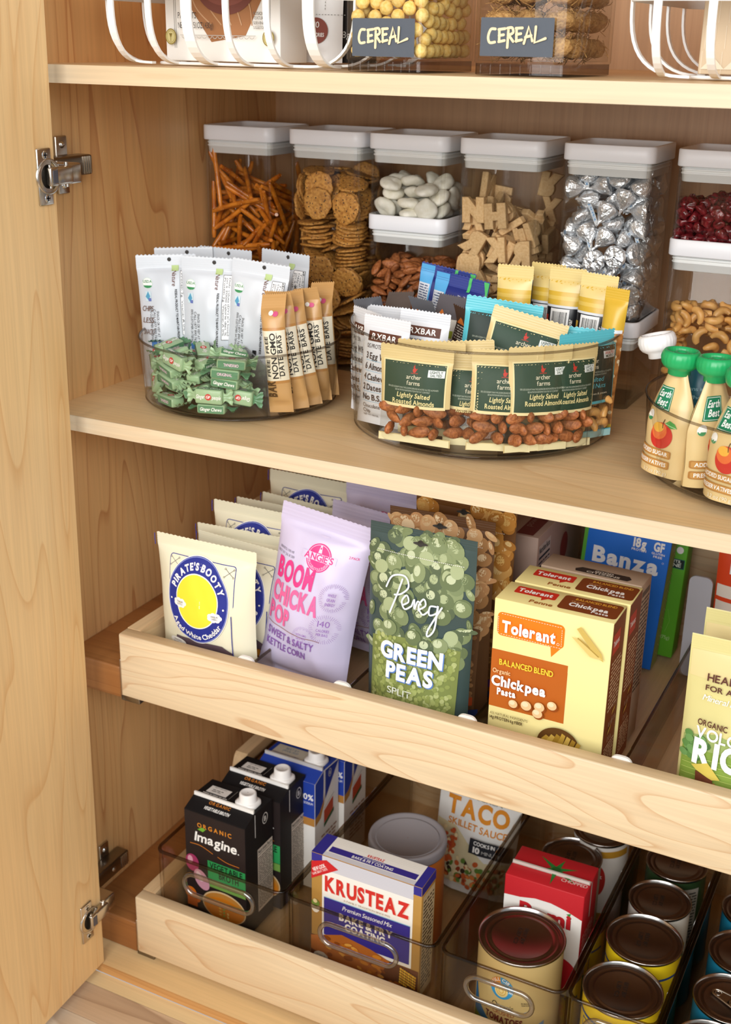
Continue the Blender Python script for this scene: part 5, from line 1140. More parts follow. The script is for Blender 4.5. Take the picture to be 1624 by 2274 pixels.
# ------------------------------------------------------------------ round acrylic turntables on the middle shelf
def turntable(x, y, r, h, label, dividers):
    root = empty('turntable_organizer', label, 'turntable', 'clear round turntables')
    m = MB()
    m.lathe([(r * .80, 0.0), (r * .80, .0042), (r * .78, .0045)], ACRYL_EDGE, 96)
    m.lathe([(r * .78, .0045), (r * .86, .0048), (r * .86, .0054)], ACRYL_EDGE, 96); m.build('base', root)
    m = MB()
    m.lathe([(r * .84, .0055), (r * .93, .0055), (r * .955, .007), (r * .965, .010), (r * .985, h * .6), (r * .9975, h - .002), (r, h), (r * .996, h + .0008)], ACRYL, 112)
    m.lathe([(r * .996, h + .0008), (r - .0026, h), (r - .0032, h - .003), (r * .955, .013), (r * .94, .009), (0.001, .009)], ACRYL, 112)
    m.build('tray', root)
    m = MB(); m.lathe([(r * .9985 + .0014 * cos(t), h + .0014 * sin(t)) for t in [k * pi / 4 for k in range(9)]], ACRYL_EDGE, 112); m.build('rim', root)
    m = MB(); m.lathe([(r * .945 + .001, .0058), (r * .955 + .0012, .0072), (r * .945, .0066)], ACRYL_EDGE, 96); m.build('foot_ring', root)
    hd = h * .86 if h < .1 else h * .62
    for a in dividers:
        m = MB(); c, s_ = cos(a), sin(a); t = .0011; q = r * .955
        P = lambda u, v, z: (c * u - s_ * v, s_ * u + c * v, z)
        for z0, z1 in ((.0092, hd),):
            v = [P(u, w_, z) for u in (.014, q) for w_ in (-t, t) for z in (z0, z1)]
            m.add(v, [(0, 1, 3, 2), (0, 4, 5, 1), (2, 3, 7, 6)], ACRYL)
            m.add(v, [(1, 5, 7, 3), (4, 6, 7, 5)], ACRYL_EDGE)
        m.build('divider', root)
    m = MB(); m.lathe([(.014, .0092), (.0145, hd - .001), (.0138, hd), (.0125, hd - .001), (.0122, .0092)], ACRYL, 32); m.build('hub', root)
    place(root, x, y, Z_MID)
    return root
TS = (-.737, 1.149); TL = (-.458, 1.187); TA = (-.134, 1.178)
turntable(*TS, .113, .076, 'small clear turntable at the left of the middle shelf', [rad(172), rad(317), rad(45)])
turntable(*TL, .141, .114, 'large clear turntable in the middle of the shelf holding almond packets', [rad(-15), rad(203), rad(95)])
turntable(*TA, .141, .076, 'clear turntable of fruit pouches at the right edge of the middle shelf', [rad(95), rad(215), rad(-30)])
ZF = Z_MID + .0095

# ---- white snack pouches, small turntable
GRN = ink('#3f8f5a'); TXT = ink('#5a5c60')
def white_pack(seed, chips=False):
    mb, F, B = pouch(.068, .150, .026, film('#d3d9e0'), top=.015, bot=.010, seed=seed, wr=.0032)
    d = Deco(mb, F, .006)
    d.ell(0.004, .1445, .0022, .0022, ink('#3c3a38'))
    d.ell(-.022, .119, .0062, .0062, ink('#d7e6dc')); d.ell(-.022, .119, .0055, .0055, WHITE); d.ell(-.022, .1165, .0052, .003, GRN, a0=pi, a1=2 * pi); d.text('USDA', -.022, .1195, .0028, GRN, al='c', bold=1)
    d.rect(-.0255, .099, -.0185, .110, ink('#cfe3ea')); d.poly([(-.0255, .104), (-.022, .110), (-.0195, .1045), (-.022, .100)], ink('#5aa2c4')); d.rect(-.022, .099, -.0185, .1025, ink('#6a78b8'))
    for k, tx in enumerate(('100% CUSTOMER SATISFACTION', 'CALL 1 877 890 7626', 'SNACK OR VISIT AT')): d.text(tx, -.021 + k * .0042, .092 - k * .002, .0028, TXT, w=.045 - k * .008, rot=-pi / 2)
    d.text('RESEAL PRODUCT TO MAINTAIN FRESHNESS', .0105, .112, .0024, ink('#2c2c2e'), w=.062, rot=-pi / 2, bold=1)
    d.text('Nature', .0075, .133, .0046, ink('#6f4033'), w=.017, rot=-pi / 2, sh=.2); d.rect(.0065, .132, .0145, .138, ink('#b9cf8f'))
    d.rect(.0165, .06, .031, .132, ink('#55575a')); d.rect(.017, .0605, .0305, .1315, ink('#f2f3f4'))
    for k in range(5): d.text(('Sodium 0%  Potassium 4%', 'Total Fat 0%  Sugars 7g', 'Daily values (DV) are based', 'on a 2000 calorie diet %', 'Protein 2g  Vitamin A 0%')[k], .0285 - k * .0027, .129, .0019, ink('#3f4144'), w=.064, rot=-pi / 2)
    d.rect(.003, .046, .0075, .0535, ink('#17171a'))
    for x, y, c in ((-.021, .047, '#4f7fc0'), (-.0125, .047, '#3a5a9c'), (-.021, .0385, '#c8575a'), (-.0125, .0385, '#dadde2')): d.rect(x, y, x + .0068, y + .0068, ink(c), .001)
    d.text('f', -.009, .0482, .0045, WHITE, al='c', bold=1); d.text('P', -.0178, .0395, .004, WHITE, al='c', bold=1); d.ring(-.0091, .0419, .0022, .0022, .0006, ink('#333338'), 20)
    d.text('BEST BEFORE', -.019, .031, .0034, ink('#3c3c40'), w=.02, rot=-pi / 2)
    if chips:
        for k, tx in enumerate(('CHIPS', 'LESS', 'SNACKS')): d.text(tx, -.031 + k * 0.0001, .088 - k * .013, .0058, ink('#6d4d40'), w=.014, sh=.2)
    return mb
G_W = 'white snack pouches in the small turntable'
for k, (x, y, yaw, lean, roll, lab) in enumerate((
        (-.816, 1.128, .45, .08, -.04, 'white snack pouch nearest the cabinet side, brown lettering on its edge'),
        (-.773, 1.140, .30, .03, .02, 'white snack pouch second from the cabinet side, upright in the front row'),
        (-.722, 1.143, .18, .05, .09, 'white snack pouch behind the tan bars, leaning right in the front row'),
        (-.795, 1.206, .1, .0, .02, 'white snack pouch at the back, only its top showing in the middle'),
        (-.725, 1.220, -.10, .02, .03, 'white snack pouch standing tallest at the back right of the small turntable'),
        (-.832, 1.186, .5, .02, -.03, 'white snack pouch at the back left, its top corner beside the cabinet side'))):
    put(white_pack(k + 2, k == 0), 'snack_pouch', lab, 'pouch', G_W, x, y, ZF, yaw, lean, roll)

# ---- tan bars, small turntable
TAN = film('#c69a62'); TAN_D = film('#b98549'); LBL = paper('#e9e0c8')
def tan_bar(seed):
    mb, F, B = pouch(.027, .126, .018, TAN, top=.014, bot=.010, seed=seed, wr=.0034, nu=22, curl=.35 if seed % 2 else -.2)
    d = Deco(mb, F, .005)
    d.rect(-.013, .036, .013, .090, LBL); d.rect(-.013, .090, .013, .093, TAN_D); d.rect(-.013, .033, .013, .036, TAN_D)
    d.text('NON GMO', .0028, .0385, .0062, ink('#2c2a27'), w=.049, rot=pi / 2, bold=1); d.rect(.0044, .038, .0048, .088, ink('#3a3835'))
    d.text('FREE', -.0058, .041, .0042, ink('#2c2a27'), w=.018, rot=pi / 2, bold=1); d.text('FREE', -.0058, .066, .0042, ink('#2c2a27'), w=.018, rot=pi / 2, bold=1)
    d.text('DATE', .0095, .041, .0052, ink('#2c2a27'), w=.021, rot=pi / 2, bold=1)
    d.text('BARS', .0095, .066, .0052, ink('#2c2a27'), w=.019, rot=pi / 2, bold=1)
    d.text('BAR', -.002, .018, .010, ink('#5a4022'), w=.018, rot=pi / 2, bold=2)
    d.ell(.004, .107, .003, .0026, ink('#d45b86')); d.ell(-.001, .108, .0026, .0024, ink('#f2efe6'))
    return mb
for k, (x, y, yaw, lean, roll, lab) in enumerate((
        (-.653, 1.098, .25, .04, -.10, 'tan wrapped bar at the far left of the bars in the small turntable'),
        (-.645, 1.118, .35, .10, -.17, 'tan wrapped bar second from the left, its torn top curling forward'),
        (-.639, 1.137, .4, .10, -.20, 'tan wrapped bar in the middle, leaning left across its neighbours'),
        (-.639, 1.160, .2, .08, -.15, 'tan wrapped bar second from the right in the small turntable'),
        (-.643, 1.184, .2, .05, -.10, 'tan wrapped bar at the far right against the turntable wall'),
        (-.670, 1.125, .2, .02, -.02, 'tan wrapped bar standing tallest behind the other bars'))):
    put(tan_bar(k + 11), 'snack_bar', lab, 'snack bar', 'tan bars in the small turntable', x, y, ZF, yaw, lean, roll)

# ---- green ginger candies
CG = mat('#9fbd94', 0.32, bump=0.2, bscale=120); CG2 = mat('#5c8a66', 0.34, bump=0.3, bscale=150)
def chew(seed):
    b = MB(); r = random.Random(seed)
    b.box(-.0155, -.0082, -.0052, .0155, .0082, .0052, CG, .0022, 2)
    for sg in (-1, 1):
        def fan(u, v):
            t = u; hw = .0078 * (1 - .55 * sin(pi * min(1, t * 1.5)) * (1 if t < .66 else .6)) + .0016 * t
            a = (v - .5) * 2
            return (sg * (.0148 + .011 * t), a * hw, .0016 * sin(v * 22 + seed) * t + .0012 * sin(seed + t * 5))
        b.grid(fan, 7, 12, CG2 if seed % 2 else CG, True, sg < 0)
    for zz, fl in ((.0053, 1), (-.0053, -1)):
        d = Deco(b, lambda x, y, o, zz=zz, fl=fl: (x, y * fl, zz + fl * o), None, base=.0001)
        d.ell(.0, .0, .0036, .0036, ink('#c8463f')); d.text('GP', 0, -.0014, .0028, WHITE, al='c', bold=1)
        d.text('Ginger', -.0140, -.002, .0042, WHITE, w=.0098, sh=.2, bold=1); d.text('people', .0044, -.002, .0042, WHITE, w=.0098, sh=.2, bold=1)
    d = Deco(b, lambda x, y, o: (x, -.0083 - o, y), None, base=.0001)
    d.rect(-.014, -.004, .014, .004, CG2); d.text('Ginger Chews', 0, -.0016, .0036, WHITE, al='c', w=.024, sh=.2, bold=1)
    d = Deco(b, lambda x, y, o: (-x, .0083 + o, y), None, base=.0001)
    d.rect(-.014, -.004, .014, .004, CG2); d.text('ORIGINAL', 0, -.0013, .003, ink('#e8c4d8'), al='c', w=.016, bold=1)
    return b.mesh('ginger_candy')
pour('chew', [chew(i) for i in range(5)], TS[0], TS[1], ZF, 'wrapped_candy', 'green wrapped ginger candy heaped in the small turntable', 'candy', 'green candies in the small turntable')

# ---- large turntable: white protein bars
def white_bar(seed):
    mb, F, B = pouch(.056, .114, .022, film('#dde0e5'), top=.012, bot=.009, seed=seed, wr=.0022)
    d = Deco(mb, F, .006)
    d.rect(-.019, .0885, .02, .0985, ink('#5d3526')); d.text('RXBAR', .0005, .0908, .0056, WHITE, al='c', w=.030, bold=1)
    br = ink('#4a3a36')
    d.text('12G PROTEIN', -.019, .0815, .0042, br, w=.022); 
    for k, tx in enumerate(('3 Egg Whites', '6 Almonds', '4 Cashews', '2 Dates', 'No B.S.')):
        d.text(tx, -.019, .0705 - k * .0108, .0062, br, w=.0042 * len(tx) * .82, bold=1); d.rect(-.019, .0686 - k * .0108, .022, .069 - k * .0108, ink('#8fc3e0'))
    d.text('Chocolate', -.019, .0185, .0042, br, w=.022); d.text('Chip', -.019, .0128, .0042, br, w=.0095); d.text('NET WT 1.83 OZ', -.019, .0085, .0022, br, w=.018)
    return mb
for k, (x, y, z, yaw, lean, roll, lab) in enumerate((
        (-.540, 1.108, 0, -.10, .06, .03, 'white protein bar with brown badge, in front at the left of the large turntable'),
        (-.572, 1.136, 0, -.55, .02, .0, 'white protein bar turned sideways against the left wall of the large turntable'),
        (-.512, 1.138, .004, .05, .08, .04, 'white protein bar behind the front almond packet, brown badge half showing'),
        (-.556, 1.160, 0, -.15, .04, -.04, 'white protein bar at the back left with only its crimped top showing'))):
    put(white_bar(k + 21), 'protein_bar', lab, 'snack bar', 'white protein bars in the large turntable', x, y, ZF + z, yaw, lean, roll)

# ---- almond packets: printed top, clear lower half with almonds
KRAFT = film('#dcc58c'); DKG = ink('#2e4636')
def almond_pack(seed, W=.078, H=.108, teal=False, nuts=True):
    T = .020; yl = .040
    top_c = film('#5fc4d2') if teal else KRAFT
    mb, F, B = pouch(W, H, T, top_c, top=.013, bot=.008, seed=seed, wr=.0010, m_low=WINDOW, y_low=yl)
    d = Deco(mb, F, .006); hw = W / 2
    d.rect(-hw * .90, yl - .001, hw * .90, H - .014, ink('#e9d9a4') if not teal else ink('#5fc4d2'))
    d.rect(-hw * .86, yl + .002, hw * .86, H - .0155, DKG if not teal else ink('#2c3a34'))
    rd = ink('#c23a2e')
    yb = H - .031
    d.ell(.0005, yb + .0085, .0019, .0022, rd); d.poly([(-.0012, yb + .0112), (.0004, yb + .0138), (.0008, yb + .0105)], rd); d.poly([(.0012, yb + .009), (.004, yb + .0105), (.0018, yb + .007)], rd); d.rect(-.003, yb + .0055, .0045, yb + .006, rd)
    cr = ink('#e8e0c4')
    d.text('archer', .0005, yb, .0042, cr, al='c', w=.016); d.text('farms', .0005, yb - .0058, .0042, cr, al='c', w=.0145)
    d.rect(hw * .40, yb + .0035, hw * .84, yb + .0105, ink('#e9efec')); d.text('LIGHTLY' if not teal else 'UNSALTED', hw * .62, yb + .0074, .0024, DKG if not teal else rd, al='c', w=hw * .34, bold=1); d.text('SALTED' if not teal else 'MIXED', hw * .62, yb + .0043, .0024, DKG, al='c', w=hw * .30, bold=1)
    d.text('50% LESS SODIUM THAN THE LEADING BRAND ROASTED SALTED ALMONDS', 0, yb - .0098, .0016, ink('#b9c2b0'), al='c', w=W * .72)
    d.text('SEE NUTRITION INFORMATION FOR FAT CONTENT', 0, yb - .0124, .0016, ink('#b9c2b0'), al='c', w=W * .5)
    if not teal:
        d.text('Lightly Salted', .001, yb - .0185, .0046, ink('#e3d69a'), al='c', w=W * .47, sh=.15, bold=1); d.text('Roasted Almonds', .001, yb - .0252, .0046, ink('#e3d69a'), al='c', w=W * .60, bold=1)
    else:
        d.text('Unsalted', .001, yb - .0185, .0046, ink('#5fc4d2'), al='c', w=W * .36, sh=.15); d.text('Mixed Nuts', .001, yb - .0252, .0046, ink('#5fc4d2'), al='c', w=W * .44, sh=.15)
        d.text('almonds, cashews & pecans', .0, yb - .032, .0022, cr, al='c', w=W * .55)
    d.rect(-hw * .98, .0005, hw * .98, .0075, film('#e6dcae') if not teal else film('#a8dde2'))
    d2 = Deco(mb, B, .006); d2.rect(-hw * .9, yl, hw * .9, H - .014, paper('#efeee6')); d2.fine(-hw * .8, yl + .006, hw * .8, H - .02, 14, ink('#4a4a46'), seed)
    return mb, W, H, T, yl
def pack_nuts(o, W, T, yl, seed, meshes, nm):
    r = random.Random(seed)
    nx = max(3, int(W / .0165))
    for j in range(3):
        for i in range(nx):
            c = bpy.data.objects.new(nm, meshes[(i * 2 + j) % len(meshes)]); COL.objects.link(c); c.parent = o
            x = (i + .5 + .25 * (j % 2) - .12) / nx * W * .82 - W * .41
            c.location = (x, -(T / 2 - .0056) * (1 - abs(x / W * 2) ** 2.4) ** .75 * (.75 + .12 * j) + .0008, .0135 + j * .0114 + r.uniform(-.001, .001))
            c.rotation_euler = (pi / 2 + r.uniform(-.35, .35), r.uniform(-.3, .3), r.uniform(0, 6.28))
            c.scale = (1.06,) * 3
G_A = 'almond packets in the large turntable'
for k, (x, y, z, yaw, lean, roll, W, H, lab) in enumerate((
        (-.482, 1.069, 0, .06, .02, .0, .077, .108, 'almond packet with a full dark green panel, front left of the large turntable'),
        (-.366, 1.104, .001, .78, .04, .015, .068, .114, 'almond packet front right, its whole dark green panel and name showing'),
        (-.398, 1.085, .001, .48, .05, .03, .064, .110, 'almond packet just behind the front right one, its left half showing'),
        (-.4300, 1.091, -.0005, .30, .04, .0, .056, .102, 'almond packet lowest in the middle of the row, dark panel cropped by its neighbours'),
        (-.442, 1.108, .006, .20, .06, -.10, .066, .104, 'almond packet turned behind the middle ones, its white edge strip showing'),
        (-.418, 1.142, .020, .30, .10, .24, .078, .116, 'almond packet tilted up highest behind the row, its tan top sloping right'),
        (-.476, 1.097, .002, .0, .05, -.05, .074, .106, 'almond packet behind the front left one, only a tan top strip showing'),
        (-.345, 1.131, .0, .95, .03, .03, .064, .114, 'almond packet at the far right of the front row, beside the divider'))):
    mb, W, H, T, yl = almond_pack(31 + k, W, H - .009)
    o = put(mb, 'nut_packet', lab, 'packet', G_A, x, y, ZF + z, yaw, lean, roll)
    pack_nuts(o, W, T, yl, k, ALMOND, 'almond')
for k, (x, y, z, yaw, lean, roll, lab) in enumerate((
        (-.442, 1.168, .020, .25, .08, .10, 'turquoise-topped nut packet sloping behind the tallest almond packet'),
        (-.380, 1.172, .0, .2, .08, .03, 'turquoise nut packet lying low in front of the yellow bars'),
        (-.338, 1.166, .0, 1.05, .02, .02, 'turquoise and dark nut packet against the right wall of the large turntable'))):
    mb, W, H, T, yl = almond_pack(51 + k, .080, .112, True)
    o = put(mb, 'nut_packet', lab, 'packet', 'turquoise nut packets in the large turntable', x, y, ZF + z, yaw, lean, roll)
    pack_nuts(o, W, T, yl, k + 9, CASHEW, 'nut')

# ---- yellow-topped nut bars
YEL = film('#d9b23c'); YEL_P = film('#ead28a')
def yellow_bar(seed):
    mb, F, B = pouch(.040, .158, .022, film('#1b1c20'), top=.014, bot=.01, seed=seed, wr=.0010, nu=22, m_top=YEL_P)
    d = Deco(mb, F, .006)
    d.rect(-.0195, .119, .0195, .1445, YEL); d.rect(-.0195, .133, .0195, .1445, YEL_P); d.rect(-.0195, .1245, .0195, .1285, film('#e3c25c'))
    d.rect(-.0195, .1165, .0195, .119, ink('#dfe3e8'))
    d.rect(-.0135, .070, .0085, .1155, ink('#eceef0'))
    d.barcode(-.012, .073, .007, .1145, seed, '0 02652 17030 0')
    d.text('almond nut bar', .0125, .07, .0042, ink('#e8e6dc'), w=.036, rot=pi / 2, bold=1)
    d.rect(.016, .05, .0195, .08, ink('#6aa84a') if seed % 2 else ink('#c9a33a')); d.rect(-.0195, .05, -.016, .108, ink('#c6402f') if seed % 2 else ink('#d9b23c'))
    return mb
for k, (x, y, yaw, lean, roll, lab) in enumerate((
        (-.443, 1.232, .05, .03, -.01, 'yellow and black nut bar with barcode at the left of its row'),
        (-.418, 1.262, -.1, .02, .0, 'yellow and black nut bar half hidden behind the left ones'),
        (-.393, 1.244, .0, .05, .01, 'yellow and black nut bar with barcode in the middle of its row'),
        (-.358, 1.226, -.05, .05, .04, 'yellow and black nut bar with the widest barcode, in front on the right'))):
    put(yellow_bar(61 + k), 'nut_bar', lab, 'snack bar', 'yellow nut bars in the large turntable', x, y, ZF, yaw, lean, roll)
# one bar seen from its clear side, nuts showing
M_NUTS = speck_mat('nut_cluster', '#c98d4f', '#8e5527', '#f2e2bb', 120, 150, 0.3, 0.4, 0.8, 0.3)
mb, F, B = pouch(.026, .150, .024, YEL, top=.012, bot=.01, seed=71, wr=.001, nu=20, m_low=M_NUTS, y_low=.108)
d = Deco(mb, F, .005); d.rect(-.0125, .106, .0125, .1095, ink('#dfe3e8')); d.rect(-.013, .02, -.0095, .104, ink('#1b1c20'))
for k in range(16): d.ell(RND.uniform(-.006, .01), RND.uniform(.03, .1), .0035, .0024, ink(RND.choice(('#f1dfb6', '#d9a15c', '#b5632a', '#e8c88e'))), 12, RND.uniform(0, 3))
put(mb, 'nut_bar', 'nut bar at the far right showing nuts through its clear side', 'snack bar', 'yellow nut bars in the large turntable', -.3315, 1.205, ZF, -.15, .03, .04)

# ---- blue bars
def blue_bar(seed):
    mb, F, B = pouch(.066, .140, .020, film('#23327e'), top=.014, bot=.01, seed=seed, wr=.0014, m_top=film('#2a3c8c'))
    d = Deco(mb, F, .006)
    d.rect(-.0325, .085, -.016, .1385, film('#58aee6')); d.rect(-.0325, .085, -.018, .118, ink('#d7dde6')); d.fine(-.031, .086, -.019, .117, 11, ink('#4a5a7c'), seed)
    d.rect(.008, .124, .0115, .1395, ink('#52c06a')); d.poly([(.026, .139), (.0325, .139), (.0325, .118)], ink('#52c06a'))
    for k, tx in enumerate(('In creation,', 'nuts, seeds and', 'fruit, and exploring', 'for adventure')): d.text(tx, .000 + k * .007, .119, .0036, ink('#dfe4f2'), w=.016 + .0045 * k, rot=-pi / 2, sh=.15)
    d.poly([(-.012, .055), (.006, .05), (.014, .085), (-.002, .092)], paper('#efefe9'))
    for k, c in enumerate(('#c23a56', '#b9c24a', '#3a3c42', '#e4e6e2', '#d06a7c', '#d9d24a')): d.rect(-.004 + (k % 2) * .0065, .058 + (k // 2) * .009, .0015 + (k % 2) * .0065, .0655 + (k // 2) * .009, ink(c))
    return mb
put(blue_bar(81), 'snack_bar', 'dark blue wrapped bar lying behind, light blue end to the left', 'snack bar', 'blue bars in the large turntable', -.553, 1.258, ZF + .004, .05, .05, .14)
put(blue_bar(82), 'snack_bar', 'dark blue wrapped bar in front with a white and pink patch', 'snack bar', 'blue bars in the large turntable', -.527, 1.236, ZF, -.05, .10, .12)
# ---- grey and brown twisted wrappers
for k, (x, y, roll, yaw, lab) in enumerate(((-.571, 1.178, -.15, .4, 'grey foil bar at the left end, its dark top bent over'), (-.556, 1.190, -.08, .1, 'grey foil bar second along with an orange fleck'),
                                            (-.540, 1.195, .08, -.1, 'grey foil bar in the middle of the dark wrapped row'), (-.522, 1.199, .15, .3, 'grey foil bar second from the right with a white coloured patch'), (-.503, 1.19, .25, -.2, 'brown foil bar at the right end of the dark wrapped row'))):
    mb, F, B = pouch(.030, .122, .020, film(('#6f7076', '#5d5450', '#77787e', '#66646a', '#5c4436')[k]), top=.016, bot=.01, seed=90 + k, wr=.0035, nu=22, curl=.5 if k % 2 else -.4)
    d = Deco(mb, F, .005); d.rect(-.0145, .082, .0145, .1, ink('#3b2a24')); d.fine(-.012, .084, .012, .099, 6, ink('#cfc9c0'), k); d.poly([(-.013, .1), (-.002, .1), (-.008, .108)], ink('#e08038'))
    if k == 3: d.rect(-.009, .07, .011, .1, paper('#eeeae2')); d.rect(-.006, .088, .002, .096, ink('#c8324f')); d.rect(.002, .08, .009, .088, ink('#a7b53a'))
    put(mb, 'snack_bar', lab, 'snack bar', 'grey foil bars in the large turntable', x, y, ZF, yaw, .05, roll)

# ---- fruit pouches with screw caps, right turntable
def cap_mesh(c, name, parent, z):
    m = MB(); g = mat(c, 0.32, spec=0.5)
    ridge = lambda a, r, zz: r + (.0005 * (1 if sin(a * 26) > 0.2 else 0) if .004 < zz < .0105 else 0)
    m.lathe([(.0075, -.005), (.0085, -.0045), (.0085, -.001), (.0125, .0015), (.0142, .004), (.0147, .0085), (.0142, .0125), (.0128, .0142), (.0112, .0142), (.0105, .012), (.0100, .0085), (.0058, .0085), (.0056, .0125), (.0050, .0128), (.0036, .0128), (.0034, .0095), (.0005, .0095)], g, 104, fn=ridge)
    m.v = [(x * 1.22, y * 1.22, zz * 1.2 + z) for x, y, zz in m.v]
    return m.build(name, parent)
def fruit_pouch(seed, front=True):
    W, H, T = .054, .098, .030
    base = film('#dfc48c') if front else film('#1f6478')
    mb = MB()
    def fn(sgn):
        def F(x, y, o=0.0):
            v = min(1, max(0, y / H)); k = 1 - .62 * max(0.0, (v - .52) / .48) ** 1.25
            u = max(-1, min(1, x / (W / 2)))
            t = T / 2 * (1 - v) ** .55 * (1 - abs(u) ** 2.5) ** .7 * (0.55 + .45 * min(1, (1 - v) * 3)) + .0028 * v * (1 - abs(u) ** 4)
            t += .0012 * noise.noise(Vector((x * 60 + seed, y * 45, sgn)))
            return (x * k, sgn * (t + o), y)
        return F
    F, B = fn(-1.0), fn(1.0)
    mb.grid(lambda u, v: F((u - .5) * W, v * H), 24, 30, base); mb.grid(lambda u, v: B((.5 - u) * W, v * H), 24, 30, film('#d6b87c') if front else base)
    d = Deco(mb, F, .005); e = Deco(mb, lambda x, y, o: B(-x, y, o), .005)
    if front:
        dg = ink('#1f7a56'); rt = .0
        d.rect(-.020, .062, .004, .084, dg); d.rect(-.0190, .063, .003, .083, ink('#e9efe4')); d.rect(-.0185, .0635, .0025, .0825, dg)
        d.text('Earth', -.008, .0742, .0062, WHITE, al='c', w=.017, sh=.25, bold=1); d.text('Best', -.008, .0662, .0062, WHITE, al='c', w=.014, sh=.25, bold=1)
        d.ell(-.018, .054, .0042, .0052, WHITE); d.ell(-.018, .0525, .0036, .0036, GRN, a0=pi, a1=2 * pi)
        d.ell(.0, .0385, .0125, .0122, ink('#c8352a')); d.ell(-.003, .0425, .0088, .0078, ink('#e2703a')); d.ell(-.0045, .0455, .006, .0044, ink('#eeb548'))
        d.stroke([(.0005, .046), (.0, .050), (.0012, .054)], .0009, ink('#5a3a22')); d.poly([(.002, .0505), (.007, .0545), (.013, .0525), (.0155, .0485), (.009, .0475)], ink('#4c9a4a')); d.stroke([(.003, .0505), (.0145, .0487)], .0005, ink('#bfe0b0'))
        for yb, tx in ((.0185, 'ADDED SUGAR'), (.0085, 'PRESERVATIVES')):
            d.rect(-.026, yb, .014, yb + .0075, ink('#b07a3a'), .0015); d.rect(-.025, yb + .001, .0125, yb + .0065, ink('#c4924e'), .001); d.text(tx, .011, yb + .002, .0036, WHITE, al='r', w=.034, bold=1)
        d.text('3.2 oz (90 g)', .0, .0025, .0032, ink('#f0e6cc'), al='c', w=.026)
        e.rect(.004, .055, .022, .074, dg); e.text('Yogurt', .013, .063, .005, WHITE, al='c', w=.014, sh=.25)
        e.text('Nutrition', -.010, .050, .005, ink('#2a2118'), w=.022, bold=1); e.fine(-.012, .038, .018, .049, 4, ink('#3a2f22'), seed)
        e.text('BEST BEFORE', 0, .0335, .0034, ink('#3a2f22'), al='c', w=.024); e.text('NOV082019', 0, .0292, .0034, ink('#3a2f22'), al='c', w=.024); e.text('3 10 07 46', 0, .0249, .0034, ink('#3a2f22'), al='c', w=.022)
        e.ell(.012, .020, .0035, .0035, GRN); e.rect(-.014, .018, -.004, .0225, ink('#7fb2c9')); e.barcode(-.018, .002, .012, .0155, seed, '0 22014')
        # turned side strips seen edge-on
    else:
        for k, tx in enumerate(('beans in a', 'childhood', 'to a new degree of care', 'Remember children', 'FOR OR NOT MORE', 'changing more')):
            d.text(tx, -.018, .072 - k * .008, .0036, ink('#9fd0dc'), w=.034)
        d.fine(-.022, .004, .02, .022, 5, ink('#8fc4d0'), seed)
    return mb
for k, (x, y, yaw, lean, roll, front, lab) in enumerate((
        (-.2375, 1.108, -.45, .02, .03, True, 'tan fruit pouch with an apple picture and green cap at the turntable wall'),
        (-.197, 1.098, .95, .03, .0, True, 'tan fruit pouch with green cap turned to show its nutrition panel'),
        (-.168, 1.063, -.40, .03, .0, True, 'tan fruit pouch with green cap cut off by the right edge of the photo'),
        (-.222, 1.152, .05, .05, -.03, False, 'dark teal fruit pouch with a tilted white cap behind the green-capped ones'),
        (-.165, 1.125, .1, .05, .05, False, 'dark teal fruit pouch with a white cap at the right edge of the photo'))):
    root = empty('fruit_pouch', lab, 'pouch', 'fruit pouches in the right turntable')
    fruit_pouch(k + 1, front).build('pouch_body', root)
    c = cap_mesh('#22a862' if front else '#f1f2f3', 'screw_cap', root, .1015)
    c['label'] = 'green screw cap' if front else 'white screw cap'
    place(root, x, y, ZF, yaw, lean, roll)
    if k == 3: c.rotation_euler = (.0, -.22, 0); c.location = (-.018, 0, 0.006)
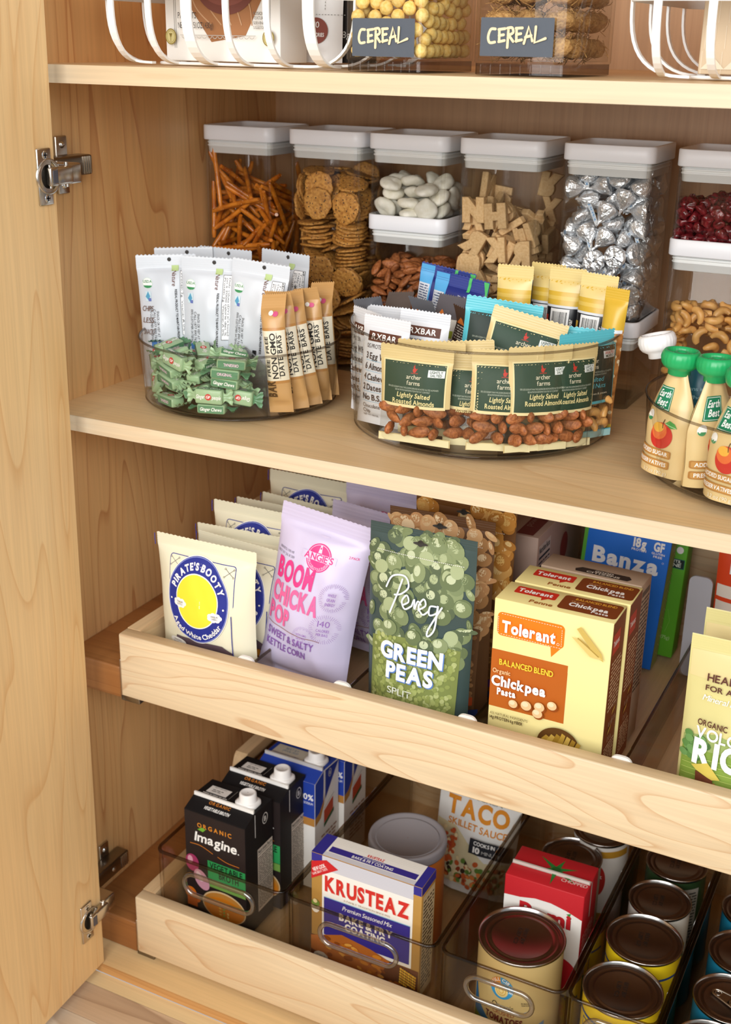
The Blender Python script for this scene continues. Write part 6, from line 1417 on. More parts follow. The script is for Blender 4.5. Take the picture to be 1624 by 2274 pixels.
# ------------------------------------------------------------------ upper drawer
CRM = film('#ebe6cb'); NAVY = ink('#27328c'); YLW = ink('#efe03c')
def puff_bag(seed):
    mb, F, B = pouch(.133, .177, .040, CRM, top=.014, bot=.010, seed=seed, wr=.0022, nu=44, zig=.0006)
    d = Deco(mb, F, .008); cx, cy_ = -.003, .110
    d.rect(-.045, .108, .045, .1575, NAVY, .004); d.rect(-.0442, .107, .0442, .1567, CRM, .0035)
    for sx in (-1, 1):
        for a in (-1, 1): d.stroke([(sx * .0375 - .005, .1495 - a * .004), (sx * .0375 + .005, .1495 + a * .004)], .0006, ink('#6d6c66'), False)
        for ax in (-1, 1):
            for a in (-1, 1): d.ring(sx * .0375 + ax * .0055, .1495 + a * .0044, .0011, .0011, .0004, ink('#6d6c66'), 10)
    d.poly([(-.046, .009), (.043, .009), (.043, .052), (.030, .060), (-.036, .060), (-.046, .030)], ink('#5b4a52'))
    d.poly([(-.046, .009), (.043, .009), (.043, .030), (-.046, .026)], ink('#4a4350'))
    d.rect(.0425, .009, .0435, .10, NAVY)
    d.ell(cx, cy_, .0432, .0515, WHITE, 56); d.ell(cx, cy_, .0424, .0507, NAVY, 56); d.ring(cx, cy_, .0418, .0500, .0006, ink('#8f9ad8'), 56)
    d.ell(cx, cy_ + .0, .0298, .0325, WHITE, 44); d.ell(cx, cy_, .0286, .0312, YLW, 44)
    d.arc("PIRATE'S BOOTY", cx, cy_, .0315, .0072, WHITE, pi / 2, 2, ry=.0365, wide=.88)
    d.arc('Aged White Cheddar', cx, cy_, .0405, .0060, WHITE, -pi / 2, 1, True, ry=.0465, wide=1.0)
    for cx2, cy2, t1, t2 in ((cx - .024, cy_ - .006, 'THAR BE', 'GOOD!'), (cx + .026, cy_ - .014, 'SHIVER ME', 'TIMBERS')):
        for q in range(7): d.ell(cx2 + .0062 * cos(q * .9), cy2 + .0032 * sin(q * .9), .0036, .0030, WHITE, 14)
        d.text(t1, cx2, cy2 + .0003, .0020, ink('#55555a'), al='c', w=.0095); d.text(t2, cx2, cy2 - .0028, .0020, ink('#55555a'), al='c', w=.0085)
    for sx in (-1, 1): d.ell(cx + sx * .0372, cy_ - .003, .0012, .0012, WHITE, 10)
    for yy, t1, t2 in ((.0520, 'BAKED', 'Rice and Corn Puffs'), (.0395, 'No Artificial Colors', 'Flavors or Preservatives')):
        d.ell(-.034, yy, .0125, .0056, WHITE, 28); d.text(t1, -.034, yy + .0006, .0022, ink('#555555'), al='c', w=.012); d.text(t2, -.034, yy - .0028, .002, ink('#555555'), al='c', w=.017)
    d.rect(-.0150, .034, -.0110, .046, ink('#7d3a2c')); d.rect(-.0145, .041, -.0115, .047, WHITE)
    d.poly([(.008, .050), (.036, .046), (.038, .026), (.012, .026)], ink('#a86a1e')); d.poly([(.010, .048), (.034, .0445), (.0355, .036), (.012, .037)], ink('#c98a2e')); d.stroke([(.012, .037), (.037, .034)], .001, ink('#4f2f10'), False)
    r = random.Random(seed)
    for k in range(26): d.ell(.010 + r.uniform(-.014, .016), .029 + r.uniform(-.006, .008), .0036, .0032, ink(r.choice(('#f2e188', '#e9d164', '#f7ecae'))), 12)
    d.rect(-.0665, .163, -.0655, .177, ink('#2f3a94')); 
    d2 = Deco(mb, B, .01); d2.rect(-.05, .02, .05, .155, paper('#e7e2c8')); d2.fine(-.046, .03, .046, .15, 22, ink('#5a5a60'), seed)
    return mb
G_P = 'cream puff bags in the upper drawer'
for k, (x, y, yaw, lean, roll, lab) in enumerate((
        (-.7245, 1.052, .00, -.02, .0, 'cream snack bag with blue oval emblem, frontmost in the left row of the drawer'),
        (-.708, 1.094, -.03, .03, .03, 'cream snack bag directly behind the frontmost one, shifted towards the purple bag'),
        (-.722, 1.132, .02, .0, -.02, 'cream snack bag third from the front, its oval rim showing over the first two'),
        (-.7265, 1.165, .0, .02, .0, 'cream snack bag fourth from the front, half its emblem lettering in view'),
        (-.7255, 1.213, .02, .03, .01, 'cream snack bag fifth from the front, only its top edge showing'),
        (-.716, 1.251, -.03, .03, .03, 'cream snack bag sixth from the front, a strip of its top showing'),
        (-.7255, 1.296, .0, .02, .0, 'cream snack bag seventh from the front with emblem lettering peeking out'),
        (-.725, 1.333, .0, .01, .0, 'cream snack bag second from the back of its row'),
        (-.716, 1.372, .02, .0, .02, 'cream snack bag at the very back, in the shade under the shelf'))):
    o = put(puff_bag(k + 101), 'snack_bag', lab, 'bag', G_P, x, y, Z_DRAW + .0095, yaw, lean, roll)
    o.scale = (1, 1, (1, .92, .91, 1, .93, .90, 1, .99, 1.03)[k])

LIL = film('#cfc7e3'); PNK = ink('#e43d86'); PNK2 = ink('#ec6ba2'); VIO = ink('#8d63ae')
def corn_bag(seed, W=.112, H=.222):
    mb, F, B = pouch(W, H, .054, LIL, top=.020, bot=.012, seed=seed, wr=.0030, nu=40, zig=.0005, squash=.06)
    F0 = F; F = lambda x, y, o: F0(x * (W / .114) + .002, y - .222 + H, o)
    d = Deco(mb, F, .008)
    d.ell(0, .199, .006, .0022, ink('#cfc5e0'), 20, a0=pi, a1=2 * pi); d.rect(.0495, .206, .0505, .2085, ink('#3c3a40'))
    d.text('81801712 1 00:48', -.053, .1705, .0027, ink('#8f8a9c'), w=.021); d.text('BEST BY JUL 18 2019', -.055, .1655, .0027, ink('#8f8a9c'), w=.025)
    d.ell(0, .176, .0152, .0155, PNK, 44); d.ring(0, .176, .0138, .0141, .0005, LIL, 40); d.rect(-.0215, .1725, .0215, .1805, LIL); d.poly([(-.0022, .1815), (.0022, .1815), (.0009, .1895), (-.0009, .1895)], LIL); d.ell(0, .1865, .0009, .0013, PNK, 10)
    d.arc('SIMPLY DELICIOUS SNACKS', 0, .176, .0128, .0022, LIL, -pi / 2, 0, True)
    d.text("ANGIE'S", 0, .1732, .0068, PNK, al='c', w=.036, bold=1)
    d.text('2 PACK', .040, .184, .0026, PNK, al='c', w=.012)
    d.text('BOOM', -.050, .1395, .0220, PNK, w=.051, bold=2); d.text('CHICKA', -.0525, .1115, .0215, PNK2, w=.066, bold=2); d.text('POP', -.0535, .0850, .0205, PNK2, w=.033, bold=2)
    d.rect(-.0535, .0795, .022, .0802, ink('#9a6a52'))
    d.text('SWEET & SALTY', -.051, .0645, .0095, VIO, w=.066, bold=1); d.text('KETTLE CORN', -.051, .0495, .0095, VIO, w=.056, bold=1)
    for cx, cy_, rr_, t, th in ((.029, .139, .0160, ('WHOLE', 'GRAIN', 'ENERGY'), .0038), (.028, .103, .0175, ('140', 'CALORIES', 'PER BAG'), .0036), (.0065, .0905, .0130, ('NON-GMO', 'GLUTEN', 'FREE'), .0030)):
        for k in range(44):
            a = k / 44 * 2 * pi; l = rr_ * (.80 - .10 * ((k * 7) % 3) / 2)
            d.stroke([(cx + rr_ * cos(a), cy_ + rr_ * sin(a)), (cx + l * cos(a), cy_ + l * sin(a))], .00035, VIO, False)
        for i, tx in enumerate(t):
            big = 2.4 if tx == '140' else 1
            d.text(tx, cx, cy_ + .0035 - i * th * 1.45 - (0 if big == 1 else -.001), th * big * .85, VIO, al='c', w=.0024 * len(tx) * (1.9 if big > 1 else .78), bold=1 if big == 1 else 0)
    return mb
for k, (x, y, z, yaw, lean, roll, lab) in enumerate((
        (-.622, 1.082, -.007, .10, .02, .16, 'lilac popcorn bag with tall pink lettering, leaning right at the drawer front'),
        (-.600, 1.200, -.034, -.04, .0, .06, 'lilac popcorn bag right behind the leaning one, its crimped top showing'),
        (-.609, 1.268, -.028, .02, .0, .02, 'lilac popcorn bag third back, its broad blank top under the shelf edge'),
        (-.560, 1.345, -.028, -.15, .02, .05, 'lilac popcorn bag at the back right, shaded beside the brown boxes'))):
    put(corn_bag(k + 121, .100 if k == 3 else .112, .222 + z), 'popcorn_bag', lab, 'bag', 'lilac popcorn bags in the upper drawer', x, y, Z_DRAW + .0095 + (.0095 if k == 0 else .003), yaw, lean, roll)

# stand-up pouches of pulses
def pulse_bag(seed, big, big_hi, ground, small, title, sub, accent):
    W, H = .122, .232
    mb, F, B = pouch(W, H, .052, film(ground), top=.012, bot=.004, seed=seed, wr=.0012, nu=40, zig=0.0, stand=True, squash=.02)
    r = random.Random(seed); d = Deco(mb, F, .010, step=.000003)
    fit = lambda x, y: abs(x) < W / 2 - .007
    for k in range(125):
        x, y = r.uniform(-.058, .058), r.uniform(.094, .228); a, b_ = r.uniform(.0078, .0120), r.uniform(.0072, .0105); t = r.uniform(0, 3)
        a = min(a, W / 2 - .0006 - abs(x)); b_ = min(b_, H - .0006 - y)
        if a < .001 or b_ < .001: continue
        c = r.choice(big); d.ell(x, y, a, b_, ink(c), 18, t)
        d.ell(x - a * .22, y + b_ * .25, a * .55, b_ * .5, ink(r.choice(big_hi)), 14, t)
    for k in range(9):
        x, y = r.uniform(-.045, .045), r.uniform(.09, .22); d.ell(x, y, .0085, .0075, ink(big_hi[0]), 18, r.uniform(0, 3))
    d.poly([(-.052, .010), (.050, .010), (.052, .108), (.02, .116), (-.02, .112), (-.052, .105)], ink(small[0]))
    for k in range(420):
        x, y = r.uniform(-.048, .047), r.uniform(.013, .110); q = r.uniform(.0021, .0032); d.ell(x, y, q, q * .92, ink(r.choice(small[1:])), 10, r.uniform(0, 3))
    for k in range(4):
        x = (-.03, .0, .03, .015)[k]; d.ell(x, .120 - .004 * k, .0095, .0088, ink(big[k % len(big)]), 18); d.ell(x - .002, .1225 - .004 * k, .005, .0045, ink(big_hi[-1]), 14)
    d.st = .00006
    d.rect(-.056, .004, .054, .012, ink('#2c3f7c'))
    for k in range(46): d.rect(-.05 + k * .0022, .2035, -.05 + k * .0022 + .0012, .2041, WHITE)
    d.ell(0, .219, .0085, .0016, ink('#2e2a24'), 20); d.ell(0, .2195, .0034, .0034, ink('#2e2a24'), 16)
    script = ink('#dfeaf6'); u = .0132; ox, oy = -.036, .140
    def S(*p): return [(ox + a * u, oy + b * u) for a, b in p]
    for g in (S((.55, -.1), (1.1, 1.5), (1.5, 2.9)), S((0.1, 2.0), (.6, 3.0), (1.7, 3.2), (2.1, 2.4), (1.5, 1.7), (.9, 1.5)), S((1.7, .8), (2.2, 1.2), (2.0, 1.7), (1.6, 1.1), (1.9, .5), (2.5, .9)),
              S((2.5, .9), (2.7, 1.5), (2.75, .7), (3.0, 1.4), (3.3, 1.2)), S((3.1, .7), (3.7, 1.2), (3.5, 1.7), (3.1, 1.0), (3.5, .4), (4.0, .8)), S((4.6, 1.3), (4.1, 1.2), (4.1, .5), (4.7, .8), (4.75, 1.4), (4.6, -.6), (4.1, -1.3), (4.1, -.7), (5.1, 1.3))):
        d.stroke(g, .0019, script)
    for (tx, yy, ww) in title:
        d.text(tx, .0012, yy - .0012, .0170, ink('#5a80c4'), al='c', w=ww, bold=2); d.text(tx, 0, yy, .0170, ink('#f4f7f8'), al='c', w=ww, bold=2)
    d.text(sub, -.01, .049, .0075, ink('#e9efe4'), al='c', w=.030)
    if accent: d.rect(.030, .020, .050, .030, ink(accent)); d.text('206', .036, .0225, .005, WHITE, al='c')
    return mb
G_PULSE = 'pulse pouches in the upper drawer'
put(pulse_bag(131, ('#79875f', '#66744f', '#869369', '#57654a'), ('#a7b389', '#93a077', '#c0caa6'), '#3b4d4c', ('#7f8a4c', '#a3ad68', '#8f9a55', '#b4bc7e', '#99a45c'), (('GREEN', .0890, .074), ('PEAS', .0670, .056)), 'SPLIT', None),
    'pulse_pouch', 'stand-up pouch of green split peas with white lettering', 'pouch', G_PULSE, -.4700, 1.074, Z_DRAW + .0095, .0, .0, .0)
put(pulse_bag(132, ('#b98a5c', '#a67a4c', '#caa070'), ('#e3cba4', '#d3b588', '#dcc29a'), '#5f4028', ('#7a5638', '#a8784e', '#b98a5c', '#8f6540'), (('BROWN', .0640, .066), ('LENTILS', .0440, .066)), 'WHOLE', '#c9552a'),
    'pulse_pouch', 'stand-up pouch with beige beans print just behind the green peas pouch', 'pouch', G_PULSE, -.4690, 1.128, Z_DRAW + .0095, .02, .0, -.015)
put(pulse_bag(133, ('#c98d3e', '#b67a30', '#d8a45a'), ('#eccb8a', '#e0b66a', '#f0d8a4'), '#6e4620', ('#8a5e30', '#b98444', '#c99a5a', '#9a6c3a'), (('QUINOA', .0640, .070), ('BLEND', .0440, .060)), 'GOLD', '#6a3f8c'),
    'pulse_pouch', 'stand-up pouch with golden chickpeas print, rearmost of the three pulse pouches', 'pouch', G_PULSE, -.4660, 1.180, Z_DRAW + .0095, -.03, .0, .0)

# ---- pasta boxes
CBX = paper('#efe29c'); ORG = ink('#ef7d1a'); BRN = ink('#b8601c'); DBR = ink('#7e3f1c')
def pasta_box(label, x, y, seed):
    W, D, H = .122, .046, .187
    mb, f, rg, tp = carton(W, D, H, CBX)
    f.rect(-.0608, .0655, .0195, .131, BRN, .0); f.ell(.0115, .123, .008, .008, BRN); f.rect(.0115, .0655, .0197, .123, BRN)
    f.rect(-.0565, .1475, .0135, .1735, ORG, .005); f.poly([(.0, .149), (.0115, .149), (.0015, .1365)], ORG)
    for k in range(23): f.rect(-.0525 + k * .0028, .1716, -.0509 + k * .0028, .1720, WHITE); f.rect(-.0525 + k * .0028, .1490, -.0509 + k * .0028, .1494, WHITE)
    for k in range(8): f.rect(-.0548, .1515 + k * .0024, -.0544, .1528 + k * .0024, WHITE); f.rect(.0114, .1515 + k * .0024, .0118, .1528 + k * .0024, WHITE)
    f.text('Tolerant', -.0505, .1535, .0118, WHITE, w=.056, bold=2, jit=.06); f.ring(.0085, .1535, .0014, .0014, .0003, WHITE, 14)
    f.text('BALANCED BLEND', -.051, .1165, .0062, ink('#f0cf3a'), w=.057, bold=1, jit=.08)
    f.text('Organic', -.0575, .1065, .0048, ink('#e9bf8e'), w=.019, bold=1); f.text('Chickpea', -.0582, .0925, .0105, WHITE, w=.058, bold=2, jit=.09); f.text('Pasta', -.0515, .0825, .0072, WHITE, w=.020, bold=2, jit=.08)
    for cx, cy_, q in ((-.0335, .0755, .0048), (-.0195, .0772, .0056), (-.0055, .0795, .0054), (.0075, .0845, .0050), (-.0070, .0718, .0053)):
        f.ell(cx + .0012, cy_ - .0018, q * 1.05, q * .9, ink('#8f4512')); f.ell(cx, cy_, q, q * .95, ink('#e2c08e')); f.ell(cx - q * .2, cy_ + q * .25, q * .6, q * .5, ink('#efd9b2'))
    f.text('ALL NATURAL INGREDIENTS', -.0575, .0585, .0028, ink('#6b5a30'), w=.041); f.text('14g PROTEIN 6g FIBER', -.0575, .0535, .0034, ink('#4a3a20'), w=.036, bold=1)
    f.ell(.017, .043, .0220, .0185, ink('#5a3a16'), 36)
    for k in range(7): f.poly([(-.0005 + k * .0055, .046 - k * .001), (.0040 + k * .0055, .057 - abs(k - 3) * .002), (.0078 + k * .0055, .055 - abs(k - 3) * .002), (.0042 + k * .0050, .031), (.0006 + k * .0050, .031)], ink(('#b8953c', '#c8a850', '#a6822e')[k % 3]))
    f.poly([(.0265, .1755), (.0305, .1785), (.0530, .1545), (.0555, .1465), (.0480, .1500)], ink('#c9ae5c')); f.poly([(.0215, .1665), (.0300, .1640), (.0545, .1485), (.0420, .1490)], ink('#d8c074')); f.stroke([(.0285, .166), (.050, .151)], .0012, ink('#a98c40'), False)
    # side panel
    rg.rect(.0, .0, .0445, H - .001, DBR); rg.rect(.004, .150, .028, .172, ink('#c0402a')); rg.text('Tolerant', .006, .158, .0062, WHITE, w=.020, bold=1, rot=.0)
    rg.fine(.006, .085, .040, .142, 13, ink('#d9b690'), seed); rg.fine(.006, .012, .040, .045, 9, ink('#d9b690'), seed + 1)
    for cx, cy_ in ((.030, .078), (.016, .062)):
        rg.poly([(cx - .006, cy_ - .003), (cx + .004, cy_), (cx + .006, cy_ + .004), (cx - .004, cy_ + .001)], ink('#c99a3e'))
        for k in range(3): rg.stroke([(cx - .004 + k * .004, cy_ + .006), (cx - .005 + k * .005, cy_ + .011)], .0006, ink('#e8d2b0'), False); rg.stroke([(cx - .004 + k * .004, cy_ - .006), (cx - .005 + k * .005, cy_ - .011)], .0006, ink('#e8d2b0'), False)
    # top flap
    red = ink('#cc3322')
    tp.rect(-.0495, .022, -.0060, .0385, red, .002); tp.poly([(-.020, .023), (-.012, .023), (-.0185, .016)], red); tp.text('Tolerant', -.0465, .0265, .0075, WHITE, w=.036, bold=2)
    tp.rect(.0, .008, .0600, .041, DBR, .004); tp.text('BALANCED BLEND', .012, .0330, .0045, ink('#e0a53a'), w=.042, bold=1); tp.text('Organic', .0095, .0275, .003, ink('#d9a66a'), w=.014); tp.text('Chickpea', .009, .0180, .0075, WHITE, w=.040, bold=2); tp.text('Pasta', .034, .0115, .0048, WHITE, w=.017, bold=1)
    tp.text('Penne', -.004, .006, .0062, ink('#a8642a'), al='r', w=.024, bold=1)
    o = put(mb, 'pasta_box', label, 'box', 'cream and orange pasta boxes', x, y, Z_DRAW + .0095, .0, .0, .0)
pasta_box('cream and orange pasta box standing foremost in the upper drawer', -.317, 1.048, 3)
pasta_box('cream and orange pasta box just behind its twin, mainly its top showing', -.3145, 1.0975, 5)
mb, f, rg, tp = carton(.110, .036, .1875, paper('#a9927c'))
tp.poly([(-.018, .004), (.038, .004), (.041, .010), (.037, .016), (-.014, .016), (-.020, .010)], ink('#3a302b')); tp.text('GOOD', .011, .0105, .0036, ink('#d9cfc0'), al='c', w=.020, bold=1); tp.text('CITIZENS', .011, .0058, .0036, ink('#d9cfc0'), al='c', w=.036, bold=1)
rg.fine(.005, .06, .031, .17, 22, ink('#4a3c30'), 4); rg.rect(.005, .172, .031, .178, ink('#5a4a3c'))
put(mb, 'pasta_box', 'plain greyish-brown box with a dark top label behind the pasta boxes', 'box', None, -.310, 1.147, Z_DRAW + .0095, -.03)
mb, f, rg, tp = carton(.104, .030, .178, ink('#1f6fd6'))
f.rect(-.052, .0, -.0475, .178, ink('#5aa83a')); 
f.text('Banza', .0015, .1235, .0185, ink('#f2f5f8'), al='c', w=.080, bold=2); f.ring(.0455, .1400, .0012, .0012, .0003, WHITE, 12)
f.text('CHICKPEA', -.006, .1080, .0110, ink('#dfe9f5'), al='c', w=.054, bold=1); f.text('PENNE', -.006, .096, .010, ink('#dfe9f5'), al='c', w=.04, bold=1)
f.text('18g', .0155, .1535, .0105, WHITE, al='c', w=.0155, bold=2); f.text('PROTEIN', .0155, .1485, .0028, WHITE, al='c', w=.0175, bold=1); f.text('GF', .0385, .1535, .0105, WHITE, al='c', w=.0125, bold=2); f.text('GLUTEN', .0385, .1490, .0026, WHITE, al='c', w=.0155, bold=1); f.text('FREE', .0385, .1450, .0026, WHITE, al='c', w=.0105, bold=1)
rg.rect(.0005, .0, .0295, .1775, ink('#8d9a5c')); 
for k in range(14): rg.stroke([(.002, .01 + k * .012), (.015, .018 + k * .012), (.028, .01 + k * .012)], .0008, ink('#b9c48a'), False)
put(mb, 'pasta_box', 'bright blue pasta box with big white lettering at the drawer back', 'box', None, -.328, 1.330, Z_DRAW + .0095, .0, .02, .05)
mb, f, rg, tp = carton(.112, .032, .180, ink('#5fae2c'))
f.poly([(.0415, .177), (.0525, .177), (.0495, .150), (.0445, .150)], WHITE); f.ell(.047, .1425, .0042, .0045, WHITE); f.rect(.02, .1185, .0545, .131, ink('#2a6a60')); f.rect(.021, .1195, .0537, .1302, ink('#1f2f2c')); f.text('LENTIL', .0505, .1262, .0034, ink('#dfe8dc'), al='r', w=.018, bold=1); f.text('PENNE', .0505, .1208, .0042, ink('#dfe8dc'), al='r', w=.024, bold=1)
f.text('NET WT 9.7 oz (275g)', .0, .024, .0046, ink('#b9d89a'), w=.05)
for k in range(12): f.stroke([(-.05 + k * .0085, .035), (-.046 + k * .0085, .05), (-.05 + k * .0085, .065)], .0007, ink('#7cc048'), False)
put(mb, 'pasta_box', 'green box with a white exclamation mark behind the blue pasta box', 'box', None, -.3165, 1.372, Z_DRAW + .0095, .0, .02, .03)
for k, (x, y, lab) in enumerate(((-.4215, 1.235, 'brownish carton with nutrition panel, right of two at the drawer back'), (-.4735, 1.255, 'brownish carton left of its twin behind the lilac bags'))):
    mb, f, rg, tp = carton(.048, .170, .180, paper('#b39a8c'))
    tp.rect(-.004, .004, .016, .166, ink('#7c3f3c')); tp.text('power crunch', .004, .03, .008, ink('#a8847c'), w=.08, rot=pi / 2)
    tp.stroke([(-.024, .085), (-.012, .085), (-.008, .095), (.024, .095)], .0006, ink('#8a7468'), False)
    rg.rect(.004, .085, .046, .168, ink('#e0d6cc')); rg.text('Nutrition Facts', .006, .158, .0068, ink('#2a2624'), w=.037, bold=2); rg.rect(.006, .150, .044, .153, ink('#2a2624')); rg.fine(.006, .09, .044, .148, 12, ink('#3a3430'), k); rg.ell(.1, .135, .014, .018, ink('#8c3a3a'))
    put(mb, 'snack_carton', lab, 'box', 'brownish cartons at the drawer back', x, y, Z_DRAW + .0095, .0)

# ---- rice bags and red bag at the right
def rice_bag(seed, W=.130, H=.192):
    mb, F, B = pouch(W, H, .045, film('#d8cf8e'), top=.014, bot=.006, seed=seed, wr=.0018, nu=36, zig=0, stand=True, squash=.03)
    d = Deco(mb, F, .010)
    d.rect(-.063, .150, .063, .177, film('#e0cf95')); d.poly([(-.062, .088), (-.03, .098), (.0, .092), (.035, .1), (.062, .09), (.062, .06), (-.062, .06)], ink('#9fb06a'))
    d.poly([(-.062, .006), (.062, .006), (.062, .078), (.02, .072), (-.02, .080), (-.062, .076)], ink('#86a043'))
    for k in range(9): d.stroke([(-.06, .018 + k * .006), (-.02, .024 + k * .006), (.03, .022 + k * .006), (.06, .026 + k * .006)], .0010, ink('#a3b85a'))
    r = random.Random(seed)
    for k in range(30): d.ell(-.060 + r.uniform(0, .024), .070 + r.uniform(0, .022), .0045, .0038, ink(r.choice(('#4a7038', '#5f8a48', '#6f9a58'))), 10)
    bt = ink('#5b3428')
    d.text('HEALTHY GRAINS', -.0455, .1500, .0072, bt, w=.088, bold=1); d.text('FOR A HEALTHY LIFE', -.0460, .1405, .0052, bt, w=.085, bold=1); d.text('Mineral Rich & Nutritious', -.0475, .1300, .0058, WHITE, w=.085, sh=.25)
    d.text('ORGANIC', -.0490, .1045, .0058, bt, w=.029, bold=1); d.text('VOLCANO', -.0495, .0915, .0110, WHITE, w=.075, bold=1); d.text('RICE', -.0500, .0660, .0235, WHITE, w=.062, bold=2)
    d.poly([(-.050, .0620), (-.034, .0690), (-.020, .0560), (-.028, .0535), (-.044, .0580)], ink('#d9c35a')); d.poly([(-.045, .0575), (-.027, .0535), (-.025, .040), (-.022, .012), (-.044, .012), (-.043, .035)], ink('#6b3a26'))
    for k in range(26): d.ell(-.034 + r.uniform(-.0085, .009), .034 + r.uniform(-.02, .02), .0028, .0014, ink(r.choice(('#3c2018', '#a5603a', '#c98a4a'))), 8, r.uniform(0, 3))
    d.rect(-.0615, .014, -.0515, .034, ink('#e8cf2a')); d.text('WHOLE', -.0565, .0235, .0028, BLACK, al='c', w=.008, bold=1); d.text('GRAIN', -.0565, .0195, .0028, BLACK, al='c', w=.008, bold=1); d.ell(-.0565, .0295, .0028, .0028, BLACK, 14)
    for k in range(18): d.ell(.0 + r.uniform(-.01, .05), .02 + r.uniform(-.008, .022), .0036, .0017, ink(r.choice(('#e8d8b4', '#c9a06a', '#8f4a32'))), 10, r.uniform(0, 3))
    return mb
put(rice_bag(141), 'rice_bag', 'tan and green rice bag standing in front at the right of the upper drawer', 'bag', 'rice bags', -.1185, 1.056, Z_DRAW + .0095)
put(rice_bag(142), 'rice_bag', 'tan rice bag right behind its twin, its darker lettered top showing', 'bag', 'rice bags', -.118, 1.112, Z_DRAW + .0095 + .003)
mb, F, B = pouch(.13, .19, .05, film('#e04a22'), top=.016, bot=.006, seed=151, wr=.0025, stand=True)
d = Deco(mb, F, .01); d.rect(-.063, .11, .063, .125, film('#efe6d8')); d.rect(-.063, .02, .063, .105, film('#e9dfd0')); d.text('BAKED', -.05, .14, .014, WHITE, w=.06, bold=1); d.ell(-.042, .088, .012, .006, ink('#2f8a9c')); d.ell(-.03, .06, .02, .018, ink('#7a3a28'))
put(mb, 'snack_bag', 'red-orange and white bag at the back by the right edge of the photo', 'bag', None, -.150, 1.34, Z_DRAW + .0095)

# ---- acrylic divider rails
for k, (x, hb, lab) in enumerate(((-.6555, .06, 'clear acrylic divider rail between the cream bags and lilac bags'), (-.5345, .06, 'clear acrylic divider rail between the lilac bags and the pea pouch'),
                                  (-.3900, .06, 'clear acrylic divider rail between the pea pouch and the pasta boxes'), (-.2290, .13, 'clear acrylic divider rail with a tall back tab, right of the pasta boxes'))):
    root = empty('drawer_divider', lab, 'divider', 'acrylic drawer dividers', (0, 0, 0))
    m = MB(); m.box(x - .0012, 1.022, Z_DRAW + .0105, x + .0012, 1.33, Z_DRAW + .058, SMOKE, 0); m.tube([(x, 1.022, Z_DRAW + .058), (x, 1.33, Z_DRAW + .058)], .0018, SMOKE_EDGE, 8); m.build('rail', root)
    m = MB(); m.box(x - .016, 1.03, Z_DRAW + .0097, x + .016, 1.33, Z_DRAW + .0113, SMOKE); m.build('foot', root)
    m = MB()
    lo = [[(x + p[0], yv, Z_DRAW + .0435 + p[1]) for p in [(q[0], q[1]) for q in rrect(.0110, .030, 0, .008)]] for yv in (1.0185, 1.0215)]
    m.loft(lo, mat('#e9e6e2', .3), False, True, True); m.build('front_tab', root)
    m = MB()
    lo = [[(x + q[0], yv, Z_DRAW + .0105 + hb / 2 + q[1]) for q in rrect(.0135, hb / 2, 0, .008)] for yv in (1.331, 1.334)]
    m.loft(lo, mat('#b9bcc4', .3), False, True, True); m.build('back_tab', root)
# ------------------------------------------------------------------ bottom drawer: acrylic bins
ZB = Z_LOW + .0055
GRIP = clear('grip_acrylic', '#d9d2c8', '#8f857b', 9.0, .08)
def bin_(x0, x1, label, y0=1.0195, y1=1.40, zt=.171):
    root = empty('storage_bin', label, 'bin', 'clear acrylic bins in the bottom drawer')
    cx, cy_ = (x0 + x1) / 2, (y0 + y1) / 2; hw, hd = (x1 - x0) / 2, (y1 - y0) / 2; c = (cx, cy_); r = .012
    yf = y0
    m = MB()
    hx = min(.050, hw * .54); hz = .0150; hzc = zt - .033
    def wall(ins, flip):
        a, b_ = hw - ins, hd - ins
        sides = rrect(a, b_, 0, r, 5, c)
        # side and back walls: drop the straight front run (handled apart, it has the grip hole)
        n = len(sides)
        k0 = 23; order = sides
        for i in range(n):
            j = (i + 1) % n
            p, q = sides[i], sides[j]
            if abs(p[1] - (cy_ - b_)) < 1e-6 and abs(q[1] - (cy_ - b_)) < 1e-6: continue
            m.add([(p[0], p[1], ZB + ins), (q[0], q[1], ZB + ins), (q[0], q[1], zt), (p[0], p[1], zt)], [(0, 1, 2, 3)], SMOKE, False)
        yy = cy_ - b_
        A, Bx = cx - a + r, cx + a - r
        def hole(t):
            # stadium outline and the rectangle outline met along the same ray
            return [(cx + (hx - hz) * (1 if cos(u) > 0 else -1) + hz * cos(u), yy, hzc + hz * sin(u)) for u in t]
        T = [2 * pi * k / 40 + pi / 40 for k in range(40)]
        H = hole(T); O = []
        for u in T:
            dx, dz = cos(u), sin(u); L = 1e9
            if abs(dx) > 1e-6: L = min(L, ((Bx - cx) if dx > 0 else (cx - A)) / abs(dx))
            if abs(dz) > 1e-6: L = min(L, ((zt - hzc) if dz > 0 else (hzc - ZB - ins)) / abs(dz))
            O.append((cx + dx * L, yy, hzc + dz * L))
        m.loft([O, H], SMOKE, False)
        for px, pz in ((A, ZB + ins), (Bx, ZB + ins), (A, zt), (Bx, zt)):
            near = sorted(range(40), key=lambda i: (O[i][0] - px) ** 2 + (O[i][2] - pz) ** 2)[:2]
            m.add([(px, yy, pz), O[near[0]], O[near[1]]], [(0, 1, 2)], SMOKE)
        return H
    wall(0.0, False); Hi = wall(.0026, True)
    m.add(rrect(hw, hd, ZB, r, 5, c), [tuple(range(24))], SMOKE); m.add(rrect(hw - .0026, hd - .0026, ZB + .0026, r, 5, c), [tuple(range(24))], SMOKE)
    m.build('body', root)
    m = MB(); m.tube([(p[0], p[1], zt) for p in rrect(hw - .0010, hd - .0010, 0, r, 6, c)], .0023, SMOKE_EDGE, 8, True); m.build('rim', root)
    m = MB(); m.tube([(p[0], yf + .0012, p[2]) for p in Hi], .0030, GRIP, 10, True); m.build('grip_rim', root)
    return root
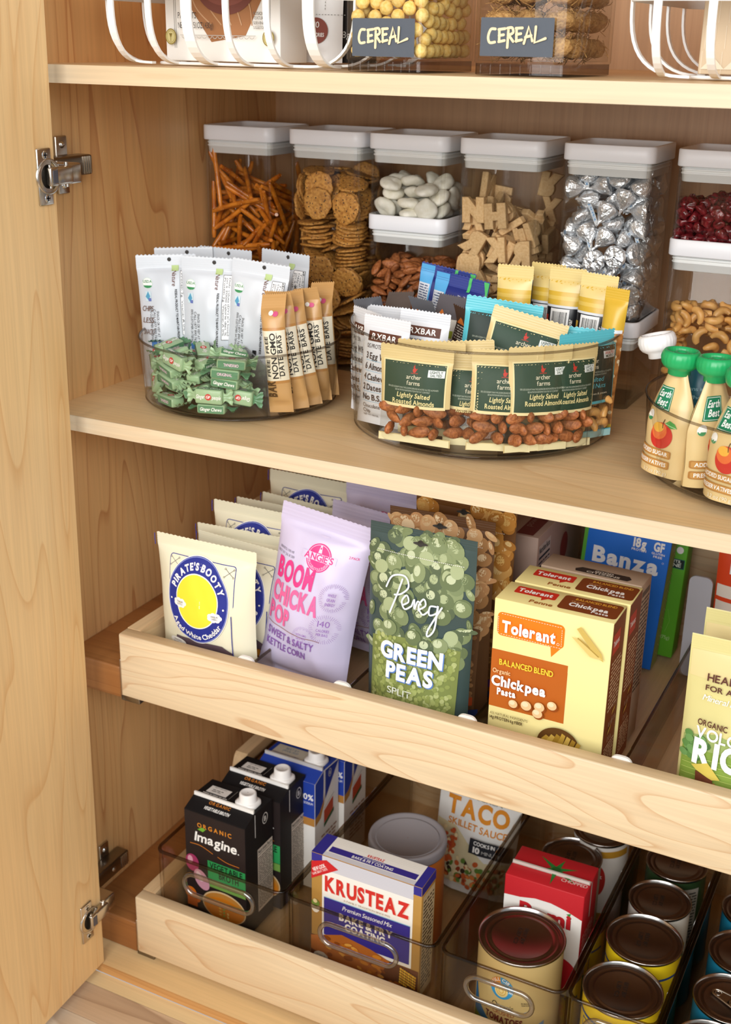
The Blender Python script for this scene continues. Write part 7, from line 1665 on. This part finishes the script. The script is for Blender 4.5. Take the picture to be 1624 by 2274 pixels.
bin_(-.7965, -.6105, 'clear acrylic bin of broth cartons, leftmost in the bottom drawer')
bin_(-.6075, -.4145, 'clear acrylic bin holding the coating mix box and the orange canister')
bin_(-.4085, -.2640, 'clear acrylic bin of tomato cans and the red carton')
bin_(-.2605, -.1630, 'narrow clear acrylic bin with a row of yellow cans')
bin_(-.1600, -.0350, 'clear acrylic bin of blue cans at the right edge of the photo')
ZI = ZB + .003

# ---- broth cartons with slanted top, fold seam and screw cap
def broth(label, x, y, group, kind, yaw=0.0):
    root = empty('broth_carton', label, 'carton', group)
    W, D, Hf, H = .092, .063, .1665, .1775
    base = ink('#1d1a1b') if kind == 'black' else paper('#e9e6e0')
    topc = ink('#141315') if kind == 'black' else ink('#2340a0')
    m = MB()
    yr = .022                                  # fold ridge
    v = [(-W / 2, 0, 0), (W / 2, 0, 0), (W / 2, D, 0), (-W / 2, D, 0), (-W / 2, 0, Hf), (W / 2, 0, Hf), (W / 2, D, H - .004), (-W / 2, D, H - .004), (-W / 2, yr, H - .002), (W / 2, yr, H - .002)]
    m.add(v, [(0, 1, 5, 4), (2, 3, 7, 6), (1, 2, 6, 9, 5), (3, 0, 4, 8, 7), (3, 2, 1, 0)], base)
    m.add(v, [(4, 5, 9, 8), (8, 9, 6, 7)], topc)
    m.box(-W / 2 + .001, yr - .0012, H - .003, W / 2 - .001, yr + .0012, H + .0025, WHITE if kind == 'black' else ink('#c9c7c4'))
    f = Deco(m, lambda a, b, o: (a, -o, b)); rg = Deco(m, lambda a, b, o: (W / 2 + o, a, b))
    sl = math.atan2(H - .002 - Hf, yr)
    fl = Deco(m, lambda a, b, o: (a, b * cos(sl) - o * sin(sl), Hf + b * sin(sl) + o * cos(sl)))
    k2 = math.atan2(-.002, D - yr)
    tp = Deco(m, lambda a, b, o: (a, yr + .0015 + b, H - .0018 - .002 * b / (D - yr) + o))
    if kind == 'black':
        f.rect(-W / 2 + .0004, .0, W / 2 - .0004, Hf - .001, ink('#2a2120'))
        f.text('ORGANIC', -.0005, .1455, .0062, ink('#d98a2c'), al='c', w=.052, bold=1, sp=.45)
        f.text('Imagine', .0005, .1240, .0135, WHITE, al='c', w=.064, bold=1, sh=.12, jit=.05); f.ell(.0355, .1250, .0009, .0009, WHITE, 10)
        f.poly([(-.0265, .1415), (-.0195, .1465), (-.0135, .1450), (-.0180, .1400)], ink('#6fae3a'))
        f.stroke([(-.038, .1175), (-.022, .1180), (-.004, .1120)], .0009, ink('#d9822a')); f.stroke([(.004, .1100), (.018, .1060), (.036, .1055)], .0009, ink('#d9822a'))
        f.rect(-.012, .0720, W / 2 - .0006, .1000, ink('#2f9e58')); f.text('VEGETABLE', .016, .0890, .0090, BLACK, al='c', w=.050, bold=1); f.text('BROTH', .020, .0770, .0090, BLACK, al='c', w=.030, bold=1)
        f.rect(-.010, .060, W / 2 - .0006, .0715, ink('#7aa850')); f.text('LOW SODIUM', .020, .0645, .0036, ink('#35502a'), al='c', w=.03)
        f.ell(-.036, .0880, .0105, .0130, ink('#a83a6a')); f.ell(-.039, .0920, .004, .006, ink('#e3a6c2')); f.ell(-.022, .0660, .0105, .0160, ink('#d9a0b8'), 24, .5); f.ell(-.025, .070, .004, .008, ink('#f0d2dd'), 20, .5)
        f.ell(-.040, .0400, .009, .009, ink('#e07a1f')); f.ell(-.031, .033, .006, .006, ink('#d96c18')); f.rect(-W / 2 + .0006, .02, -.030, .034, ink('#c9600f'))
        f.ell(.012, .0350, .0335, .0230, ink('#e3c79a'), 36); f.ell(.012, .0345, .0320, .0210, ink('#c98a3a'), 36); f.ell(.012, .0310, .0300, .0180, ink('#d9831f'), 36)
        for q in range(8): f.ell(.006 + (q % 3) * .006, .022 + (q // 3) * .005, .0022, .0014, ink(('#e8b84a', '#8fae4a', '#f0d27a')[q % 3]), 10, q)
        fl.text('ORGANIC', -.003, .0165, .0042, ink('#c77a2a'), al='c', w=.032, bold=1, sp=.3); fl.text('VEGETABLE BROTH', -.003, .0080, .0044, WHITE, al='c', w=.038, bold=1, sh=.2)
        tp.rect(-W / 2 + .004, .0005, W / 2 - .004, .0050, ink('#d9c21f')); tp.text('PLEASE RECYCLE THIS CARTON', -.04, .0012, .0028, BLACK, w=.078, bold=1)
        tp.rect(-W / 2 + .008, .0060, .000, .0090, ink('#2a2a2c')); tp.fine(-W / 2 + .008, .0058, .002, .0088, 1, WHITE, 2)
        tp.rect(-W / 2 + .010, .0100, -.0055, .0260, paper('#e6e2dc')); tp.text('BEST BEFORE', -.0215, .0228, .0018, BLACK, al='c', w=.018); tp.fine(-.030, .0135, -.014, .0200, 2, ink('#55524e'), 3); tp.rect(.000, .008, .0006, .0300, ink('#8a8680'))
        rg.rect(.027, .0220, .0620, .1180, paper('#d9cdbd')); rg.text('Nutrition Facts', .0285, .1110, .0052, BLACK, w=.032, bold=1); rg.rect(.0285, .1085, .0605, .1092, BLACK); rg.fine(.0285, .068, .0605, .106, 13, ink('#4a413a'), 5); rg.rect(.0285, .0655, .0605, .0665, BLACK); rg.fine(.0285, .026, .0605, .064, 14, ink('#4a413a'), 6)
        rg.rect(.0215, .140, .0227, H - .004, WHITE)
        rg.ring(.045, .1560, .0062, .0082, .0011, ink('#e2dfd8'), 28); rg.text('B', .045, .1525, .0065, ink('#e2dfd8'), al='c', bold=1)
    else:
        f.rect(-W / 2 + .0004, .112, W / 2 - .0004, Hf, ink('#2340a0')); f.rect(-W / 2 + .0004, .100, W / 2 - .0004, .112, ink('#b5803e')); f.text('0%', .036, .140, .0085, WHITE, al='c', bold=1); f.text('SODIUM', .036, .133, .0035, WHITE, al='c', w=.014)
        rg.poly([(.0004, .112), (.0125, .116), (.0215, .128), (.0225, .150), (.0225, Hf + .008), (.0004, Hf - .001)], ink('#2340a0')); rg.poly([(.0004, .100), (.0150, .105), (.0235, .122), (.0265, .140), (.0215, .128), (.0125, .116), (.0004, .112)], ink('#b5803e'))
        rg.poly([(.0265, .128), (.0625, H - .006), (.0305, H - .004), (.0265, H - .004)], ink('#22358c')); rg.rect(.0262, .120, .0270, H - .004, ink('#c9c7c4')); rg.ring(.039, .164, .0042, .0062, .0009, ink('#cfcac0'), 24); rg.text('B', .039, .1615, .005, ink('#cfcac0'), al='c', bold=1)
        rg.poly([(.0235, .092), (.0480, .102), (.0480, .122), (.0235, .112)], ink('#b8472c')); rg.poly([(.0235, .0855), (.0500, .0975), (.0500, .1035), (.0235, .0915)], ink('#2e5a34')); rg.stroke([(.023, .116), (.050, .127)], .0006, ink('#3a5a3c'), False)
        rg.fine(.016, .030, .058, .078, 8, ink('#9a7058'), 7)
        tp.rect(-W / 2 + .006, .004, .010, .0290, paper('#c9c4b4')); tp.text('BEST BY', -.016, .0205, .0042, ink('#5a7a9a'), al='c', w=.02); tp.text('JAN 16 2020', -.016, .0145, .0042, ink('#5a7a9a'), al='c', w=.024); tp.text('chicken broth low sodium', -.018, .006, .0026, ink('#2340a0'), al='c', w=.040)
    m.build('carton_body', root)
    m = MB(); ridge = lambda a, rr_, z: rr_ + (.0003 * (1 if sin(a * 24) > 0 else -1) if .006 < z < .0125 else 0)
    wq = mat('#f1f0ee', .35)
    cxx, cyy = W / 2 - .020, yr + .016
    m.loft([rrect(.0150, .0130, H - .0025, .008, 5, (cxx, cyy)), rrect(.0148, .0128, H + .0015, .008, 5, (cxx, cyy)), rrect(.0125, .0115, H + .0028, .008, 5, (cxx, cyy))], wq, True, False, True)
    m.lathe([(.0120, .0025), (.0120, .0045), (.0112, .006), (.0108, .0130), (.0098, .0142), (.0085, .0146), (.0080, .0142), (.0005, .0140)], wq, 96, c=(cxx, cyy, H), fn=ridge)
    m.build('screw_cap', root)['label'] = 'white screw cap'
    place(root, x, y, ZI, yaw); return root
broth('black broth carton with white lettering, front of the leftmost bin', -.7400, 1.070, 'black broth cartons', 'black', -.02)
broth('black broth carton behind the front one, its top and cap showing', -.7300, 1.1385, 'black broth cartons', 'black', -.02)
broth('blue and white broth carton in front of its twin, third carton from the bin front', -.7110, 1.1960, 'blue broth cartons', 'blue', -.02)
broth('blue and white broth carton furthest back in the leftmost bin', -.7020, 1.2620, 'blue broth cartons', 'blue', -.02)

# ---- coating mix box
mb, f, rg, tp = carton(.146, .040, .172, ink('#b58a45')); hw = .073; H = .172
f.rect(-hw + .0004, H - .012, hw - .0004, H - .0004, ink('#34308c'))
f.rect(-.058, .052, .0625, H - .0006, paper('#f1efe8')); f.rect(-.058, H - .0200, .0625, H - .0006, ink('#d3d3da'))
for k in range(9): f.rect(-.058, H - .0195 + k * .0021, .0625, H - .0190 + k * .0021, ink('#c2c2cc'))
f.poly([(-hw + .0004, H - .013), (-hw + .0004, H - .038), (-.036, H - .0135), (-.052, H - .0050)], ink('#c9262a')); f.text('NEW LOOK', -.0688, H - .0265, .0046, WHITE, w=.020, rot=.62, bold=1); f.text('SAME GREAT TASTE', -.0700, H - .0325, .0030, WHITE, w=.0245, rot=.62)
f.text('KRUSTEAZ', .0025, H - .0490, .0205, ink('#efc9ae'), al='c', w=.1130, bold=2); f.text('KRUSTEAZ', .0020, H - .0485, .0200, ink('#d2322c'), al='c', w=.1120, bold=2)
f.text('A FAMILY TRADITION SINCE 1932', .0025, H - .0560, .0024, ink('#b9a890'), al='c', w=.062)
f.rect(-.055, .0575, .0600, .1130, ink('#392f8a')); f.rect(-.055, .1130, .0600, .1137, ink('#7ab8d8'))
f.text('Premium Seasoned Mix', .003, .1025, .0062, WHITE, al='c', w=.066, sh=.25); f.text('BAKE & FRY', .002, .0870, .0095, WHITE, al='c', w=.072, bold=2); f.text('COATING', .001, .0745, .0095, WHITE, al='c', w=.054, bold=2)
f.ell(-.0665, .0960, .0062, .0100, ink('#f1eee6'), a0=pi, a1=2 * pi); f.ell(-.0665, .1000, .0055, .005, ink('#6f8a3a')); f.ell(-.067, .103, .0028, .003, ink('#e2d09a'))
r = random.Random(3)
f.rect(-hw + .0004, .0004, hw - .0004, .0520, ink('#6b3a1c')); f.poly([(-hw + .0004, .050), (-.03, .066), (.01, .060), (.035, .052), (.02, .022), (-.03, .020), (-hw + .0004, .030)], ink('#b86a2a'))
for k in range(46): f.ell(-.012 + r.uniform(-.042, .040), .042 + r.uniform(-.016, .016), r.uniform(.003, .007), r.uniform(.0016, .003), ink(r.choice(('#d98a2c', '#c06f1c', '#e8a84a', '#8f4a16'))), 12, r.uniform(-.6, .3))
for k in range(40): f.ell(.030 + r.uniform(-.030, .038), .014 + r.uniform(-.012, .014), r.uniform(.003, .006), r.uniform(.0016, .003), ink(r.choice(('#a8601e', '#8c4a18', '#c98034'))), 12, r.uniform(-.6, .6))
for k in range(44): f.ell(.052 + (k % 8) * .0027, .052 - (k // 8) * .0036 - (k % 8) * .0008, .0015, .0018, ink(('#e8b93a', '#d9a02c')[k % 2]), 8)
f.ell(-.055, .0270, .0110, .0095, ink('#d9d2c4'), 10); f.text('PORK &', -.055, .0285, .0030, ink('#7a7468'), al='c', w=.012); f.text('CHICKEN', -.055, .0240, .0030, ink('#7a7468'), al='c', w=.014)
rg.rect(.0, H - .012, .0395, H - .0004, ink('#34308c')); rg.rect(.004, .01, .037, H - .016, paper('#cdb88e')); rg.fine(.006, .02, .035, H - .022, 24, ink('#4a3c28'), 8)
tp.rect(-hw, .0, -.058, .0396, ink('#34308c')); tp.rect(.0625, .0, hw, .0396, ink('#34308c')); tp.rect(-.058, .0004, .0625, .0392, paper('#f1efe8')); tp.rect(-.058, .0004, .0625, .0080, ink('#d3d3da'))
tp.rect(-.055, .0095, .0600, .0200, ink('#392f8a')); tp.text('BAKE & FRY COATING', .0020, .0115, .0045, WHITE, al='c', w=.054, bold=1); tp.text('Premium Seasoned Mix', .002, .0170, .0022, WHITE, al='c', w=.030, sh=.2); tp.text('KRUSTEAZ', .0020, .0215, .0042, ink('#d2322c'), al='c', w=.022, bold=2)
for k in range(4): tp.rect(-.058, .028 + k * .0028, .0625, .0283 + k * .0028, ink('#d9d6ca'))
put(mb, 'coating_mix_box', 'coating mix box with red lettering and dark blue panel, front of its bin', 'box', None, -.5235, 1.0635, ZI)

# ---- orange canister with translucent lid
root = empty('orange_canister', 'orange cylindrical canister with a grey translucent lid behind the coating mix box', 'canister')
m = MB(); m.lathe([(.047, 0), (.048, .001), (.048, .139)], mat('#c9722a', .5), 72); m.disc(.047, .001, mat('#8f8a80', .5), up=False)
d = Deco(m, lambda x, y, o: ((.048 + o) * cos(x / .048 - pi / 2), (.048 + o) * sin(x / .048 - pi / 2), y), .006); d.rect(-.05, .02, .05, .11, ink('#d98a3a')); d.text('BREAD CRUMBS', 0, .06, .010, WHITE, al='c', w=.07, bold=1)
m.build('body', root)
m = MB(); lq = mat('#8d898c', .4, spec=.5, sss=.2)
m.lathe([(.0484, .131), (.0496, .131), (.0500, .133), (.0500, .1415), (.0490, .1450), (.0470, .1460), (.0450, .1450), (.0415, .1425), (.0405, .1420), (.0400, .1432), (.0390, .1420), (.0005, .1415)], lq, 80); m.build('lid', root)['label'] = 'grey translucent lid'
place(root, -.523, 1.181, ZI)
# ---- taco sauce pouch
mb, F, B = pouch(.118, .160, .034, film('#d6d6d2'), top=.012, bot=.006, seed=161, wr=.0030, stand=True, nu=36, squash=.03)
d = Deco(mb, F, .01); oc = ink('#c98022')
d.text('CHICKEN', .006, .1360, .0085, ink('#8a8a84'), al='c', w=.052, bold=0); d.text('TACO', .0, .1085, .0240, oc, al='c', w=.090, bold=2); d.text('SKILLET SAUCE', .002, .0925, .0092, oc, al='c', w=.086, bold=1)
d.ring(-.048, .144, .007, .007, .0016, ink('#3a4a9c'), 24); d.ell(-.02, .147, .004, .003, ink('#3a4a9c'))
r = random.Random(12)
d.poly([(-.058, .012), (.056, .012), (.056, .060), (.02, .052), (-.03, .092), (-.058, .094)], ink('#c9bf9a'))
for k in range(120): d.ell(-.052 + r.uniform(0, .1), .014 + r.uniform(0, .036), r.uniform(.002, .005), r.uniform(.002, .004), ink(r.choice(('#8c3a1e', '#b5562a', '#5a7a34', '#d9c79a', '#3a2a1c', '#c9783a'))), 10, r.uniform(0, 3))
for k in range(40): d.ell(-.045 + r.uniform(0, .022), .055 + r.uniform(0, .034), .003, .0026, ink(r.choice(('#b5562a', '#d9c79a', '#a8442a'))), 10, r.uniform(0, 3))
d.rect(-.002, .0660, .056, .0880, ink('#22242a')); d.text('COOKS IN', .004, .0800, .0052, ink('#e4e4e0'), w=.030, bold=1); d.text('10', .004, .0690, .0078, ink('#e4e4e0'), w=.010, bold=2); d.text('MINUTES', .017, .0695, .0048, ink('#a8a8a4'), w=.030)
put(mb, 'sauce_pouch', 'white sauce pouch with orange lettering leaning behind the orange canister', 'pouch', None, -.479, 1.296, ZI, -.02, .10, .03)
# ---- cans
CAN_TOP = mat('#8a7a70', 0.30, 1.0); CAN_RIM = mat('#b5b1ad', 0.22, 1.0)
def can(label, x, y, R_, H, body, group, deco=None, tab=False, yaw=0.0, name='food_can'):
    root = empty(name, label, 'can', group)
    m = MB(); m.lathe([(R_ * .95, 0), (R_, .0012), (R_, .003), (R_ * .985, .004), (R_ * .985, H - .005)], body, 80)
    m.disc(R_ * .95, .0, CAN_RIM, up=False)
    Fc = lambda a, b, o: ((R_ * .985 + o) * cos(a / R_ - pi / 2), (R_ * .985 + o) * sin(a / R_ - pi / 2), b)
    if deco: deco(Deco(m, Fc, .005))
    m.build('label_band', root)
    m = MB(); m.lathe([(R_ * .985, H - .005), (R_ * 1.0, H - .004), (R_ * 1.02, H - .0025), (R_ * 1.02, H - .0008), (R_ * 1.005, H), (R_ * .985, H - .0006), (R_ * .955, H - .0042)], CAN_RIM, 80); m.build('rim', root)
    m = MB(); m.lathe([(R_ * .955, H - .0042), (R_ * .90, H - .0046), (R_ * .875, H - .0034), (R_ * .84, H - .0034), (R_ * .82, H - .0044), (R_ * .74, H - .0044), (R_ * .72, H - .0036), (R_ * .69, H - .0036), (R_ * .67, H - .0044), (.0005, H - .0044)], CAN_TOP, 80)
    if not tab:
        dd = Deco(m, lambda a, b, o: (a, b, H - .0043 + o)); dd.text('BEST BY', -.002, R_ * .35, .0046, ink('#2e2620'), w=R_ * .55, rot=-pi / 2 + .1); dd.text('L217 C2', -.009, R_ * .30, .0046, ink('#2e2620'), w=R_ * .55, rot=-pi / 2 + .1)
    m.build('lid', root)
    if tab:
        m = MB(); al = mat('#c9c2b6', .25, 1.0); zt_ = H - .0028
        out = [(-.0150 + .0050 * cos(t), .0050 * sin(t)) for t in [pi / 2 + pi * k / 10 for k in range(11)]] + [(.0080 + .0085 * cos(t), .0085 * sin(t)) for t in [-pi / 2 + pi * k / 10 for k in range(11)]]
        m.tube([(a, b, zt_) for a, b in out], .0013, al, 8, True); m.tube([(.0080 + .0062 * cos(t), .0062 * sin(t), zt_) for t in [k * pi / 10 for k in range(20)]], .0012, al, 8, True)
        m.lathe([(.0025, 0), (.0042, 0), (.0042, .0009), (.0025, .0009), (.0025, 0)], al, 20, c=(-.0140, 0, zt_ - .0004)); m.box(-.0105, -.0055, zt_ - .0005, .0005, .0055, zt_ + .0004, al)
        m.build('pull_tab', root)
    place(root, x, y, ZI, yaw); return root
def d_tom(d):
    d.rect(-.05, .0040, .05, .0220, ink('#7d9a3a')); d.poly([(-.050, .058), (-.046, .060), (-.038, .040), (-.018, .026), (-.018, .021), (-.05, .021)], ink('#2f7ab5')); d.poly([(.018, .021), (.05, .036), (.05, .030), (.03, .021)], ink('#7a9ac0'))
    d.ell(-.004, .0800, .0145, .0150, ink('#3f9ac9'), 36); d.poly([(-.004, .080)] + [(-.004 + .0145 * cos(t), .080 + .015 * sin(t)) for t in [pi * .55 + k * pi * .05 for k in range(12)]], ink('#d98a2a')); d.ell(-.004, .0765, .0082, .0088, ink('#e8cf8a')); d.ring(-.004, .0765, .006, .0064, .0009, ink('#d9a83a'), 24); d.ring(-.004, .0765, .0032, .0034, .0009, ink('#d9a83a'), 20)
    d.arc('FULL CIRCLE', -.004, .080, .0098, .0040, WHITE, pi * .42, 1, ry=.0102)
    d.text('Organic', -.002, .0520, .0070, ink('#2a2a26'), al='c', w=.026, sh=.15); d.text('CRUSHED', .0, .0430, .0048, ink('#a8542a'), al='c', w=.026, bold=0); d.text('TOMATOES', .0, .0320, .0082, ink('#7a2a22'), al='c', w=.046, bold=2)
    d.text('IN SEASON', .020, .064, .0020, ink('#4a4030'), w=.012); d.text('YEAR ROUND', .020, .0612, .0020, ink('#4a4030'), w=.013); d.text('Certified Organic', -.010, .013, .0040, ink('#3f6a2a'), al='c', w=.022); d.ell(-.022, .010, .004, .004, ink('#b5302a'))
can('large tan crushed tomato can at the bin front, before the red carton', -.3405, 1.104, .0500, .1195, mat('#cdb377', .5), 'cans in the tomato bin', d_tom)
def d_red(d):
    d.ell(.008, .062, .0105, .0230, ink('#b52a22')); d.poly([(.006, .083), (.010, .083), (.009, .092)], ink('#c9a23a')); d.text('hot', .008, .066, .006, WHITE, al='c'); d.rect(-.05, .0, .05, .012, ink('#b5862a')); d.rect(-.05, .098, .05, .108, ink('#b5862a'))
can('mid-size can with a plain pale label behind the red carton', -.338, 1.284, .0380, .1130, mat('#b9aa92', .5), 'cans in the tomato bin', None)
can('white-labelled can with a red pepper picture furthest back', -.318, 1.350, .0370, .118, mat('#dcd8d0', .45), 'cans in the tomato bin', d_red)
def d_yel(d):
    d.rect(-.06, .094, .06, .097, ink('#2a4a8c')); d.rect(-.040, .020, .034, .090, ink('#2a4a8c')); d.rect(-.0388, .0212, .0328, .0888, ink('#e8c81f')); d.rect(-.036, .024, -.008, .066, ink('#2f7a4a')); d.text('CENTO', .0, .0715, .0120, ink('#c02a22'), al='c', w=.058, bold=2); d.text('TOMATO', .012, .052, .008, ink('#c02a22'), al='c', w=.034, bold=1); d.poly([(-.008, .024), (.0, .045), (.028, .024)], ink('#e0c01a')); d.ell(.014, .036, .010, .009, ink('#b5302a'))
YL = mat('#e6cb1c', .45)
can('yellow can at the front of the narrow bin, red lettering below its rim', -.2130, 1.0745, .0430, .1200, YL, 'yellow cans', d_yel)
can('yellow can second from the front in the narrow bin', -.2130, 1.1650, .0430, .1200, YL, 'yellow cans', d_yel)
def d_wy(d): d.rect(-.05, .03, .05, .07, ink('#c9b83a')); d.ell(.01, .08, .014, .010, ink('#b5a02a')); d.rect(.02, .02, .05, .06, ink('#5f7a2a'))
can('white and yellow can third from the front in the narrow bin', -.2160, 1.2500, .0370, .1140, mat('#dedbd0', .45), 'cans at the back of the narrow bin', d_wy)
def d_dk(d): d.rect(.016, .02, .04, .1, paper('#9a968c')); d.fine(.018, .024, .038, .096, 16, ink('#33322e'), 4)
can('dark green can at the back of the narrow bin, under the drawer above', -.2150, 1.332, .0380, .1140, mat('#223a1c', .45), 'cans at the back of the narrow bin', d_dk)
TEAL = mat('#1f86a8', .45)
for k, (x, y, tab, lab) in enumerate(((-.1140, 1.0655, False, 'blue can nearest the lower right corner of the photo'), (-.1100, 1.1475, True, 'blue can with a silver pull tab on its lid'), (-.1105, 1.2300, False, 'blue can behind the pull-tab one'), (-.1120, 1.3125, False, 'blue can furthest back in the right bin'))):
    can(lab, x, y, .0390, .092, TEAL, 'blue cans', None, tab, -.35)
# ---- red carton of chopped tomatoes
mb, f, rg, tp = carton(.098, .062, .150, ink('#c3242c'), .0012); H = .150
f.poly([(-.0485, .0), (.0485, .0), (.0485, H - .034)] + [(.0485 - .0970 * t, H - .034 + .012 * sin(pi * t)) for t in (.2, .4, .6, .8)] + [(-.0485, H - .0285)], paper('#f1eee8'))
f.text('Pomi', .004, .0985, .0185, ink('#7a1a1a'), al='c', w=.064, bold=2, jit=.03); f.text('Pomi', .0034, .0990, .0185, ink('#c3242c'), al='c', w=.064, bold=2, jit=.0); f.poly([(.029, .1185), (.035, .1215), (.034, .1165)], ink('#3a8a3a'))
f.text('finely chopped tomatoes', 0, .088, .0045, ink('#3a3634'), al='c', w=.05); f.ell(.02, .03, .03, .026, ink('#c3242c'))
tp.rect(-.0485, .0235, .0485, .0315, paper('#d9d2c8')); tp.fine(-.044, .0255, .044, .030, 1, ink('#b9b2a8'), 3); mb.box(-.048, .024, H + .0008, .048, .0262, H + .0042, paper('#cfc8be'))
g1 = ink('#2f7a34')
for a, L in ((.4, .026), (1.35, .022), (2.5, .030), (3.55, .026), (4.75, .030), (5.75, .034)): tp.poly([(.004 + .0045 * cos(a + .9), .034 + .0045 * sin(a + .9)), (.004 + .0045 * cos(a - .9), .034 + .0045 * sin(a - .9)), (.004 + L * cos(a), .034 + min(.027, max(-.033, L * sin(a))))], g1)
tp.ell(.004, .034, .0052, .0052, ink('#25632a')); tp.text('CHOPPED', .0150, .0160, .0055, ink('#f0dcd4'), w=.032)
rg.rect(.0295, .1, .0335, H, paper('#cfc8be')); rg.fine(.006, .02, .054, .09, 12, ink('#e0a8a0'), 3)
put(mb, 'tomato_carton', 'red and white tomato carton with a green leaf on top, behind the tan can', 'carton', None, -.3360, 1.163, ZI, .02)
